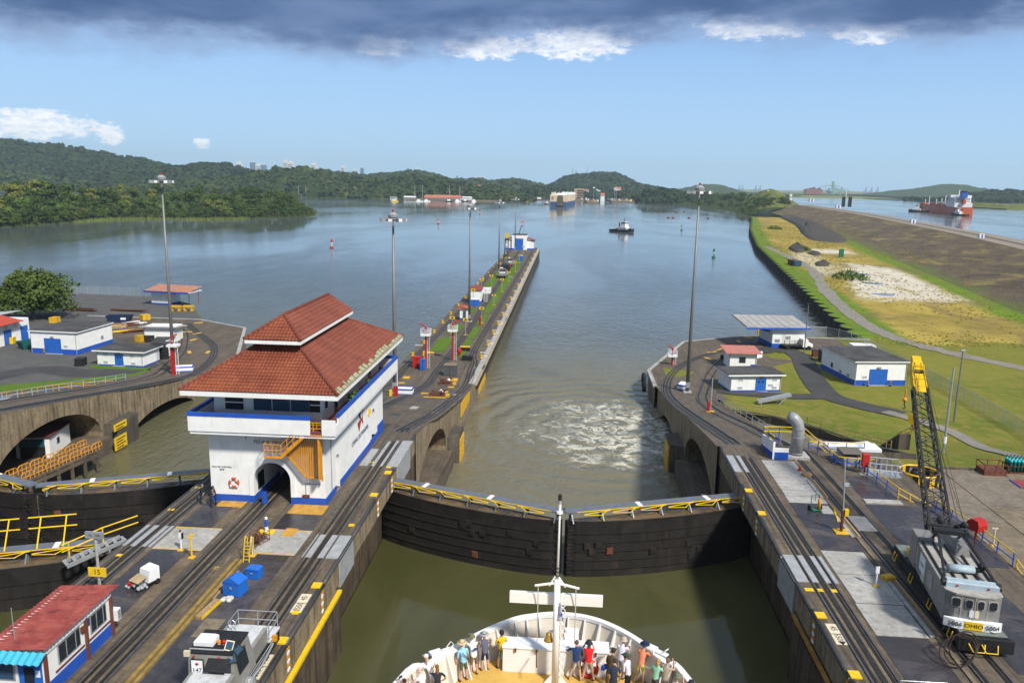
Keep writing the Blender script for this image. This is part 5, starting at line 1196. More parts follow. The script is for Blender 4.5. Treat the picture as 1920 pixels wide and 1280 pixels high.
for i in range(nco+1):
 y = sy0-.3+(sy1-sy0+.75)*i/nco; z = .045*math.sin(i*math.pi/2*1.0)
 rows_.append([(sx0-.35,y,sh+.30+z),((sx0+sx1)/2,y,sh+.42+z),(sx1+.42,y,sh+.50+z+.06)])
m.grid(rows_)
def roofred():
 m, t, b = newmat('red_corrugated_roof'); p = P3(t,False); n1 = NOISE(t,p,1.1,6,.7,.4); n2 = NOISE(t,MAPV(t,p,(.35,3,1)),2.2,6,.7)
 cc = MIX(t,RANGE(t,n1,.35,.65),(.30,.075,.06),(.20,.035,.032)); cc = MIX(t,RANGE(t,n2,.52,.72),cc,(.055,.022,.02)); cc = MIX(t,RANGE(t,n2,.70,.78),cc,(.34,.24,.21))
 setc(t,b.inputs['Base Color'],cc); b.inputs['Roughness'].default_value = .75; return m
M_redroof = roofred(); m.build('roof',M_redroof,t)
m = MB(); rows_ = []
for i in range(37):
 x = sx0-.35+(sx1-sx0+.75)*i/36; z = .04*math.sin(i*math.pi/2)
 rows_.append([(x,sy0-.95,sh+.02+z),(x,sy0-.28,sh+.34+z)])
m.grid(rows_); m.build('awning',paint('turquoise_sheet',(.05,.38,.52),.55,.1,.2),t)
MB().box(sx1+.03,sx1+.12,sy0,sy1,sh,sh+.42).build('fascia_board',M_white,t)
ac = thing('air_conditioner','white air conditioner box on the end wall of the near crew shed','air conditioner',(sx1-.35,sy1+.04,.9)); MB().bbox(0,.75,0,.4,0,.75,.04).build('casing',M_tarp,ac); MB().box(.76,.77,.06,.34,.08,.66).build('grille',M_grey,ac)
MB().box(sx1+.04,sx1+.06,40.25,40.55,1.95,2.4).build('notice',M_navy,t); MB().box(sx1+.02,sx1+.16,39.7,39.95,1.9,2.25).build('meter_box',M_redor,t)
fp = thing('flag_pole','thin bare pole standing before the near crew shed','pole',gp(38,1290,0)); MB().tube((0,0,0),(0,0,4.8),.045,.02).build('pole',M_grey,fp)
# ------------------------------------------------------------------ rail crane
cr = thing('rail_crane','grey rail crane numbered 5004 with black lattice boom and yellow boom tip','crane',(26.3,52.7,0),R(-4)); cr.scale = (.92,1,.9)
M_crgrey = paint('crane_grey',(.24,.235,.225),.45,.12,.4,1.2,metal=.2); M_crroof = paint('crane_roof',(.34,.32,.29),.6,.2,.5,1.5)
m = MB(); m.box(-1.65,1.65,-7.0,5.9,.55,.95); m.box(-1.5,1.5,-6.8,5.7,.95,1.3); m.box(-1.7,1.7,-7.1,-6.75,.35,1.25); m.build('bed',M_black,cr)
MB().box(-1.45,1.45,-6.7,-4.2,1.3,1.33).build('bed_plate',paint('green_grey_plate',(.16,.18,.16),.6,.15,.5),cr)
MB().box(-1.45,-.2,3.6,5.7,1.3,1.33).build('bed_plate',paint('green_grey_plate',(.16,.18,.16)),cr)
for y in (-5.6,-3.9,3.0,4.7):
 m = MB();
 for s in (-.86,.86): m.tube((s-.07,y,.42),(s+.07,y,.42),.42,n=14)
 m.tube((-.9,y,.42),(.9,y,.42),.08); m.build('wheel_set',M_black,cr)
MB().lathe([(1.25,1.3),(1.25,1.65),(1.1,1.7)],n=20).build('slewing_ring',M_black,cr)
for (x,y) in ((-1.72,4.6),(-1.72,1.2),(-1.72,-2.4),(-1.72,-5.9),(1.72,1.5),(1.72,-4.0)):
 m = MB(); s = 1 if x > 0 else -1; m.pipe([(x,y-.25,1.1),(x+s*.12,y-.25,.5),(x+s*.12,y+.25,.5),(x,y+.25,1.1)],.04,6); m.build('step_iron',M_ylw,cr)
for (x,y) in ((-.6,-7.3),(.2,-7.35)):
 m = MB(); m.pipe([(x-.5,-7.1,.9),(x-.35,-7.5,.55),(x+.35,-7.5,.55),(x+.5,-7.1,.9)],.045,6); m.build('step_iron',M_ylw,cr)
rz = R(-6); hs = thing('crane_house',None,None,(.15,.2,0),rz); hs.parent = cr; hs.scale = (1,1,.88)
HM = (Matrix.Translation((26.3,52.7,0)) @ Matrix.Rotation(R(-4),4,'Z') @ Matrix.Diagonal((.92,1,.9,1)) @ Matrix.Translation((.15,.2,0)) @ Matrix.Rotation(rz,4,'Z') @ Matrix.Diagonal((1,1,.88,1))).inverted()
def hb(nm,mt,f,sm=False): m = MB(); f(m); o = m.build(nm,mt,hs,sm); return o
rear = [(-1.72,-5.75),(-1.15,-6.15),(0.,-6.3),(1.15,-6.15),(1.72,-5.75)]
hb('house_wall',M_crgrey,lambda m: m.prism(rear+[(1.72,2.3),(-1.72,2.3)],1.75,4.15))
hb('house_roof',M_crroof,lambda m: m.prism([(a*1.02,b-.05) for a,b in rear]+[(1.75,2.35),(-1.75,2.35)],4.15,4.27))
hb('cab_box',M_crgrey,lambda m: m.box(-1.8,-.6,1.1,2.6,1.75,4.7))
hb('roof_rib',M_black,lambda m: [m.box(-1.5+k*.75,-1.38+k*.75,-4.2,1.0,4.27,4.42) for k in range(5)])
hb('roof_machine',M_crgrey,lambda m: m._add([(.3,-.6,4.3),(1.35,-.6,4.3),(1.35,2.7,4.3),(.3,2.7,4.3),(.45,-.5,5.1),(1.2,-.5,5.1),(1.2,2.6,5.1),(.45,2.6,5.1)],[(0,1,5,4),(1,2,6,5),(2,3,7,6),(3,0,4,7),(4,5,6,7)]))
M_paleblue = paint('pale_blue_tank',(.33,.41,.46),.45,.1,.35,1.5)
hb('exhaust_tank',M_paleblue,lambda m: m.tube((-.9,-3.3,4.65),(.75,-3.15,4.65),.32,n=14),True); hb('exhaust_elbow',M_black,lambda m: m.pipe([(.75,-3.15,4.65),(1.2,-3.1,4.65),(1.35,-3.1,4.9),(1.1,-3.1,5.1)],.22,10),True)
hb('counter_beam',M_paleblue,lambda m: m.bbox(-1.62,1.62,-5.5,-4.75,4.27,4.75,.08))
for s in (-1.66,1.66): hb('sheave',M_black,lambda m: m.tube((s-.14,-5.1,4.5),(s+.14,-5.1,4.5),.3,n=12))
for s in (-.95,.95): hb('lamp',plain('lamp_red',(.3,.02,.02),.3),lambda m: m.tube((s,-5.5,4.5),(s,-5.55,4.5),.08,n=8))
segs = [((-1.72,-5.75),(-1.15,-6.15)),((-1.15,-6.15),(0,-6.3)),((0,-6.3),(1.15,-6.15)),((1.15,-6.15),(1.72,-5.75))]
def onseg(a,b,t0,t1,z0,z1,off,nm,mt,th=.03,par=None):
 a, b = Vector((*a,0)), Vector((*b,0)); d = (b-a); n = Vector((d.y,-d.x,0)).normalized(); p, q = a+d*t0+n*off, a+d*t1+n*off
 m = MB(); c = .09; L = (q-p).length; u = (q-p).normalized(); pts = [(c,0),(L-c,0),(L,c),(L,z1-z0-c),(L-c,z1-z0),(c,z1-z0),(0,z1-z0-c),(0,c)]
 front = [p+u*x+n*th+Vector((0,0,z0+z)) for x,z in pts]; back = [p+u*x+Vector((0,0,z0+z)) for x,z in pts]
 m._add(front+back,[tuple(range(8))]+[(i,(i+1) % 8,8+(i+1) % 8,8+i) for i in range(8)]); return m.build(nm,mt,hs if par is None else par)
for (a,b), (t0,t1) in zip([segs[1],segs[1],segs[2],segs[2]],[(-.22,.30),(.48,.92),(.08,.52),(.70,1.22)]):
 onseg(a,b,t0,t1,3.15,3.95,.02,'window',M_crroof); onseg(a,b,t0+.06,t1-.06,3.22,3.88,.055,'window_pane',M_glass)
onseg(segs[1][0],segs[1][1],.75,.98,2.45,3.1,.02,'louvre_door',M_tarp); onseg(segs[2][0],segs[2][1],.02,.25,2.45,3.1,.02,'louvre_door',M_cream)
for k in range(5):
 x = -1.6+k*.8; hb('panel_seam',M_crroof,lambda m: m.box(x-.03,x+.03,-6.33 if abs(x) < .5 else -6.22+max(0,abs(x)-1.15)*.6,-6.2,1.85,4.1)) if abs(x) < 1.3 else None
nbp = hb('number_board',M_tarp,lambda m: m.prism([(-1.75,-6.25),(-1.15,-6.5),(1.15,-6.5),(1.75,-6.25),(1.75,-6.15),(-1.75,-6.15)],1.55,2.25))
MB().box(-.55,.55,-6.53,-6.502,1.57,2.23).build('name_plate',M_ylw,nbp)
text('OHIO',.44,M_ink,nbp,(0,-6.535,1.9),(R(90),0,0),ext=.01); text('5004',.52,M_ink,nbp,(-1.14,-6.51,1.9),(R(90),0,R(-8)),ext=.01,sx=.82); text('5004',.52,M_ink,nbp,(1.14,-6.51,1.9),(R(90),0,R(8)),ext=.01,sx=.82)
for (y,w,z0,z1,mt) in ((1.2,1.1,2.3,3.9,M_crroof),(-.6,1.3,2.4,3.9,M_tarp),(-2.6,1.1,2.2,3.6,M_crroof),(-.9,.7,1.8,2.3,M_cream)):
 hb('side_panel',mt,lambda m: m.box(-1.76,-1.721,y-w/2,y+w/2,z0,z1))
o = text('5004',.42,M_ink,hs,(-1.765,-.6,3.1),(R(90),0,R(-90)))
for k in range(6): hb('hazard_bar',M_ylw,lambda m: m.box(-1.76,-1.725,2.0+k*.28,2.12+k*.28,1.75,2.45))
gt = hb('gantry',M_black,lambda m: (m.bar((-1.6,-5.1,4.6),(-.75,.2,6.0),.16,.16),m.bar((1.6,-5.1,4.6),(.95,.2,6.0),.16,.16),m.bar((-.75,.2,6.0),(-.7,1.6,4.3),.14,.14),m.bar((.95,.2,6.0),(.9,1.6,4.3),.14,.14),m.box(-1.1,1.25,-.15,.5,5.85,6.2),m.tube((-1.1,.2,6.0),(-.9,.2,6.0),.3,n=12),m.tube((1.05,.2,6.0),(1.25,.2,6.0),.3,n=12)))
bf, bt = Vector((.0,4.6,2.2)), Vector((1.05,15.6,14.2))
bt = HM @ gy(1716,672,71.5); bf = HM @ gy(1771,1068,55.6)
bd = (bt-bf).normalized(); BL = (bt-bf).length; bs = bd.cross(Vector((0,0,1))).normalized(); bu = bs.cross(bd).normalized()
def bp(t,s,u):
 w_ = .86-.34*t if t > .1 else .55+.28*t/.1
 h_ = .72-.36*t if t > .1 else .3+.38*t/.1
 return bf+bd*(BL*t)+bs*(s*w_)+bu*(u*h_)
T0 = .83
m = MB();
for s in (-1,1):
 for u in (-1,1):
  for a, b in ((0,.15),(.15,.5),(.5,T0)): m.bar(bp(a,s,u),bp(b,s,u),.17,.17)
m.build('boom_chord',M_black,hs)
m = MB(); nb = 17
for k in range(nb):
 a, b = .03+(T0-.03)*k/nb, .03+(T0-.03)*(k+1)/nb
 for s in (-1,1): m.tube(bp(a,s,-1 if k % 2 else 1),bp(b,s,1 if k % 2 else -1),.05,n=5); m.tube(bp(b,s,-1),bp(b,s,1),.035,n=5)
 for u in (-1,1): m.tube(bp(a,-1 if k % 2 else 1,u),bp(b,1 if k % 2 else -1,u),.05,n=5); m.tube(bp(b,-1,u),bp(b,1,u),.035,n=5)
m.build('boom_lacing',M_black,hs)
m = MB(); m.tube(bp(.17,-1.25,1),bp(.17,1.3,1),.16,n=10); m.tube(bp(.17,1.3,1),bp(.17,1.9,2.2),.18,n=8); m.sphere(bp(.19,0,1.2),.34,8,6); m.sphere(bp(.17,1.9,2.2),.30,8,6); m.build('boom_fitting',M_black,hs)
M_tipy = paint('crane_yellow',(.70,.42,.008),.4,.08,.15)
m = MB()
for s in (-1,1):
 for a, b in ((T0-.01,.94),):
  P = [bp(a,s,-1.15),bp(a,s,1.15),bp(b,s,1.4),bp(b,s,-1.1)]; Q = [p-bs*s*.10 for p in P]; m._add(P+Q,[(0,1,2,3),(7,6,5,4),(0,1,5,4),(1,2,6,5),(2,3,7,6),(3,0,4,7)])
 P = [bp(.93,s,-1.1),bp(.93,s,1.5),bp(1.0,s*.62,1.3),bp(1.01,s*.62,-.7)]; Q = [p-bs*s*.12 for p in P]; m._add(P+Q,[(0,1,2,3),(7,6,5,4),(0,1,5,4),(1,2,6,5),(2,3,7,6),(3,0,4,7)])
for t_, u in ((T0,1.1),(T0,-1.1),(.87,1.25),(.93,-1.1)): m.bar(bp(t_,-1,u),bp(t_,1,u),.2,.2)
m.bar(bp(.985,-.6,1.),bp(.985,.6,1.),.3,.35); m.bar(bp(.8,0,1.2),bp(.9,0,1.3),.8,.08); m.bar(bp(.92,0,1.5),bp(1.,0,1.35),.75,.1); m.bar(bp(.94,-1.,1.4),bp(.94,1.,1.4),.35,.35)
m.build('boom_head',M_tipy,hs)
m = MB();
for s in (-.5,0,.5): m.tube(bp(.985,s-.15,0),bp(.985,s+.15,0),.34,n=12); m.tube(bp(.87,s-.12,-.2),bp(.87,s+.12,-.2),.3,n=12)
m.build('boom_sheave',M_black,hs)
m = MB(); tipu = bp(.96,0,1.6)
for s in (-.5,.5): m.tube(bp(.96,s,1.6),(s*1.5,.2,6.1),.025,n=4)
for s in (-.7,-.25,.3,.8): m.tube(bp(.18,s*1.4,2.2),(s,-.0,6.1),.022,n=4)
for s in (-.2,.2): m.tube(bp(.92,1.1*s*4,1.5),bp(.18,1.9,2.2),.02,n=4)
m.build('pendant_rope',M_black,hs)
hk = bp(.985,-.9,-1.2); gz = Vector((0,0,-1))
m = MB(); m.tube(hk,hk+gz*3.1,.02,n=4); m.tube(hk+gz*3.1,hk+gz*4.0,.09,.06,n=8); m.sphere(hk+gz*4.25,.24,8,6); m.build('hook_ball',M_org,hs)
m = MB(); m.tube(hk+gz*4.4,hk+gz*4.9,.05,n=6); m.pipe([hk+gz*4.9,hk+gz*5.15+bs*.14,hk+gz*5.35,hk+gz*5.2-bs*.16],.055,6); m.build('hook',M_black,hs)
h2 = bp(.87,.0,-1.4); h2 = h2+bd*-.1
m = MB();
for s in (-.25,.0,.25): m.tube(h2+bs*s,h2+bs*s*.6+gz*3.4,.02,n=4)
m.build('hoist_rope',M_black,hs)
hb_ = h2+gz*3.3; m = MB()
for s in (-.17,.17):
 c = hb_+bs*s; pts = [(-.16,0),(.16,0),(.27,-.4),(.24,-.85),(0,-1.2),(-.24,-.85),(-.27,-.4)]
 e = bs.cross(Vector((0,0,1))).normalized(); P = [c+e*a*.4+bs*a*.9+gz*-b for a,b in pts]
 m.cur = 0; n = len(P); Q = [p+bs.cross(e)*0+e*.12 for p in P]; m._add(P+Q,[tuple(range(n)),tuple(range(2*n-1,n-1,-1))]+[(i,(i+1) % n,n+(i+1) % n,n+i) for i in range(n)])
m.build('hook_block',M_tipy,hs)
for k in range(3):
 a = hb_+gz*(.35+k*.27); MB().bar(a-bs*.36-e*.13,a+bs*.34-e*.13+gz*-.2,.06,.10).build('hazard_stripe',M_black,hs)
m = MB(); m.pipe([hb_+gz*1.2,hb_+gz*1.45,hb_+gz*1.6+bs*.15,hb_+gz*1.8,hb_+gz*1.7-bs*.15],.08,6); m.build('hook',M_redor,hs)
cb = thing('cable_coil','loose coil of brown cable draped over the near end of the crane bed','cable coil',(24.9,46.6,0))
rr = random.Random(5)
for k in range(3):
 pts = [];
 for i in range(26):
  a = i/25*2*math.pi*(1.0+.1*k); pts.append((-.5-.35*k+(1.0+.12*k)*math.cos(a)*.8,-1.2-.35*k+(.95+.1*k)*math.sin(a)*.5,.75+.75*math.sin(a+.5)+.05*k))
 m = MB(); m.pipe([(p[0],p[1],max(.06,p[2])) for p in pts],.042,6); m.build('loop',M_redcable if False else paint('brown_cable',(.03,.014,.012),.6,.2,.2),cb,True)
m = MB(); m.pipe([(-1.2,.2,1.0),(-.4,.9,1.5),(.6,.6,1.55),(1.2,-.2,1.35),(1.9,-.4,1.1)],.042,6); m.build('loop',paint('brown_cable',(.03,.014,.012)),cb,True)
# ------------------------------------------------------------------ towing locomotives
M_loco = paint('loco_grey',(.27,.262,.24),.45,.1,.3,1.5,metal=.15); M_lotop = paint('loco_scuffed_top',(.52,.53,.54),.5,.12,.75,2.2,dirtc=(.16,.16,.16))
def loco(loc,rz,label,num):
 t = thing('towing_locomotive',label,'locomotive',loc,rz,'towing locomotives')
 MB().box(-1.3,1.3,-6.2,5.2,.35,1.1).build('underframe',M_black,t)
 m = MB(); m.box(-1.2,1.2,-6.2,-.9,1.1,2.05); m.build('hood',M_loco,t)
 for s in (-1,1):
  m = MB(); P = [(s*1.25,-6.2,1.1),(s*1.25,-.9,1.1),(s*.95,-.9,2.1),(s*.95,-6.2,2.1)]; m.face(P if s > 0 else P[::-1]); m.build('louvre_panel',M_loco,t)
  for k in range(9): MB().box(-.02,.02,-.19,.19,-.28,.28).build('louvre',M_grey,t) if False else None
  m = MB()
  for k in range(9):
   for j in range(3): y = -5.9+k*.55; z = 1.3+j*.25; x = s*(1.25-.3*(z-1.1)); m.box(x-.02 if s < 0 else x-.005,x+.005 if s < 0 else x+.02,y,y+.35,z,z+.07)
  m.build('louvres',M_galv,t)
  m = MB()
  for k in range(4):
   for j in range(3): y = 1.6+k*.5; z = 1.35+j*.25; x = s*(1.25-.3*(z-1.1)); m.box(x-.02 if s < 0 else x-.005,x+.005 if s < 0 else x+.02,y,y+.32,z,z+.07)
  m.build('louvres',M_galv,t)
  for y in (-4.6,3.4):
   m = MB(); m.tube((s*.7,y,.45),(s*.9,y,.45),.45,n=14); m.build('wheel',M_black,t)
  m = MB(); m.tube((s*1.36,-5.5,1.0),(s*1.36,4.6,1.0),.035,n=6); m.tube((s*1.36,-5.5,.8),(s*1.36,4.6,.8),.035,n=6); m.build('side_pipe',M_galv,t)
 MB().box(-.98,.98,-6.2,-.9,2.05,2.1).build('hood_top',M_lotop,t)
 m = MB(); m._add([(-1.35,-.9,1.1),(1.35,-.9,1.1),(1.35,1.5,1.1),(-1.35,1.5,1.1),(-1.35,-.75,3.05),(1.0,-.75,3.05),(1.0,1.35,3.05),(-1.35,1.35,3.05)],[(3,2,1,0),(4,5,6,7),(0,1,5,4),(1,2,6,5),(2,3,7,6),(3,0,4,7)]); m.build('cab',M_loco,t)
 MB().box(-1.4,1.05,-.8,1.4,3.05,3.13).build('cab_roof',M_black,t)
 w = MB().box(-.25,.95,-.93,-.80,1.95,2.55).build('windscreen',M_glass,t)
 MB()._add([(-.35,-1.25,2.35),(.85,-1.25,2.35),(.95,-.78,2.85),(-.25,-.78,2.85)],[(0,1,2,3)]).build('sun_visor',M_black,t)
 MB()._add([(1.29,-.5,1.75),(1.30,.7,1.75),(1.09,.7,2.8),(1.09,-.5,2.8)],[(0,1,2,3)]).build('side_window',M_glass,t)
 b = MB().box(-1.12,-.52,-.95,-.86,1.95,2.75).build('number_board',M_tarp,t); MB().box(-1.16,-.48,-.92,-.85,1.91,2.79).build('board_frame',M_black,t)
 text(num,.34,M_ink,b,(-.82,-.955,2.2),(R(90),0,0),ext=.01); m = MB(); m.yprism([(-.92,2.55),(-.82,2.66),(-.70,2.56),(-.82,2.46)],-.965,-.955); m.build('emblem',M_emred,b)
 for x in (-1.0,.35): MB().tube((x,-.84,2.92),(x,-.90,2.92),.06,n=8).build('tail_light',plain('lamp_red',(.3,.02,.02)),t)
 a = MB(); a.bbox(-1.25,-.2,-.3,.5,3.18,3.55,.14); a.build('air_conditioner',M_tarp,t)
 for k, (c) in enumerate(((.75,.22,.01),(.45,.01,.02),(.01,.26,.13))):
  x = -.05+k*.28; o = MB().lathe([(.07,3.13),(.10,3.16),(.10,3.3),(.05,3.37)],c=(x,.1,0),n=10).build('beacon',plain(('beacon_amber','beacon_red','beacon_green')[k],c,.25),t,True); MB().lathe([(.09,3.1),(.09,3.15)],c=(x,.1,0),n=10).build('cap',M_white,o)
 m = MB(); m.tube((-1.25,-.72,3.3),(.6,-.72,3.3),.04,n=6); m.tube((-1.25,-.72,3.13),(-1.25,-.72,3.3),.04,n=6); m.build('roof_bar',M_galv,t)
 fl = MB(); fl.box(-1.5,-1.2,-.95,-.8,2.95,3.25); fl.build('flood_light',M_cream,t)
 for (x,y,z,a) in ((.72,-.35,3.35,20),(1.15,-.3,3.1,50),(1.0,-.7,2.85,-15)):
  o = MB().box(-.22,.22,-.03,.03,-.26,.26).build('mirror',M_black if a != 20 else M_cream,t); o.location = (x,y,z); o.rotation_euler = (R(-25),R(a),R(20)); MB().box(-.17,.17,-.045,-.031,-.2,.2).build('mirror_glass',M_bglass,o)
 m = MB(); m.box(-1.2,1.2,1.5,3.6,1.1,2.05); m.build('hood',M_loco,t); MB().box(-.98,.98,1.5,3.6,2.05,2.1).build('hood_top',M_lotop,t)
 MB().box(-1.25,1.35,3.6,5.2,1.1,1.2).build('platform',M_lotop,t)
 m = MB()
 for z in (1.65,2.2): m.pipe([(-1.15,3.7,z),(-1.15,5.1,z),(1.25,5.1,z),(1.25,3.7,z)],.03,6)
 for x, y in ((-1.15,3.7),(-1.15,5.1),(.05,5.1),(1.25,5.1),(1.25,3.7)): m.tube((x,y,1.2),(x,y,2.2),.03,n=6)
 m.build('railing',M_galv,t)
 for y in (2.6,3.1): m = MB(); m.pipe([(-.75,y,2.1),(-.75,y,2.6),(-.6,y,2.72),(-.45,y,2.6),(-.45,y,2.1)],.03,6); m.build('grab_hoop',M_galv,t)
 m = MB(); m.tube((1.45,-1.2,1.2),(1.62,-1.2,1.2),.12,n=10); m.build('brass_fitting',paint('brass',(.45,.28,.06),.35,.1,.2,metal=.6),t)
 m = MB(); m.tube((1.3,.2,.9),(1.75,.2,.9),.28,n=12); m.sphere((1.5,.2,.9),.3,8,6); m.pipe([(1.5,.3,.9),(1.7,1.5,1.1),(1.6,3.4,1.2)],.06,6); m.build('cable_guide',M_grey,t)
 MB().box(1.35,1.6,3.9,4.1,1.0,1.35).build('hand_lever',M_org,t)
 return t
lc = loco((-17.95,37.5,0),0,'grey towing locomotive with 147 on its cab beside the yellow fender line','147')
lc2 = dup(lc,(19.3,34.2,0),0,'towing locomotive showing only its pale deck and white railing at the lower right edge')
for o in list(bpy.data.objects):
 if o.parent is lc2 and o.name.startswith('number_board'):
  for c in kids(o): bpy.data.objects.remove(c)
# ------------------------------------------------------------------ bow of the ship
DK = 7.0; RZ = DK+1.3
sh = thing('cruise_ship','white bow of a ship with yellow deck, curved bulwark and T-shaped mast','ship',(0,0,0))
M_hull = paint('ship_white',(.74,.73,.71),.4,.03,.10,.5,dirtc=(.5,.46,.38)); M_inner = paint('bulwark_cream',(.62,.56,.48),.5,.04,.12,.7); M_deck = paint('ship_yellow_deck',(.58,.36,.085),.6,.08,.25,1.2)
rp_ = [gp(*p,RZ) for p in [(740,1280),(800,1243),(850,1213),(900,1185),(960,1160),(1000,1152),(1045,1149),(1100,1155),(1150,1172),(1200,1200),(1250,1240),(1300,1280)]]
half = [((abs(a.x)+abs(b.x))/2,(a.y+b.y)/2) for a,b in zip(rp_[:6],rp_[::-1][:6])]; cxs = (rp_[0].x+rp_[-1].x)/2; apex_y = rp_[6].y
left = [(-9.5,8.),(-8.6,17.),]+[(p.x,p.y) for p in rp_[:7]]; right = [(p.x,p.y) for p in rp_[7:]]+[(8.8,17.),(9.7,8.)]
railp = [Vector((a,b,RZ)) for a,b in left+right]; railp = smooth_path(railp,5)
def inset(pts,d_):
 out = []
 for i, p in enumerate(pts):
  a, b = pts[max(0,i-1)], pts[min(len(pts)-1,i+1)]; t_ = (b-a).normalized(); n = Vector((t_.y,-t_.x,0)); out.append(p+n*d_)
 return out
dk = [Vector((p.x,p.y,DK)) for p in inset(railp,.42)]
m = MB()
for a, b in ((railp,RZ),): pass
lv = [(0,RZ),(-.55,DK),(1.6,2.),(3.0,-3.),(3.6,-9.)]
P = [[tuple(Vector((p.x,p.y,z))) for p in inset(railp,(0 if i == 0 else (.35,1.2,2.3,3.0)[i-1]))] for i,(q,z) in enumerate(lv)]
m.grid(P); m.build('hull',M_hull,sh,True)
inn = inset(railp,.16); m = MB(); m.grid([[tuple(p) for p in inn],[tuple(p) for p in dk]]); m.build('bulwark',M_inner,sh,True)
m = MB(); m.sweep(railp,[(-.04,-.10),(-.04,.06),(.22,.06),(.22,-.10)]); m.build('cap_rail',M_hull,sh)
m = MB(); m._add([tuple(p+Vector((0,0,.002))) for p in dk],[tuple(range(len(dk)))]); m.build('deck',M_deck,sh)
for k in range(12,len(railp)-12,3):
 a, b = inn[k], dk[k]; t_ = (railp[k+1]-railp[k-1]).normalized(); n = Vector((t_.y,-t_.x,0)); q = b+n*.38
 if abs(k-len(railp)/2) < 2: continue
 m = MB(); w_ = t_*.03; m._add([a-w_,b-w_,q-w_,a+n*.1-w_,a+w_,b+w_,q+w_,a+n*.1+w_],[(0,1,2,3),(7,6,5,4),(1,2,6,5),(2,3,7,6)]); m.build('stiffener',M_hull,sh)
for pts in ([(798,1267),(862,1232)],[(925,1213),(945,1206)],[(1140,1215),(1165,1212)],[(1195,1243),(1240,1262)]):
 a, b = gp(*pts[0],DK+.75), gp(*pts[1],DK+.85); MB().tube(a,b,.045,n=6).build('hand_bar',M_galv,sh)
la, lb_ = gp(942,1259,DK), gp(1139,1268,DK); ly_ = (la.y+lb_.y)/2; lzh = DK+1.18
MB().box(la.x,lb_.x,ly_,ly_+.75,DK,lzh-.05).build('locker',M_hull,sh); MB().box(la.x-.04,lb_.x+.04,ly_-.05,ly_+.8,lzh-.05,lzh).build('locker_lid',M_tarp,sh)
for f_ in (.12,.32,.75,.88): x = la.x+(lb_.x-la.x)*f_; MB().box(x-.04,x+.04,ly_-.08,ly_-.05,lzh-.2,lzh-.02).build('hinge',M_redor,sh)
MB().box(.35,.95,ly_+.8,ly_+1.6,DK,lzh+.1).build('locker',M_hull,sh)
lr = thing('life_ring','red life ring hung on the white locker of the ship bow','life ring',gp(1103,1253,DK+.45)); lr.location.y = ly_-.12
m = MB(); m.pipe([(.36*math.cos(2*math.pi*i/20),0,.36*math.sin(2*math.pi*i/20)) for i in range(20)],.09,8,True); m.build('ring',paint('ring_red',(.5,.03,.02),.6,.1,.15),lr,True)
m = MB();
for a in (45,135,225,315): m.cbox((.36*math.cos(R(a)),0,.36*math.sin(R(a))-.07),(.12,.21,.14))
m.build('band',M_white,lr)
mb0 = gp(1041,1278,DK); my = mb0.y-.12
pt = lambda px, py, dy=0: gy(px,py,my+dy)
m = MB(); m.tube(Vector((mb0.x,my,DK)),pt(1045,1085),.17,.13,n=12); m.build('mast',M_hull,sh,True)
m = MB(); m.tube(pt(1045,1088),pt(1050,955),.055,.035,n=8); m.build('jackstaff',paint('grey_staff',(.6,.59,.57),.5,.1,.2),sh,True)
m = MB(); m.tube(pt(1050,937),pt(1050.3,927),.075,n=10); m.build('anchor_light',M_black,sh); m = MB(); m.tube(pt(1050,945),pt(1050.1,937),.06,n=10); m.build('light_glass',M_galv,sh); m = MB(); m.tube(pt(1049.5,958),pt(1050,943),.06,n=8); m.tube(pt(1049.2,962),pt(1049.4,958),.13,n=8); m.build('light_bracket',M_hull,sh)
for a in (1065,1072,1080): m = MB(); m.tube(pt(1045.6,a),pt(1045.5,a-1.2),.08,n=10); m.build('staff_clamp',M_black,sh)
c0, c1 = pt(956,1108,.3), pt(1131,1108,.3); m = MB(); hgt = (pt(1043,1108,.3).z-pt(1043,1127,.3).z)
m.box(c0.x,c1.x,my+.22,my+.42,c0.z-hgt,c0.z); m.build('cross_beam',M_hull,sh)
m = MB(); s0, s1 = pt(1003,1097), pt(1086,1103); mt_ = pt(1044,1092); m.tube(s0,mt_,.05,.06,n=8); m.tube(mt_,s1,.06,.05,n=8); m.tube(pt(1030,1097),pt(1041,1080),.04,n=6); m.tube(pt(1060,1100),pt(1047,1080),.04,n=6); m.build('spreader',M_hull,sh)
for a, b in (((1009,1100),(1007,1208)),((1080,1104),(1077,1206))): m = MB(); m.tube(pt(*a),gp(*b,lzh-.2) if False else pt(b[0],b[1],.5),.022,n=5); m.build('stay',paint('stay_wire',(.5,.48,.44),.5,.05,.1),sh)
m = MB(); m.tube(pt(1006,1224,.3),pt(1006,1250,-.5),.03,n=5); m.build('turnbuckle',M_redor,sh)
m = MB()
for k in range(11):
 c = pt(1056-k*.4,1115+k*14.5); m.pipe([(c.x+.10*math.cos(2*math.pi*i/10),my-.1,c.z+.15*math.sin(2*math.pi*i/10)) for i in range(10)],.022,5,True)
m.build('rope_loops',M_hull,sh)
m = MB(); a = pt(1050,1128,-.2); m._add([a,a+Vector((.13,.0,-.25)),a+Vector((.2,-.03,-.75)),a+Vector((.05,.02,-.7)),a+Vector((-.02,0,-.3))],[(0,1,2,3,4)]);
P = [[(a.x-.03+.2*i/4*(.4+.6*j/5),a.y+.05*math.sin(i*1.6+j*.8),a.z-.75*j/5-.12*i/4) for i in range(5)] for j in range(6)]
o = MB().grid(P).build('pennant',paint('pennant_cloth',(.42,.45,.58),.8,.1,.1),sh);
MB()._add([(a.x+.03,a.y-.07,a.z-.42),(a.x+.14,a.y-.07,a.z-.5),(a.x+.06,a.y-.07,a.z-.62)],[(0,1,2)]).build('pennant_mark',M_blue,o)
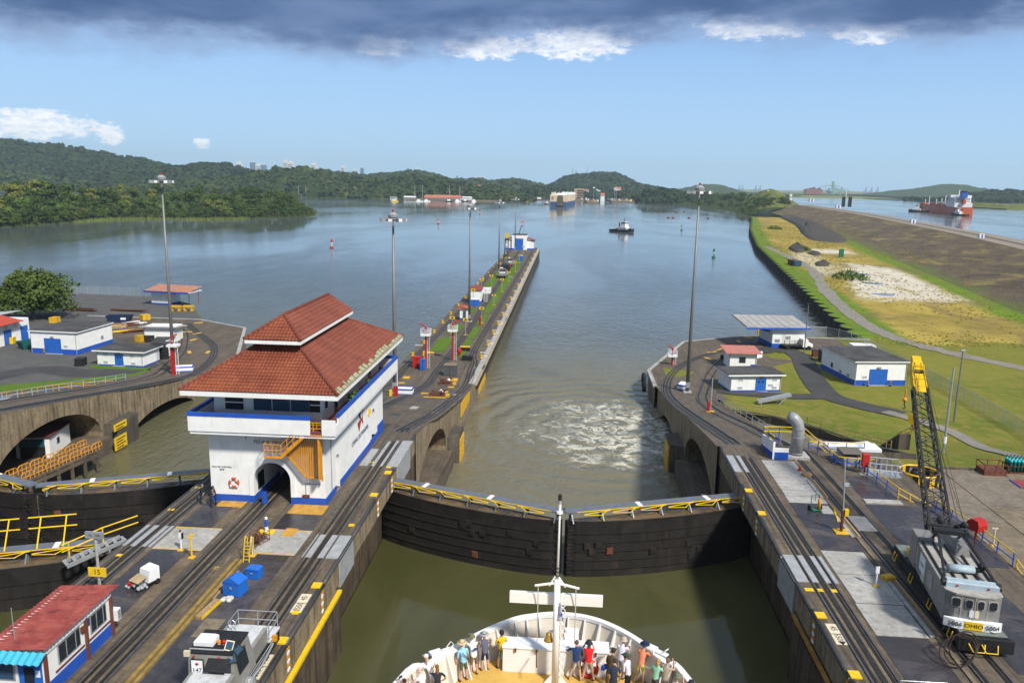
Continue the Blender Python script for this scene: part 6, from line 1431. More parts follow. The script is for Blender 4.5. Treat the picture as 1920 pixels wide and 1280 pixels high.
for s in (-1,1): m = MB(); m.yprism([(mb0.x+s*.1,DK+.55),(mb0.x+s*.52,DK+.02),(mb0.x+s*.1,DK+.02)],my-.08,my+.0); m.build('mast_knee',M_hull,sh)
bl = thing('ship_bell','brass bell hanging from a white bracket beside the bow mast','bell',pt(1029,1192,.15))
MB().lathe([(.21,-.19),(.165,-.12),(.13,.0),(.12,.12),(.06,.18),(.01,.19)],n=16).build('bell_body',paint('brass',(.45,.28,.06)),bl,True); MB().bar((0,0,.19),(.33,.0,.3),.09,.09).build('bracket',M_hull,bl)
for (px,py,nm,rzz) in ((820,1226,'left',R(35)),(1222,1218,'right',R(-38))):
 c = gp(px,py,RZ+.05); t = thing('flood_light',f'white folded floodlight box on the {nm} bow rail','floodlight',c,rzz)
 MB().bbox(-.32,.2,-.2,.2,.02,.16,.04).build('housing',M_tarp,t); MB().box(.24,.75,-.12,.12,.04,.10).build('arm',M_hull,t); m = MB(); m.pipe([(.5,-.1,.1),(.7,-.1,.3),(.7,.15,.3),(.5,.15,.1)],.02,5); m.build('guard',M_hull,t)
# ------------------------------------------------------------------ people
SKIN = {0: (.52,.29,.19),1: (.30,.155,.09),2: (.58,.35,.25)}
def person(label,loc,head_,shirt,pants,shoes=(.03,.03,.035),skin=0,pose='rail',shorts=True,sleeve='short',lean=.12,h=1.74,hat=None,hair=(.03,.02,.012),stance=.11,group=None,turn=0.,long_hair=False,woman=False,extra=None):
 k = h/1.76; sw = .175 if woman else .20
 V = []; E = []; Rr = []; reg = {}
 def v(x,y,z,r,r2=None):
  V.append((x*k,y*k,z*k)); Rr.append((r*k,(r2 or r)*k)); return len(V)-1
 def e(a,b,rg): E.append((a,b)); reg[(a,b)] = rg
 L_ = lambda z: lean*(z-.95)/.5
 pel = v(0,0,.95,.155,.115); sp1 = v(0,L_(1.12)-.0,1.13,.140 if woman else .155,.105); chs = v(0,L_(1.32),1.33,.165,.115); nb = v(0,L_(1.47),1.47,.085,.075); nk = v(0,L_(1.53)+.01,1.53,.056); hd0 = v(0,L_(1.57)+.03,1.585,.070,.085); hd = v(0,L_(1.65)+.03,1.665,.078,.098); hd1 = v(0,L_(1.7)+.02,1.735,.055,.070)
 for a, b, rg in ((pel,sp1,'shirt'),(sp1,chs,'shirt'),(chs,nb,'shirt'),(nb,nk,'skin'),(nk,hd0,'skin'),(hd0,hd,'skin'),(hd,hd1,'skin')): e(a,b,rg)
 hands = []
 for s in (-1,1):
  sy_ = L_(1.42); shd = v(s*sw,sy_,1.42,.062)
  P = pose if isinstance(pose,str) else pose[0 if s < 0 else 1]
  el, wr, hn = {'rail': ((s*.25,sy_+.17,1.20),(s*.17,sy_+.40,1.20),(s*.14,sy_+.49,1.20)),'down': ((s*.24,sy_-.03,1.14),(s*.23,sy_+.07,.90),(s*.225,sy_+.10,.81)),
     'up': ((s*.25,sy_+.20,1.32),(s*.12,sy_+.30,1.56),(s*.08,sy_+.30,1.65)),'hip': ((s*.38,sy_-.05,1.18),(s*.24,sy_+.05,1.02),(s*.17,sy_+.08,.99)),
     'cross': ((s*.25,sy_+.08,1.18),(-s*.02,sy_+.22,1.20),(-s*.10,sy_+.20,1.22)),'wide': ((s*.38,sy_+.12,1.24),(s*.50,sy_+.30,1.16),(s*.52,sy_+.38,1.15))}[P]
  ev, wv, hv = v(*el,.046), v(*wr,.032), v(*hn,.036)
  sk = {'none': ('skin','skin'),'short': ('shirt','skin'),'long': ('shirt','shirt')}[sleeve]
  e(chs,shd,'shirt'); e(shd,ev,sk[0]); e(ev,wv,sk[1]); e(wv,hv,'skin'); hands.append((Vector(wr)*k,Vector(hn)*k,s))
  st = stance; hp = v(s*.085,0,.90,.105); kn = v(s*(.09+st*.3),.03,.50,.068); an = v(s*(.09+st*.6),-.02,.10,.046); ft = v(s*(.10+st*.7),.12,.045,.046); tt = v(s*(.105+st*.7),.20,.035,.034)
  hl = v(s*(.09+st*.6),-.06,.045,.040)
  e(pel,hp,'pants'); e(hp,kn,'pants'); e(kn,an,'shin'); e(an,ft,'shoe'); e(ft,tt,'shoe'); e(an,hl,'shoe')
 me = bpy.data.meshes.new('person_skeleton'); me.from_pydata(V,E,[]); o = bpy.data.objects.new('body_tmp',me); COL.objects.link(o)
 sm = o.modifiers.new('skin','SKIN'); sm.use_smooth_shade = True; sm.branch_smoothing = .6
 for d_, r_ in zip(me.skin_vertices[0].data,Rr): d_.radius = r_
 me.skin_vertices[0].data[pel].use_root = True
 ss = o.modifiers.new('sub','SUBSURF'); ss.levels = 1; ss.render_levels = 1
 dg = bpy.context.evaluated_depsgraph_get(); bm_ = bpy.data.meshes.new_from_object(o.evaluated_get(dg)); bpy.data.objects.remove(o)
 vs = [tuple(p.co) for p in bm_.vertices]; fs = [tuple(p.vertices) for p in bm_.polygons]; nbody = len(fs)
 mbf = MB(); mbf._add(vs,fs)
 for wr, hn, s in hands:
  d_ = (hn-wr).normalized(); a_ = d_.cross(Vector((0,0,1)));  a_ = a_.normalized() if a_.length > .1 else Vector((1,0,0)); up = a_.cross(d_)
  for f_, (off,ln) in enumerate(((-.028,.060),(-.010,.072),(.010,.068),(.027,.052))):
   b0 = hn+a_*off+d_*.012; mbf.pipe([b0,b0+d_*ln*.55,b0+d_*ln*.95-up*.02],[.0095,.0085,.007],5)
  b0 = hn-a_*s*.030-d_*.02; mbf.pipe([b0,b0-a_*s*.022+d_*.03,b0-a_*s*.022+d_*.055],[.0105,.0095,.008],5)
 segs_ = [(Vector(V[a]),Vector(V[b]),rg,(a,b)) for (a,b),rg in reg.items()]
 def region(c):
  best, rg_ = 9, 'skin'
  for a, b, rg, ab in segs_:
   ab_ = b-a; t_ = max(0,min(1,(c-a).dot(ab_)/ab_.length_squared)); dd = (c-(a+ab_*t_)).length-Rr[ab[0]][0]*(1-t_)-Rr[ab[1]][0]*t_
   if dd < best:
    best = dd; rg_ = rg
    if rg == 'pants' and shorts and c.z < .54*k: rg_ = 'skin'
    if rg == 'shin': rg_ = 'skin' if shorts else 'pants'
    if rg == 'shirt' and c.z < .90*k and ab == (pel,sp1): rg_ = 'pants'
    if ab[0] != pel and rg == 'shirt' and sleeve == 'short' and t_ > .78 and ab[1] > 8 and ab[0] > 8: rg_ = 'skin'
  if rg_ == 'pants' and c.z > .955*k: rg_ = 'shirt'
  return rg_
 idx = {'skin': 0,'shirt': 1,'pants': 2,'shoe': 3}
 mi = []
 for i, f in enumerate(mbf.f):
  if i >= nbody: mi.append(0); continue
  c = sum((Vector(mbf.v[j]) for j in f),Vector())/len(f); mi.append(idx[region(c)])
 mbf.mi = mi
 def cl(c): return plain('cloth_%02x%02x%02x' % tuple(int(min(1,x)*255) for x in c),c,.85)
 sk_m = plain('skin_%d' % skin,SKIN[skin],.55)
 t = thing('person',label,'person',loc,head_,group)
 mbf.build('body',[sk_m,cl(shirt),cl(pants),cl(shoes)],t,True)
 hc = Vector((0,L_(1.66)+.03,1.665))*k
 m = MB(); m.sphere(hc+Vector((0,.092*k,-.005)),.016,6,4,(1,1.3,1.4)); m.build('nose',sk_m,t,True)
 m = MB()
 for s in (-1,1): m.sphere(hc+Vector((s*.03,.082*k,.025)),.011,6,4)
 m.build('eyes',M_ink,t)
 m = MB()
 for s in (-1,1): m.sphere(hc+Vector((s*.082*k,-.005,0)),.025,6,4,(.5,.8,1.2))
 m.build('ears',sk_m,t,True)
 hm = cl(hair) if hair else None
 if hair:
  m = MB(); m.sphere(hc+Vector((0,-.022,.030)),.102*k,12,8,(.88,.98,.98));
  if long_hair: m.sphere(hc+Vector((0,-.085,-.09)),.085,10,6,(.95,.6,1.5)); m.sphere(hc+Vector((0,-.10,-.2)),.055,8,6,(1.1,.6,1.6))
  m.build('hair',hm,t,True)
 if hat:
  kind, hcol = hat; hm2 = cl(hcol); z = hc.z+.05
  if kind == 'brim': m = MB(); m.lathe([(.21,-.015),(.205,.0),(.105,.02),(.10,.09),(.07,.115),(.0,.12)],(hc.x,hc.y-.01,z),18); m.build('hat',hm2,t,True); MB().lathe([(.108,.02),(.108,.045)],(hc.x,hc.y-.01,z),18).build('hat_band',M_ink,t)
  elif kind == 'bucket': m = MB(); m.lathe([(.165,-.055),(.16,-.045),(.108,.015),(.102,.075),(.05,.095),(0,.098)],(hc.x,hc.y-.01,z),16); m.build('hat',hm2,t,True)
  else:
   m = MB(); m.lathe([(.105,-.02),(.108,.02),(.09,.07),(.04,.092),(0,.094)],(hc.x,hc.y-.01,z),14); q = 1 if kind == 'cap' else -1
   m._add([(hc.x-.07,hc.y+q*.08,z-.01),(hc.x+.07,hc.y+q*.08,z-.01),(hc.x+.05,hc.y+q*.19,z-.03),(hc.x-.05,hc.y+q*.19,z-.03)],[(0,1,2,3)]); m.build('hat',hm2,t,True)
 if extra: extra(t,hc,k)
 return t
def at_head(px,py,h=1.74,zd=DK): p = gp(px,py,zd+h*.955); return Vector((p.x,p.y,zd))
LF, RF = R(48), R(-48)
def strap(t,hc,k): m = MB(); m.bar((-.15,-.125,1.42),(.17,-.13,1.02),.012,.035); m.build('bag_strap',M_ink,t)
def shirt_print(t,hc,k): MB().tube((.0,-.120,1.30),(.0,-.124,1.30),.08,n=14).build('shirt_print',plain('print_blue',(.03,.05,.2),.8),t)
def phone(t,hc,k): MB().box(-.09,.09,.38,.39,1.58,1.68).build('phone',M_ink,t)
def bag(t,hc,k): MB().bbox(-.36,-.22,-.12,.12,.78,.98,.03).build('shoulder_bag',plain('bag_blue',(.01,.06,.35),.6),t); m = MB(); m.bar((.12,-.12,1.42),(-.25,-.05,.98),.012,.03); m.build('bag_strap',M_ink,t)
gpp = 'passengers on the ship bow'
person('person in sky blue shirt, straw hat and olive shorts on the ship bow',at_head(870,1209),R(35),(.25,.50,.74),(.10,.11,.06),pose='down',hat=('brim',(.55,.40,.22)),extra=strap,group=gpp)
person('person in pale shirt with blue print and olive bucket hat at the bow rail',at_head(889,1199),R(28),(.62,.70,.70),(.16,.12,.06),pose=('up','rail'),hat=('bucket',(.13,.13,.07)),lean=.2,extra=shirt_print,group=gpp)
person('person in grey patterned sleeveless top and wide grey hat at the bow rail',at_head(910,1194,1.64),R(20),(.10,.10,.16),(.02,.025,.06),pose='rail',sleeve='none',hat=('brim',(.30,.30,.31)),woman=True,h=1.64,lean=.15,group=gpp)
person('person in bright yellow shirt and dark cap leaning on the white locker',at_head(941,1186),R(25),(.68,.42,.01),(.11,.11,.06),pose='cross',hat=('backcap',(.02,.02,.03)),skin=1,lean=.0,group=gpp)
person('bearded person in white shirt leaning over the left bow rail',at_head(813,1240),R(50),(.70,.69,.74),(.5,.48,.45),pose='rail',hair=None,hat=('cap',(.6,.57,.55)),lean=.32,sleeve='long',group=gpp)
person('balding person in white shirt on the lower left of the bow',at_head(793,1258),R(60),(.72,.66,.64),(.45,.40,.30),pose=('rail','down'),hair=None,skin=2,group=gpp)
person('brown-haired person in black top with elbow out on the left of the bow',at_head(821,1254,1.66),R(20),(.02,.022,.03),(.45,.43,.42),pose=('up','hip'),hair=(.19,.085,.03),long_hair=True,woman=True,h=1.66,group=gpp)
person('dark-haired person holding a phone up in the lower left corner of the bow',at_head(764,1279,1.62),R(55),(.35,.2,.16),(.3,.3,.3),pose='up',hair=(.035,.012,.014),woman=True,h=1.62,extra=phone,group=gpp)
person('person in navy shirt and khaki shorts with an arm on the locker',at_head(1081,1208),R(-5),(.012,.035,.125),(.23,.18,.12),shoes=(.45,.43,.4),pose=('wide','rail'),hair=(.10,.07,.05),group=gpp,stance=.25)
person('person in red sleeveless top and dark sun hat standing at the white locker',at_head(1105,1209),R(2),(.58,.012,.015),(.36,.28,.21),pose='up',sleeve='none',hat=('bucket',(.02,.025,.04)),hair=(.10,.045,.02),long_hair=True,woman=True,stance=.25,group=gpp)
person('person in lilac white shirt, beige sun hat and grey trousers at the right bow rail',at_head(1165,1205),R(-25),(.60,.57,.66),(.25,.27,.30),pose='rail',shorts=False,hat=('bucket',(.42,.37,.28)),skin=1,lean=.2,group=gpp)
person('person in brown shirt and dark cap carrying a bright blue bag',at_head(1145,1223),R(-40),(.085,.06,.035),(.08,.06,.04),pose='down',hat=('cap',(.03,.025,.025)),shorts=False,extra=bag,group=gpp)
person('dark-haired person in plain navy shirt seen from behind at the lower right',at_head(1152,1243),R(-8),(.022,.03,.055),(.03,.03,.04),pose='down',hair=(.04,.028,.02),group=gpp)
person('person in white shirt, black trousers and dark green cap on the right of the bow',at_head(1180,1232),R(55),(.60,.57,.66),(.012,.012,.014),pose='down',shorts=False,hat=('cap',(.015,.05,.035)),skin=1,group=gpp)
person('person in coral shirt, navy brimmed hat and yellow shorts at the right bow rail',at_head(1203,1214),R(-30),(.66,.22,.11),(.60,.48,.12),pose='rail',hat=('brim',(.01,.02,.06)),lean=.22,group=gpp)
person('blonde person in mint green shirt at the right bow rail',at_head(1230,1241,1.66),R(-45),(.26,.52,.36),(.06,.06,.07),pose=('hip','rail'),hair=(.42,.27,.10),long_hair=True,woman=True,h=1.66,shorts=False,group=gpp)
person('grey-haired person in beige shirt raising a hand to the face at the right rail',at_head(1248,1241),R(-42),(.36,.30,.235),(.3,.28,.25),pose=('hip','up'),hair=(.13,.10,.08),group=gpp)
person('blond person with khaki sun hat and pale top in the lower right of the bow',at_head(1265,1270,1.62),R(-50),(.5,.42,.38),(.2,.2,.2),pose='up',hair=(.40,.25,.11),long_hair=True,hat=('bucket',(.13,.15,.10)),woman=True,h=1.62,group=gpp)
person('person in dark hat cut by the bottom edge at the right of the bow',at_head(1290,1283),R(-50),(.1,.1,.12),(.1,.1,.1),pose='down',hat=('bucket',(.02,.02,.03)),group=gpp)
gw = 'dark-uniformed workers beside the control house'
DKU = (.012,.016,.035)
person('worker in dark uniform standing alone nearest the left rail of the centre wall',gp(377,944,0),R(-70),DKU,DKU,pose='down',shorts=False,sleeve='long',hair=(.2,.18,.17),group=gw)
person('worker in dark uniform with white reflective bands in front of the control house',gp(396,951,0),R(-60),(.03,.035,.055),DKU,pose=('cross','cross'),shorts=False,hat=('cap',(.015,.015,.03)),group=gw)
person('worker in dark clothes closest to the life ring on the control house',gp(405,946,0),R(120),(.03,.016,.02),DKU,pose='down',shorts=False,skin=1,group=gw)
# ------------------------------------------------------------------ light masts and poles
M_lampw = plain('lamp_glass',(.8,.8,.78),.2)
def mast(label,foot,H,group='tall light masts on the lock walls',n=8):
 t = thing('light_mast',label,'light mast',foot,0,group)
 MB().tube((0,0,0),(0,0,H),.34,.15,n=12).build('pole',M_pole,t,True); MB().bbox(-.7,.7,-.7,.7,-.1,.25,.05).build('base',M_clight,t)
 m = MB(); m.lathe([(.3,H-.2),(.75,H+.1),(.8,H+.5),(.35,H+.9)],n=10); m.pipe([(1.35*math.cos(2*math.pi*i/12),1.35*math.sin(2*math.pi*i/12),H-.1) for i in range(12)],.08,5,True)
 for i in range(4): a = i*math.pi/4; m.tube((-1.35*math.cos(a),-1.35*math.sin(a),H-.1),(1.35*math.cos(a),1.35*math.sin(a),H-.1),.05,n=5)
 m.build('head_ring',M_grey,t)
 me = MB().box(-.34,.34,-.30,.30,-.42,.10).mesh('lamp',M_grey); mg = MB().box(-.28,.28,.301,.32,-.36,.05).mesh('lamp_glass',M_lampw)
 for i in range(n):
  a = 2*math.pi*i/n; o = bpy.data.objects.new('lamp',me); COL.objects.link(o); o.parent = t; o.location = (1.75*math.cos(a),1.75*math.sin(a),H-.1); o.rotation_euler = (0,0,a-math.pi/2)
  q = bpy.data.objects.new('lamp_glass',mg); COL.objects.link(q); q.parent = o
 MB().sphere((0,0,H+1.1),.2,8,6).build('warning_light',M_red,t)
 m = MB(); m.box(-.36,.36,-.42,-.3,.9,1.8); m.build('switch_box',M_grey,t)
 return t
mast('leftmost light mast, standing at the curve of the left lock wall',(-71.8,138.6,LZ),34.4)
mast('light mast directly behind the control house roof',(-26.75,121,zg(121)),27.4)
mast('light mast beside the small white kiosk midway on the low wall',(-24.8,200.2,LZ),28.8)
mast('light mast past the red-roofed cabin on the low wall',(-26.7,306.7,LZ),27.6)
mast('light mast closest to the tip of the low wall',(-28.1,418,LZ),26.6)
mast('rightmost light mast, standing on the right wall before the curving tracks',(21.2,136.2,LZ),34.3)
def pole(label,foot,H,r=.13,head=None,mat=None,cat='pole',name='utility_pole',group=None):
 t = thing(name,label,cat,foot,0,group); MB().tube((0,0,-.2),(0,0,H),r,r*.7,n=8).build('shaft',mat or M_pole,t)
 if head: MB().bbox(-.35,.35,-.2,.2,H-.05,H+.22,.05).build('lamp_head',head,t)
 return t
pole('dark lamp pole beside the truck by the canopy house',(51.8,174.6,LZ),10.5,.13,M_black)
pole('lamp pole on the lawn nearest the bare grass by the fence',(60.4,124,hland(60.4,124)),11.2,.15,M_grey)
t = pole('slim pale pole on the lawn just right of the crane boom',(45.7,95.4,hland(45.7,95.4)),10.5,.16,None,M_galv)
MB().tube((0,0,1.2),(0,0,2.),.22,n=8).build('sleeve',M_tarp,t)
t = thing('lamp_post','rusty based post with yellow box and footing on the crane platform','post',(22.9,62.9,0))
MB().bbox(-.55,.55,-.5,.5,0,.14,.03).build('footing',M_yel,t); MB().tube((0,0,.14),(0,0,1.9),.13,n=8).build('lower_shaft',M_redor,t); MB().tube((0,0,1.9),(-.25,0,6.1),.075,.06,n=8).build('shaft',M_galv,t)
MB().box(.1,.4,-.2,.12,1.5,2.05).build('control_box',M_ylw,t); m = MB(); m.bar((-.6,.6,1.9),(-.05,.1,1.1),.1,.1); m.bar((-.6,.6,1.9),(-.3,.0,.9),.08,.08); m.build('brace',M_ylw,t); MB().box(-.15,.25,-.1,.1,4.0,4.25).build('bracket',M_paleblue,t)
# ------------------------------------------------------------------ centre wall props near the viewer
t = thing('number_post','concrete post with yellow board numbered 15 and a rail sign near the crew shed','sign',(-31.05,47.9,0))
MB().tube((0,0,0),(0,0,4.1),.105,.09,n=10).build('post',M_clight,t); o = MB().box(-.62,.62,-.16,-.10,1.0,1.65).build('number_board',M_ylw,t); text('15',.52,M_ink,o,(0,-.165,1.32),(R(90),0,0))
o = MB().box(-.62,.62,-.16,.0,3.75,4.2).build('lamp_box',M_grey,t); text('15L  15R',.24,M_ink,o,(0,-.165,3.97),(R(90),0,0))
def cart():
 t = thing('motor_cart','small cart with white canopy box, tan board and engine parts on the wet paving','cart',(-28.25,48.8,0),R(-25))
 MB().box(-.55,.55,-.9,.7,.22,.34).build('frame',M_black,t)
 m = MB(); m._add([(-.5,-.2,.34),(.5,-.2,.34),(.5,.7,.34),(-.5,.7,.34),(-.5,-.05,1.15),(.5,-.05,1.15),(.5,.7,1.25),(-.5,.7,1.25)],[(3,2,1,0),(4,5,6,7),(0,1,5,4),(1,2,6,5),(2,3,7,6),(3,0,4,7)]); m.build('canopy_box',M_tarp,t)
 MB()._add([(-.5,-.25,.8),(.45,-.25,.8),(.5,-1.0,.62),(-.45,-1.0,.62),(-.5,-.25,.84),(.45,-.25,.84),(.5,-1.0,.66),(-.45,-1.0,.66)],[(3,2,1,0),(4,5,6,7),(0,1,5,4),(1,2,6,5),(2,3,7,6),(3,0,4,7)]).build('board',paint('plywood',(.40,.29,.16),.7,.15,.3),t)
 m = MB(); rr = random.Random(2)
 for _ in range(16): x, y = rr.uniform(-.6,.6), rr.uniform(-1.15,-.35); m.sphere((x,y,.15+.4*rr.random()*.6),.10+.08*rr.random(),6,4)
 m.build('engine_parts',M_galv,t); MB().box(-.55,-.2,-1.1,-.8,.3,.5).build('red_can',M_red,t)
 for x in (-.5,.5):
  for y in (-.6,.5): MB().tube((x-.06,y,.2),(x+.06,y,.2),.2,n=12).build('wheel',M_rubber,t)
cart()
def toolbox(label,loc,rz,w,d_,h,hip):
 t = thing('tool_box',label,'tool box',loc,rz,'blue tool boxes'); M_tb = paint('toolbox_blue',(.015,.13,.52),.4,.08,.1)
 MB().box(-w/2,w/2,-d_/2,d_/2,.06,h).build('body',M_tb,t); m = MB()
 m.yprism([(-w/2-.03,h),(w/2+.03,h),(w/2+.03,h+.06),(0,h+hip),(-w/2-.03,h+.06)],-d_/2-.03,d_/2+.03); m.build('lid',M_tb,t)
 MB().box(-.08,.08,-d_/2-.05,-d_/2-.01,h*.6,h*.75).build('latch',M_galv,t); MB().box(-w/2+.05,w/2-.05,-d_/2+.05,d_/2-.05,0,.06).build('skid',M_wood,t); return t
toolbox('larger blue tool box with a peaked lid beside the timber beam',(-21.75,48.3,0),R(-12),1.25,1.0,.95,.42); toolbox('smaller blue tool box with a flat lid behind the peaked one',(-21.35,50.6,0),R(-8),.95,.75,.7,.10)
a, b = gp(430,1140,0), gp(372,1158,0)
t = thing('timber_beam','long grey timber beam with a yellow edge beside the blue tool box','beam',(0,0,0)); p, q = gp(372,1158,.12), gp(408,1125,.12); MB().bar(p,q,.42,.26).build('beam',M_wood,t); w_ = Vector((.24,0,-.02)); MB().bar(p+w_,q+w_,.05,.2).build('edge_strip',M_ylw,t)
for k, (pa,pb) in enumerate([((395,1118),(440,1075)),((400,1122),(447,1070))]): p, q = gp(*pa,.08), gp(*pb,.08); t = MB().bar(p,q,.12,.1).build('loose_plank',M_wood); tag(t,('thin loose plank nearer the yellow kerb behind the tool boxes','thin loose plank nearer the tool boxes, lying along the groove')[k],'plank','loose planks')
c = gp(425,1125,0); t = thing('plastic_bag','crumpled translucent bag lying against the timber beam and tool box','bag',c); m = MB(); rr = random.Random(4)
for _ in range(9): m.sphere((rr.uniform(-.3,.3),rr.uniform(-.2,.2),.12),.16+.06*rr.random(),7,5,(1,1,.8))
m.build('bag',paint('bag_plastic',(.5,.48,.45),.4,.2,.3),t,True)
a_, b_ = gp(345,1185,0), gp(405,1150,0); slab('hatch_cover',-22.3,-21.0,42.9,45.0,M_ctan,.05,cw)
def hyd(label,loc,tall,mat,top=None):
 t = thing('marker_post',label,'post',loc); MB().bbox(-.22,.22,-.22,.22,0,.1,.03).build('foot',M_yel,t); MB().tube((0,0,.1),(0,0,tall),.06,n=8).build('post',mat,t)
 if top: top(t)
 return t
hyd('white signal post with dark lamp on the pale slab left of the middle track',gp(340,1031,0),1.3,M_tarp,lambda t: (MB().box(-.1,.1,-.08,.08,1.0,1.45).build('lamp_box',M_tarp,t),MB().sphere((.0,0,1.55),.1,8,6).build('lamp',M_redor,t),MB().box(.1,.2,-.08,.08,.95,1.4).build('shade',M_black,t)))
hyd('slim yellow post with short cross arms beside the white signal post',gp(360,1045,0),1.9,M_ylw,lambda t: (MB().box(-.05,.3,-.04,.04,1.75,1.85).build('arm',M_ylw,t),MB().box(-.25,.1,-.04,.04,1.55,1.64).build('arm',M_ylw,t)))
t = thing('hydrant','blue and white hydrant on a yellow pad right of the middle track','hydrant',gp(500,998,0)); MB().bbox(-.6,.6,-.3,.3,0,.18,.04).build('pad',M_ylw,t); MB().lathe([(.2,.18),(.14,.3),(.12,.5)],n=10).build('base',M_white,t); MB().lathe([(.1,.5),(.12,.6),(.1,1.0),(.06,1.1)],n=10).build('barrel',M_blue,t); MB().lathe([(.06,1.1),(.13,1.18),(.10,1.3),(.02,1.35)],n=10).build('cap',M_white,t); MB().tube((-.2,0,.85),(.2,0,.85),.05).build('nozzle',M_blue,t)
t = thing('guard_ladder','yellow ladder with hoops leaning at the edge of the pale slab','ladder',gp(465,1050,0));
for s in (-.22,.22): MB().pipe([(s,-.35,0),(s,.1,1.5),(s,.3,1.75),(s,.55,1.6),(s,.6,.1)],.035,6).build('stile',M_ylw,t)
for k in range(6): MB().tube((-.22,-.3+.4*k/6*1,.2+.24*k),(.22,-.3+.4*k/6,.2+.24*k),.025,n=5).build('rung',M_ylw,t)
hyd('white marker post with a square head beside the yellow ladder',gp(474,1042,0),1.45,M_tarp,lambda t: MB().box(-.09,.09,-.08,.08,1.15,1.5).build('head',M_tarp,t))
t = thing('scrap_basket','rusty open wire basket of scrap on the pale slab','basket',gp(487,1015,0),R(-20)); m = MB()
for z in (.1,.45,.8): m.pipe([(-.5,-.55,z),(.5,-.55,z),(.5,.55,z),(-.5,.55,z)],.03,5,True)
for x in (-.5,0,.5):
 for y in (-.55,.55): m.tube((x,y,0),(x,y,.9),.028,n=5)
m.build('cage',M_redor,t); m = MB(); rr = random.Random(9)
for _ in range(14): p = Vector((rr.uniform(-.4,.4),rr.uniform(-.45,.45),.1+.5*rr.random())); m.bar(p,p+Vector((rr.uniform(-.4,.4),rr.uniform(-.4,.4),rr.uniform(0,.5))),.06,.06)
m.build('scrap',M_redor,t)
text('15',.5,M_ylw,cw,(-24.6,51.6,.03),(0,0,R(80)))
# ------------------------------------------------------------------ low wall props
def monitor_tower(label,foot,H,aim):
 t = thing('fire_monitor',label,'fire monitor',foot,0,'red fire monitor towers')
 MB().tube((0,0,0),(0,0,H),.2,.17,n=10).build('riser',M_red,t); m = MB()
 for s in (.28,.72): m.tube((s,0,0),(s,0,H),.035,n=5)
 for k in range(int(H/.45)): m.tube((.28,0,.3+k*.45),(.72,0,.3+k*.45),.025,n=5)
 m.build('ladder',M_tarp,t); MB().box(-.9,.9,-.7,.7,H,H+.35).build('platform',M_tarp,t); m = MB()
 for z in (.8,1.25): m.pipe([(-.9,-.7,H+z),(.9,-.7,H+z),(.9,.7,H+z),(-.9,.7,H+z)],.045,5,True)
 for x in (-.9,0,.9):
  for y in (-.7,.7): m.tube((x,y,H+.3),(x,y,H+1.25),.04,n=5)
 m.build('railing',M_tarp,t); m = MB(); m.tube((0,0,H+.3),(0,0,H+1.4),.16,n=8); m.sphere((0,0,H+1.5),.25,8,6); m.pipe([(0,0,H+1.5),(aim*.35,0,H+1.95),(aim*1.3,.2,H+2.25)],[.14,.12,.09],8); m.build('nozzle',M_red,t); return t
monitor_tower('red fire monitor tower beside the red and blue lockers',(-26.5,147.2,LZ),6.4,-1.); monitor_tower('red fire monitor tower behind the grey cabinet',(-22.5,155,LZ),5.9,1.2)
monitor_tower('red fire monitor on the low deck beside the rightmost light mast',(21.2,157.5,LZ),1.7,-.8)
def locker(label,loc,w,d_,h,mat,rz=0.,name='locker',cat='locker',top=None):
 t = thing(name,label,cat,loc,rz); MB().box(-w/2,w/2,-d_/2,d_/2,.05,h).build('body',mat,t); MB().bbox(-w/2-.04,w/2+.04,-d_/2-.04,d_/2+.04,h,h+.10,.03).build('lid',top or mat,t); MB().box(-.03,.03,-d_/2-.03,-d_/2-.002,.1,h-.05).build('door_gap',M_black,t); MB().box(.08,.14,-d_/2-.05,-d_/2-.002,h*.5,h*.6).build('handle',M_galv,t); return t
locker('tall red locker at the left of the low wall near the fire monitor',gp(784,688,LZ),1.9,1.3,2.0,M_red,name='locker'); locker('blue locker beside the tall red one',gp(793,693,LZ),1.0,.9,2.0,M_bluedoor)
locker('small yellow cabinet behind the red locker',gp(796,672,LZ),.55,.5,1.4,M_ylw); locker('dark grey cabinet with a pale side and tan roof',gp(845,703,LZ),2.3,1.9,2.0,paint('charcoal_grey',(.075,.08,.085),.6,.1,.2),top=M_ctan)
def kiosk(label,loc,w,d_,h,roof,door=True,name='kiosk'):
 t = thing(name,label,'kiosk',loc); MB().box(-w/2,w/2,-d_/2,d_/2,0,h).build('wall',M_white,t); MB().box(-w/2-.03,w/2+.03,-d_/2-.03,d_/2+.03,0,.6).build('base_band',M_blue,t)
 m = MB(); m._add([(-w/2-.35,-d_/2-.35,h-.05),(w/2+.35,-d_/2-.35,h-.05),(w/2+.35,d_/2+.35,h+.4),(-w/2-.35,d_/2+.35,h+.4),(-w/2-.35,-d_/2-.35,h+.1),(w/2+.35,-d_/2-.35,h+.1),(w/2+.35,d_/2+.35,h+.55),(-w/2-.35,d_/2+.35,h+.55)],[(3,2,1,0),(4,5,6,7),(0,1,5,4),(1,2,6,5),(2,3,7,6),(3,0,4,7)]); m.build('roof',roof,t)
 if door: MB().box(-.25,.45,-d_/2-.06,-d_/2-.002,.05,h*.82).build('door',M_grey,t)
 return t
M_rr = paint('red_sheet_roof',(.24,.05,.045),.6,.15,.3)
kiosk('small white kiosk with orange red roof on the left grass bed',gpz(871,599),2.1,2.6,3.0,paint('orange_red_roof',(.36,.10,.05),.7,.15,.3))
kiosk('white cabin with dark red roof and blue base on the low wall',gpz(893,566),3.3,5.6,3.9,M_rr,False)
locker('blue trailer box with a white cover before the red-roofed cabin',gpz(890,573),2.6,2.,1.9,M_bluedoor,top=M_tarp,cat='box',name='trailer_box')
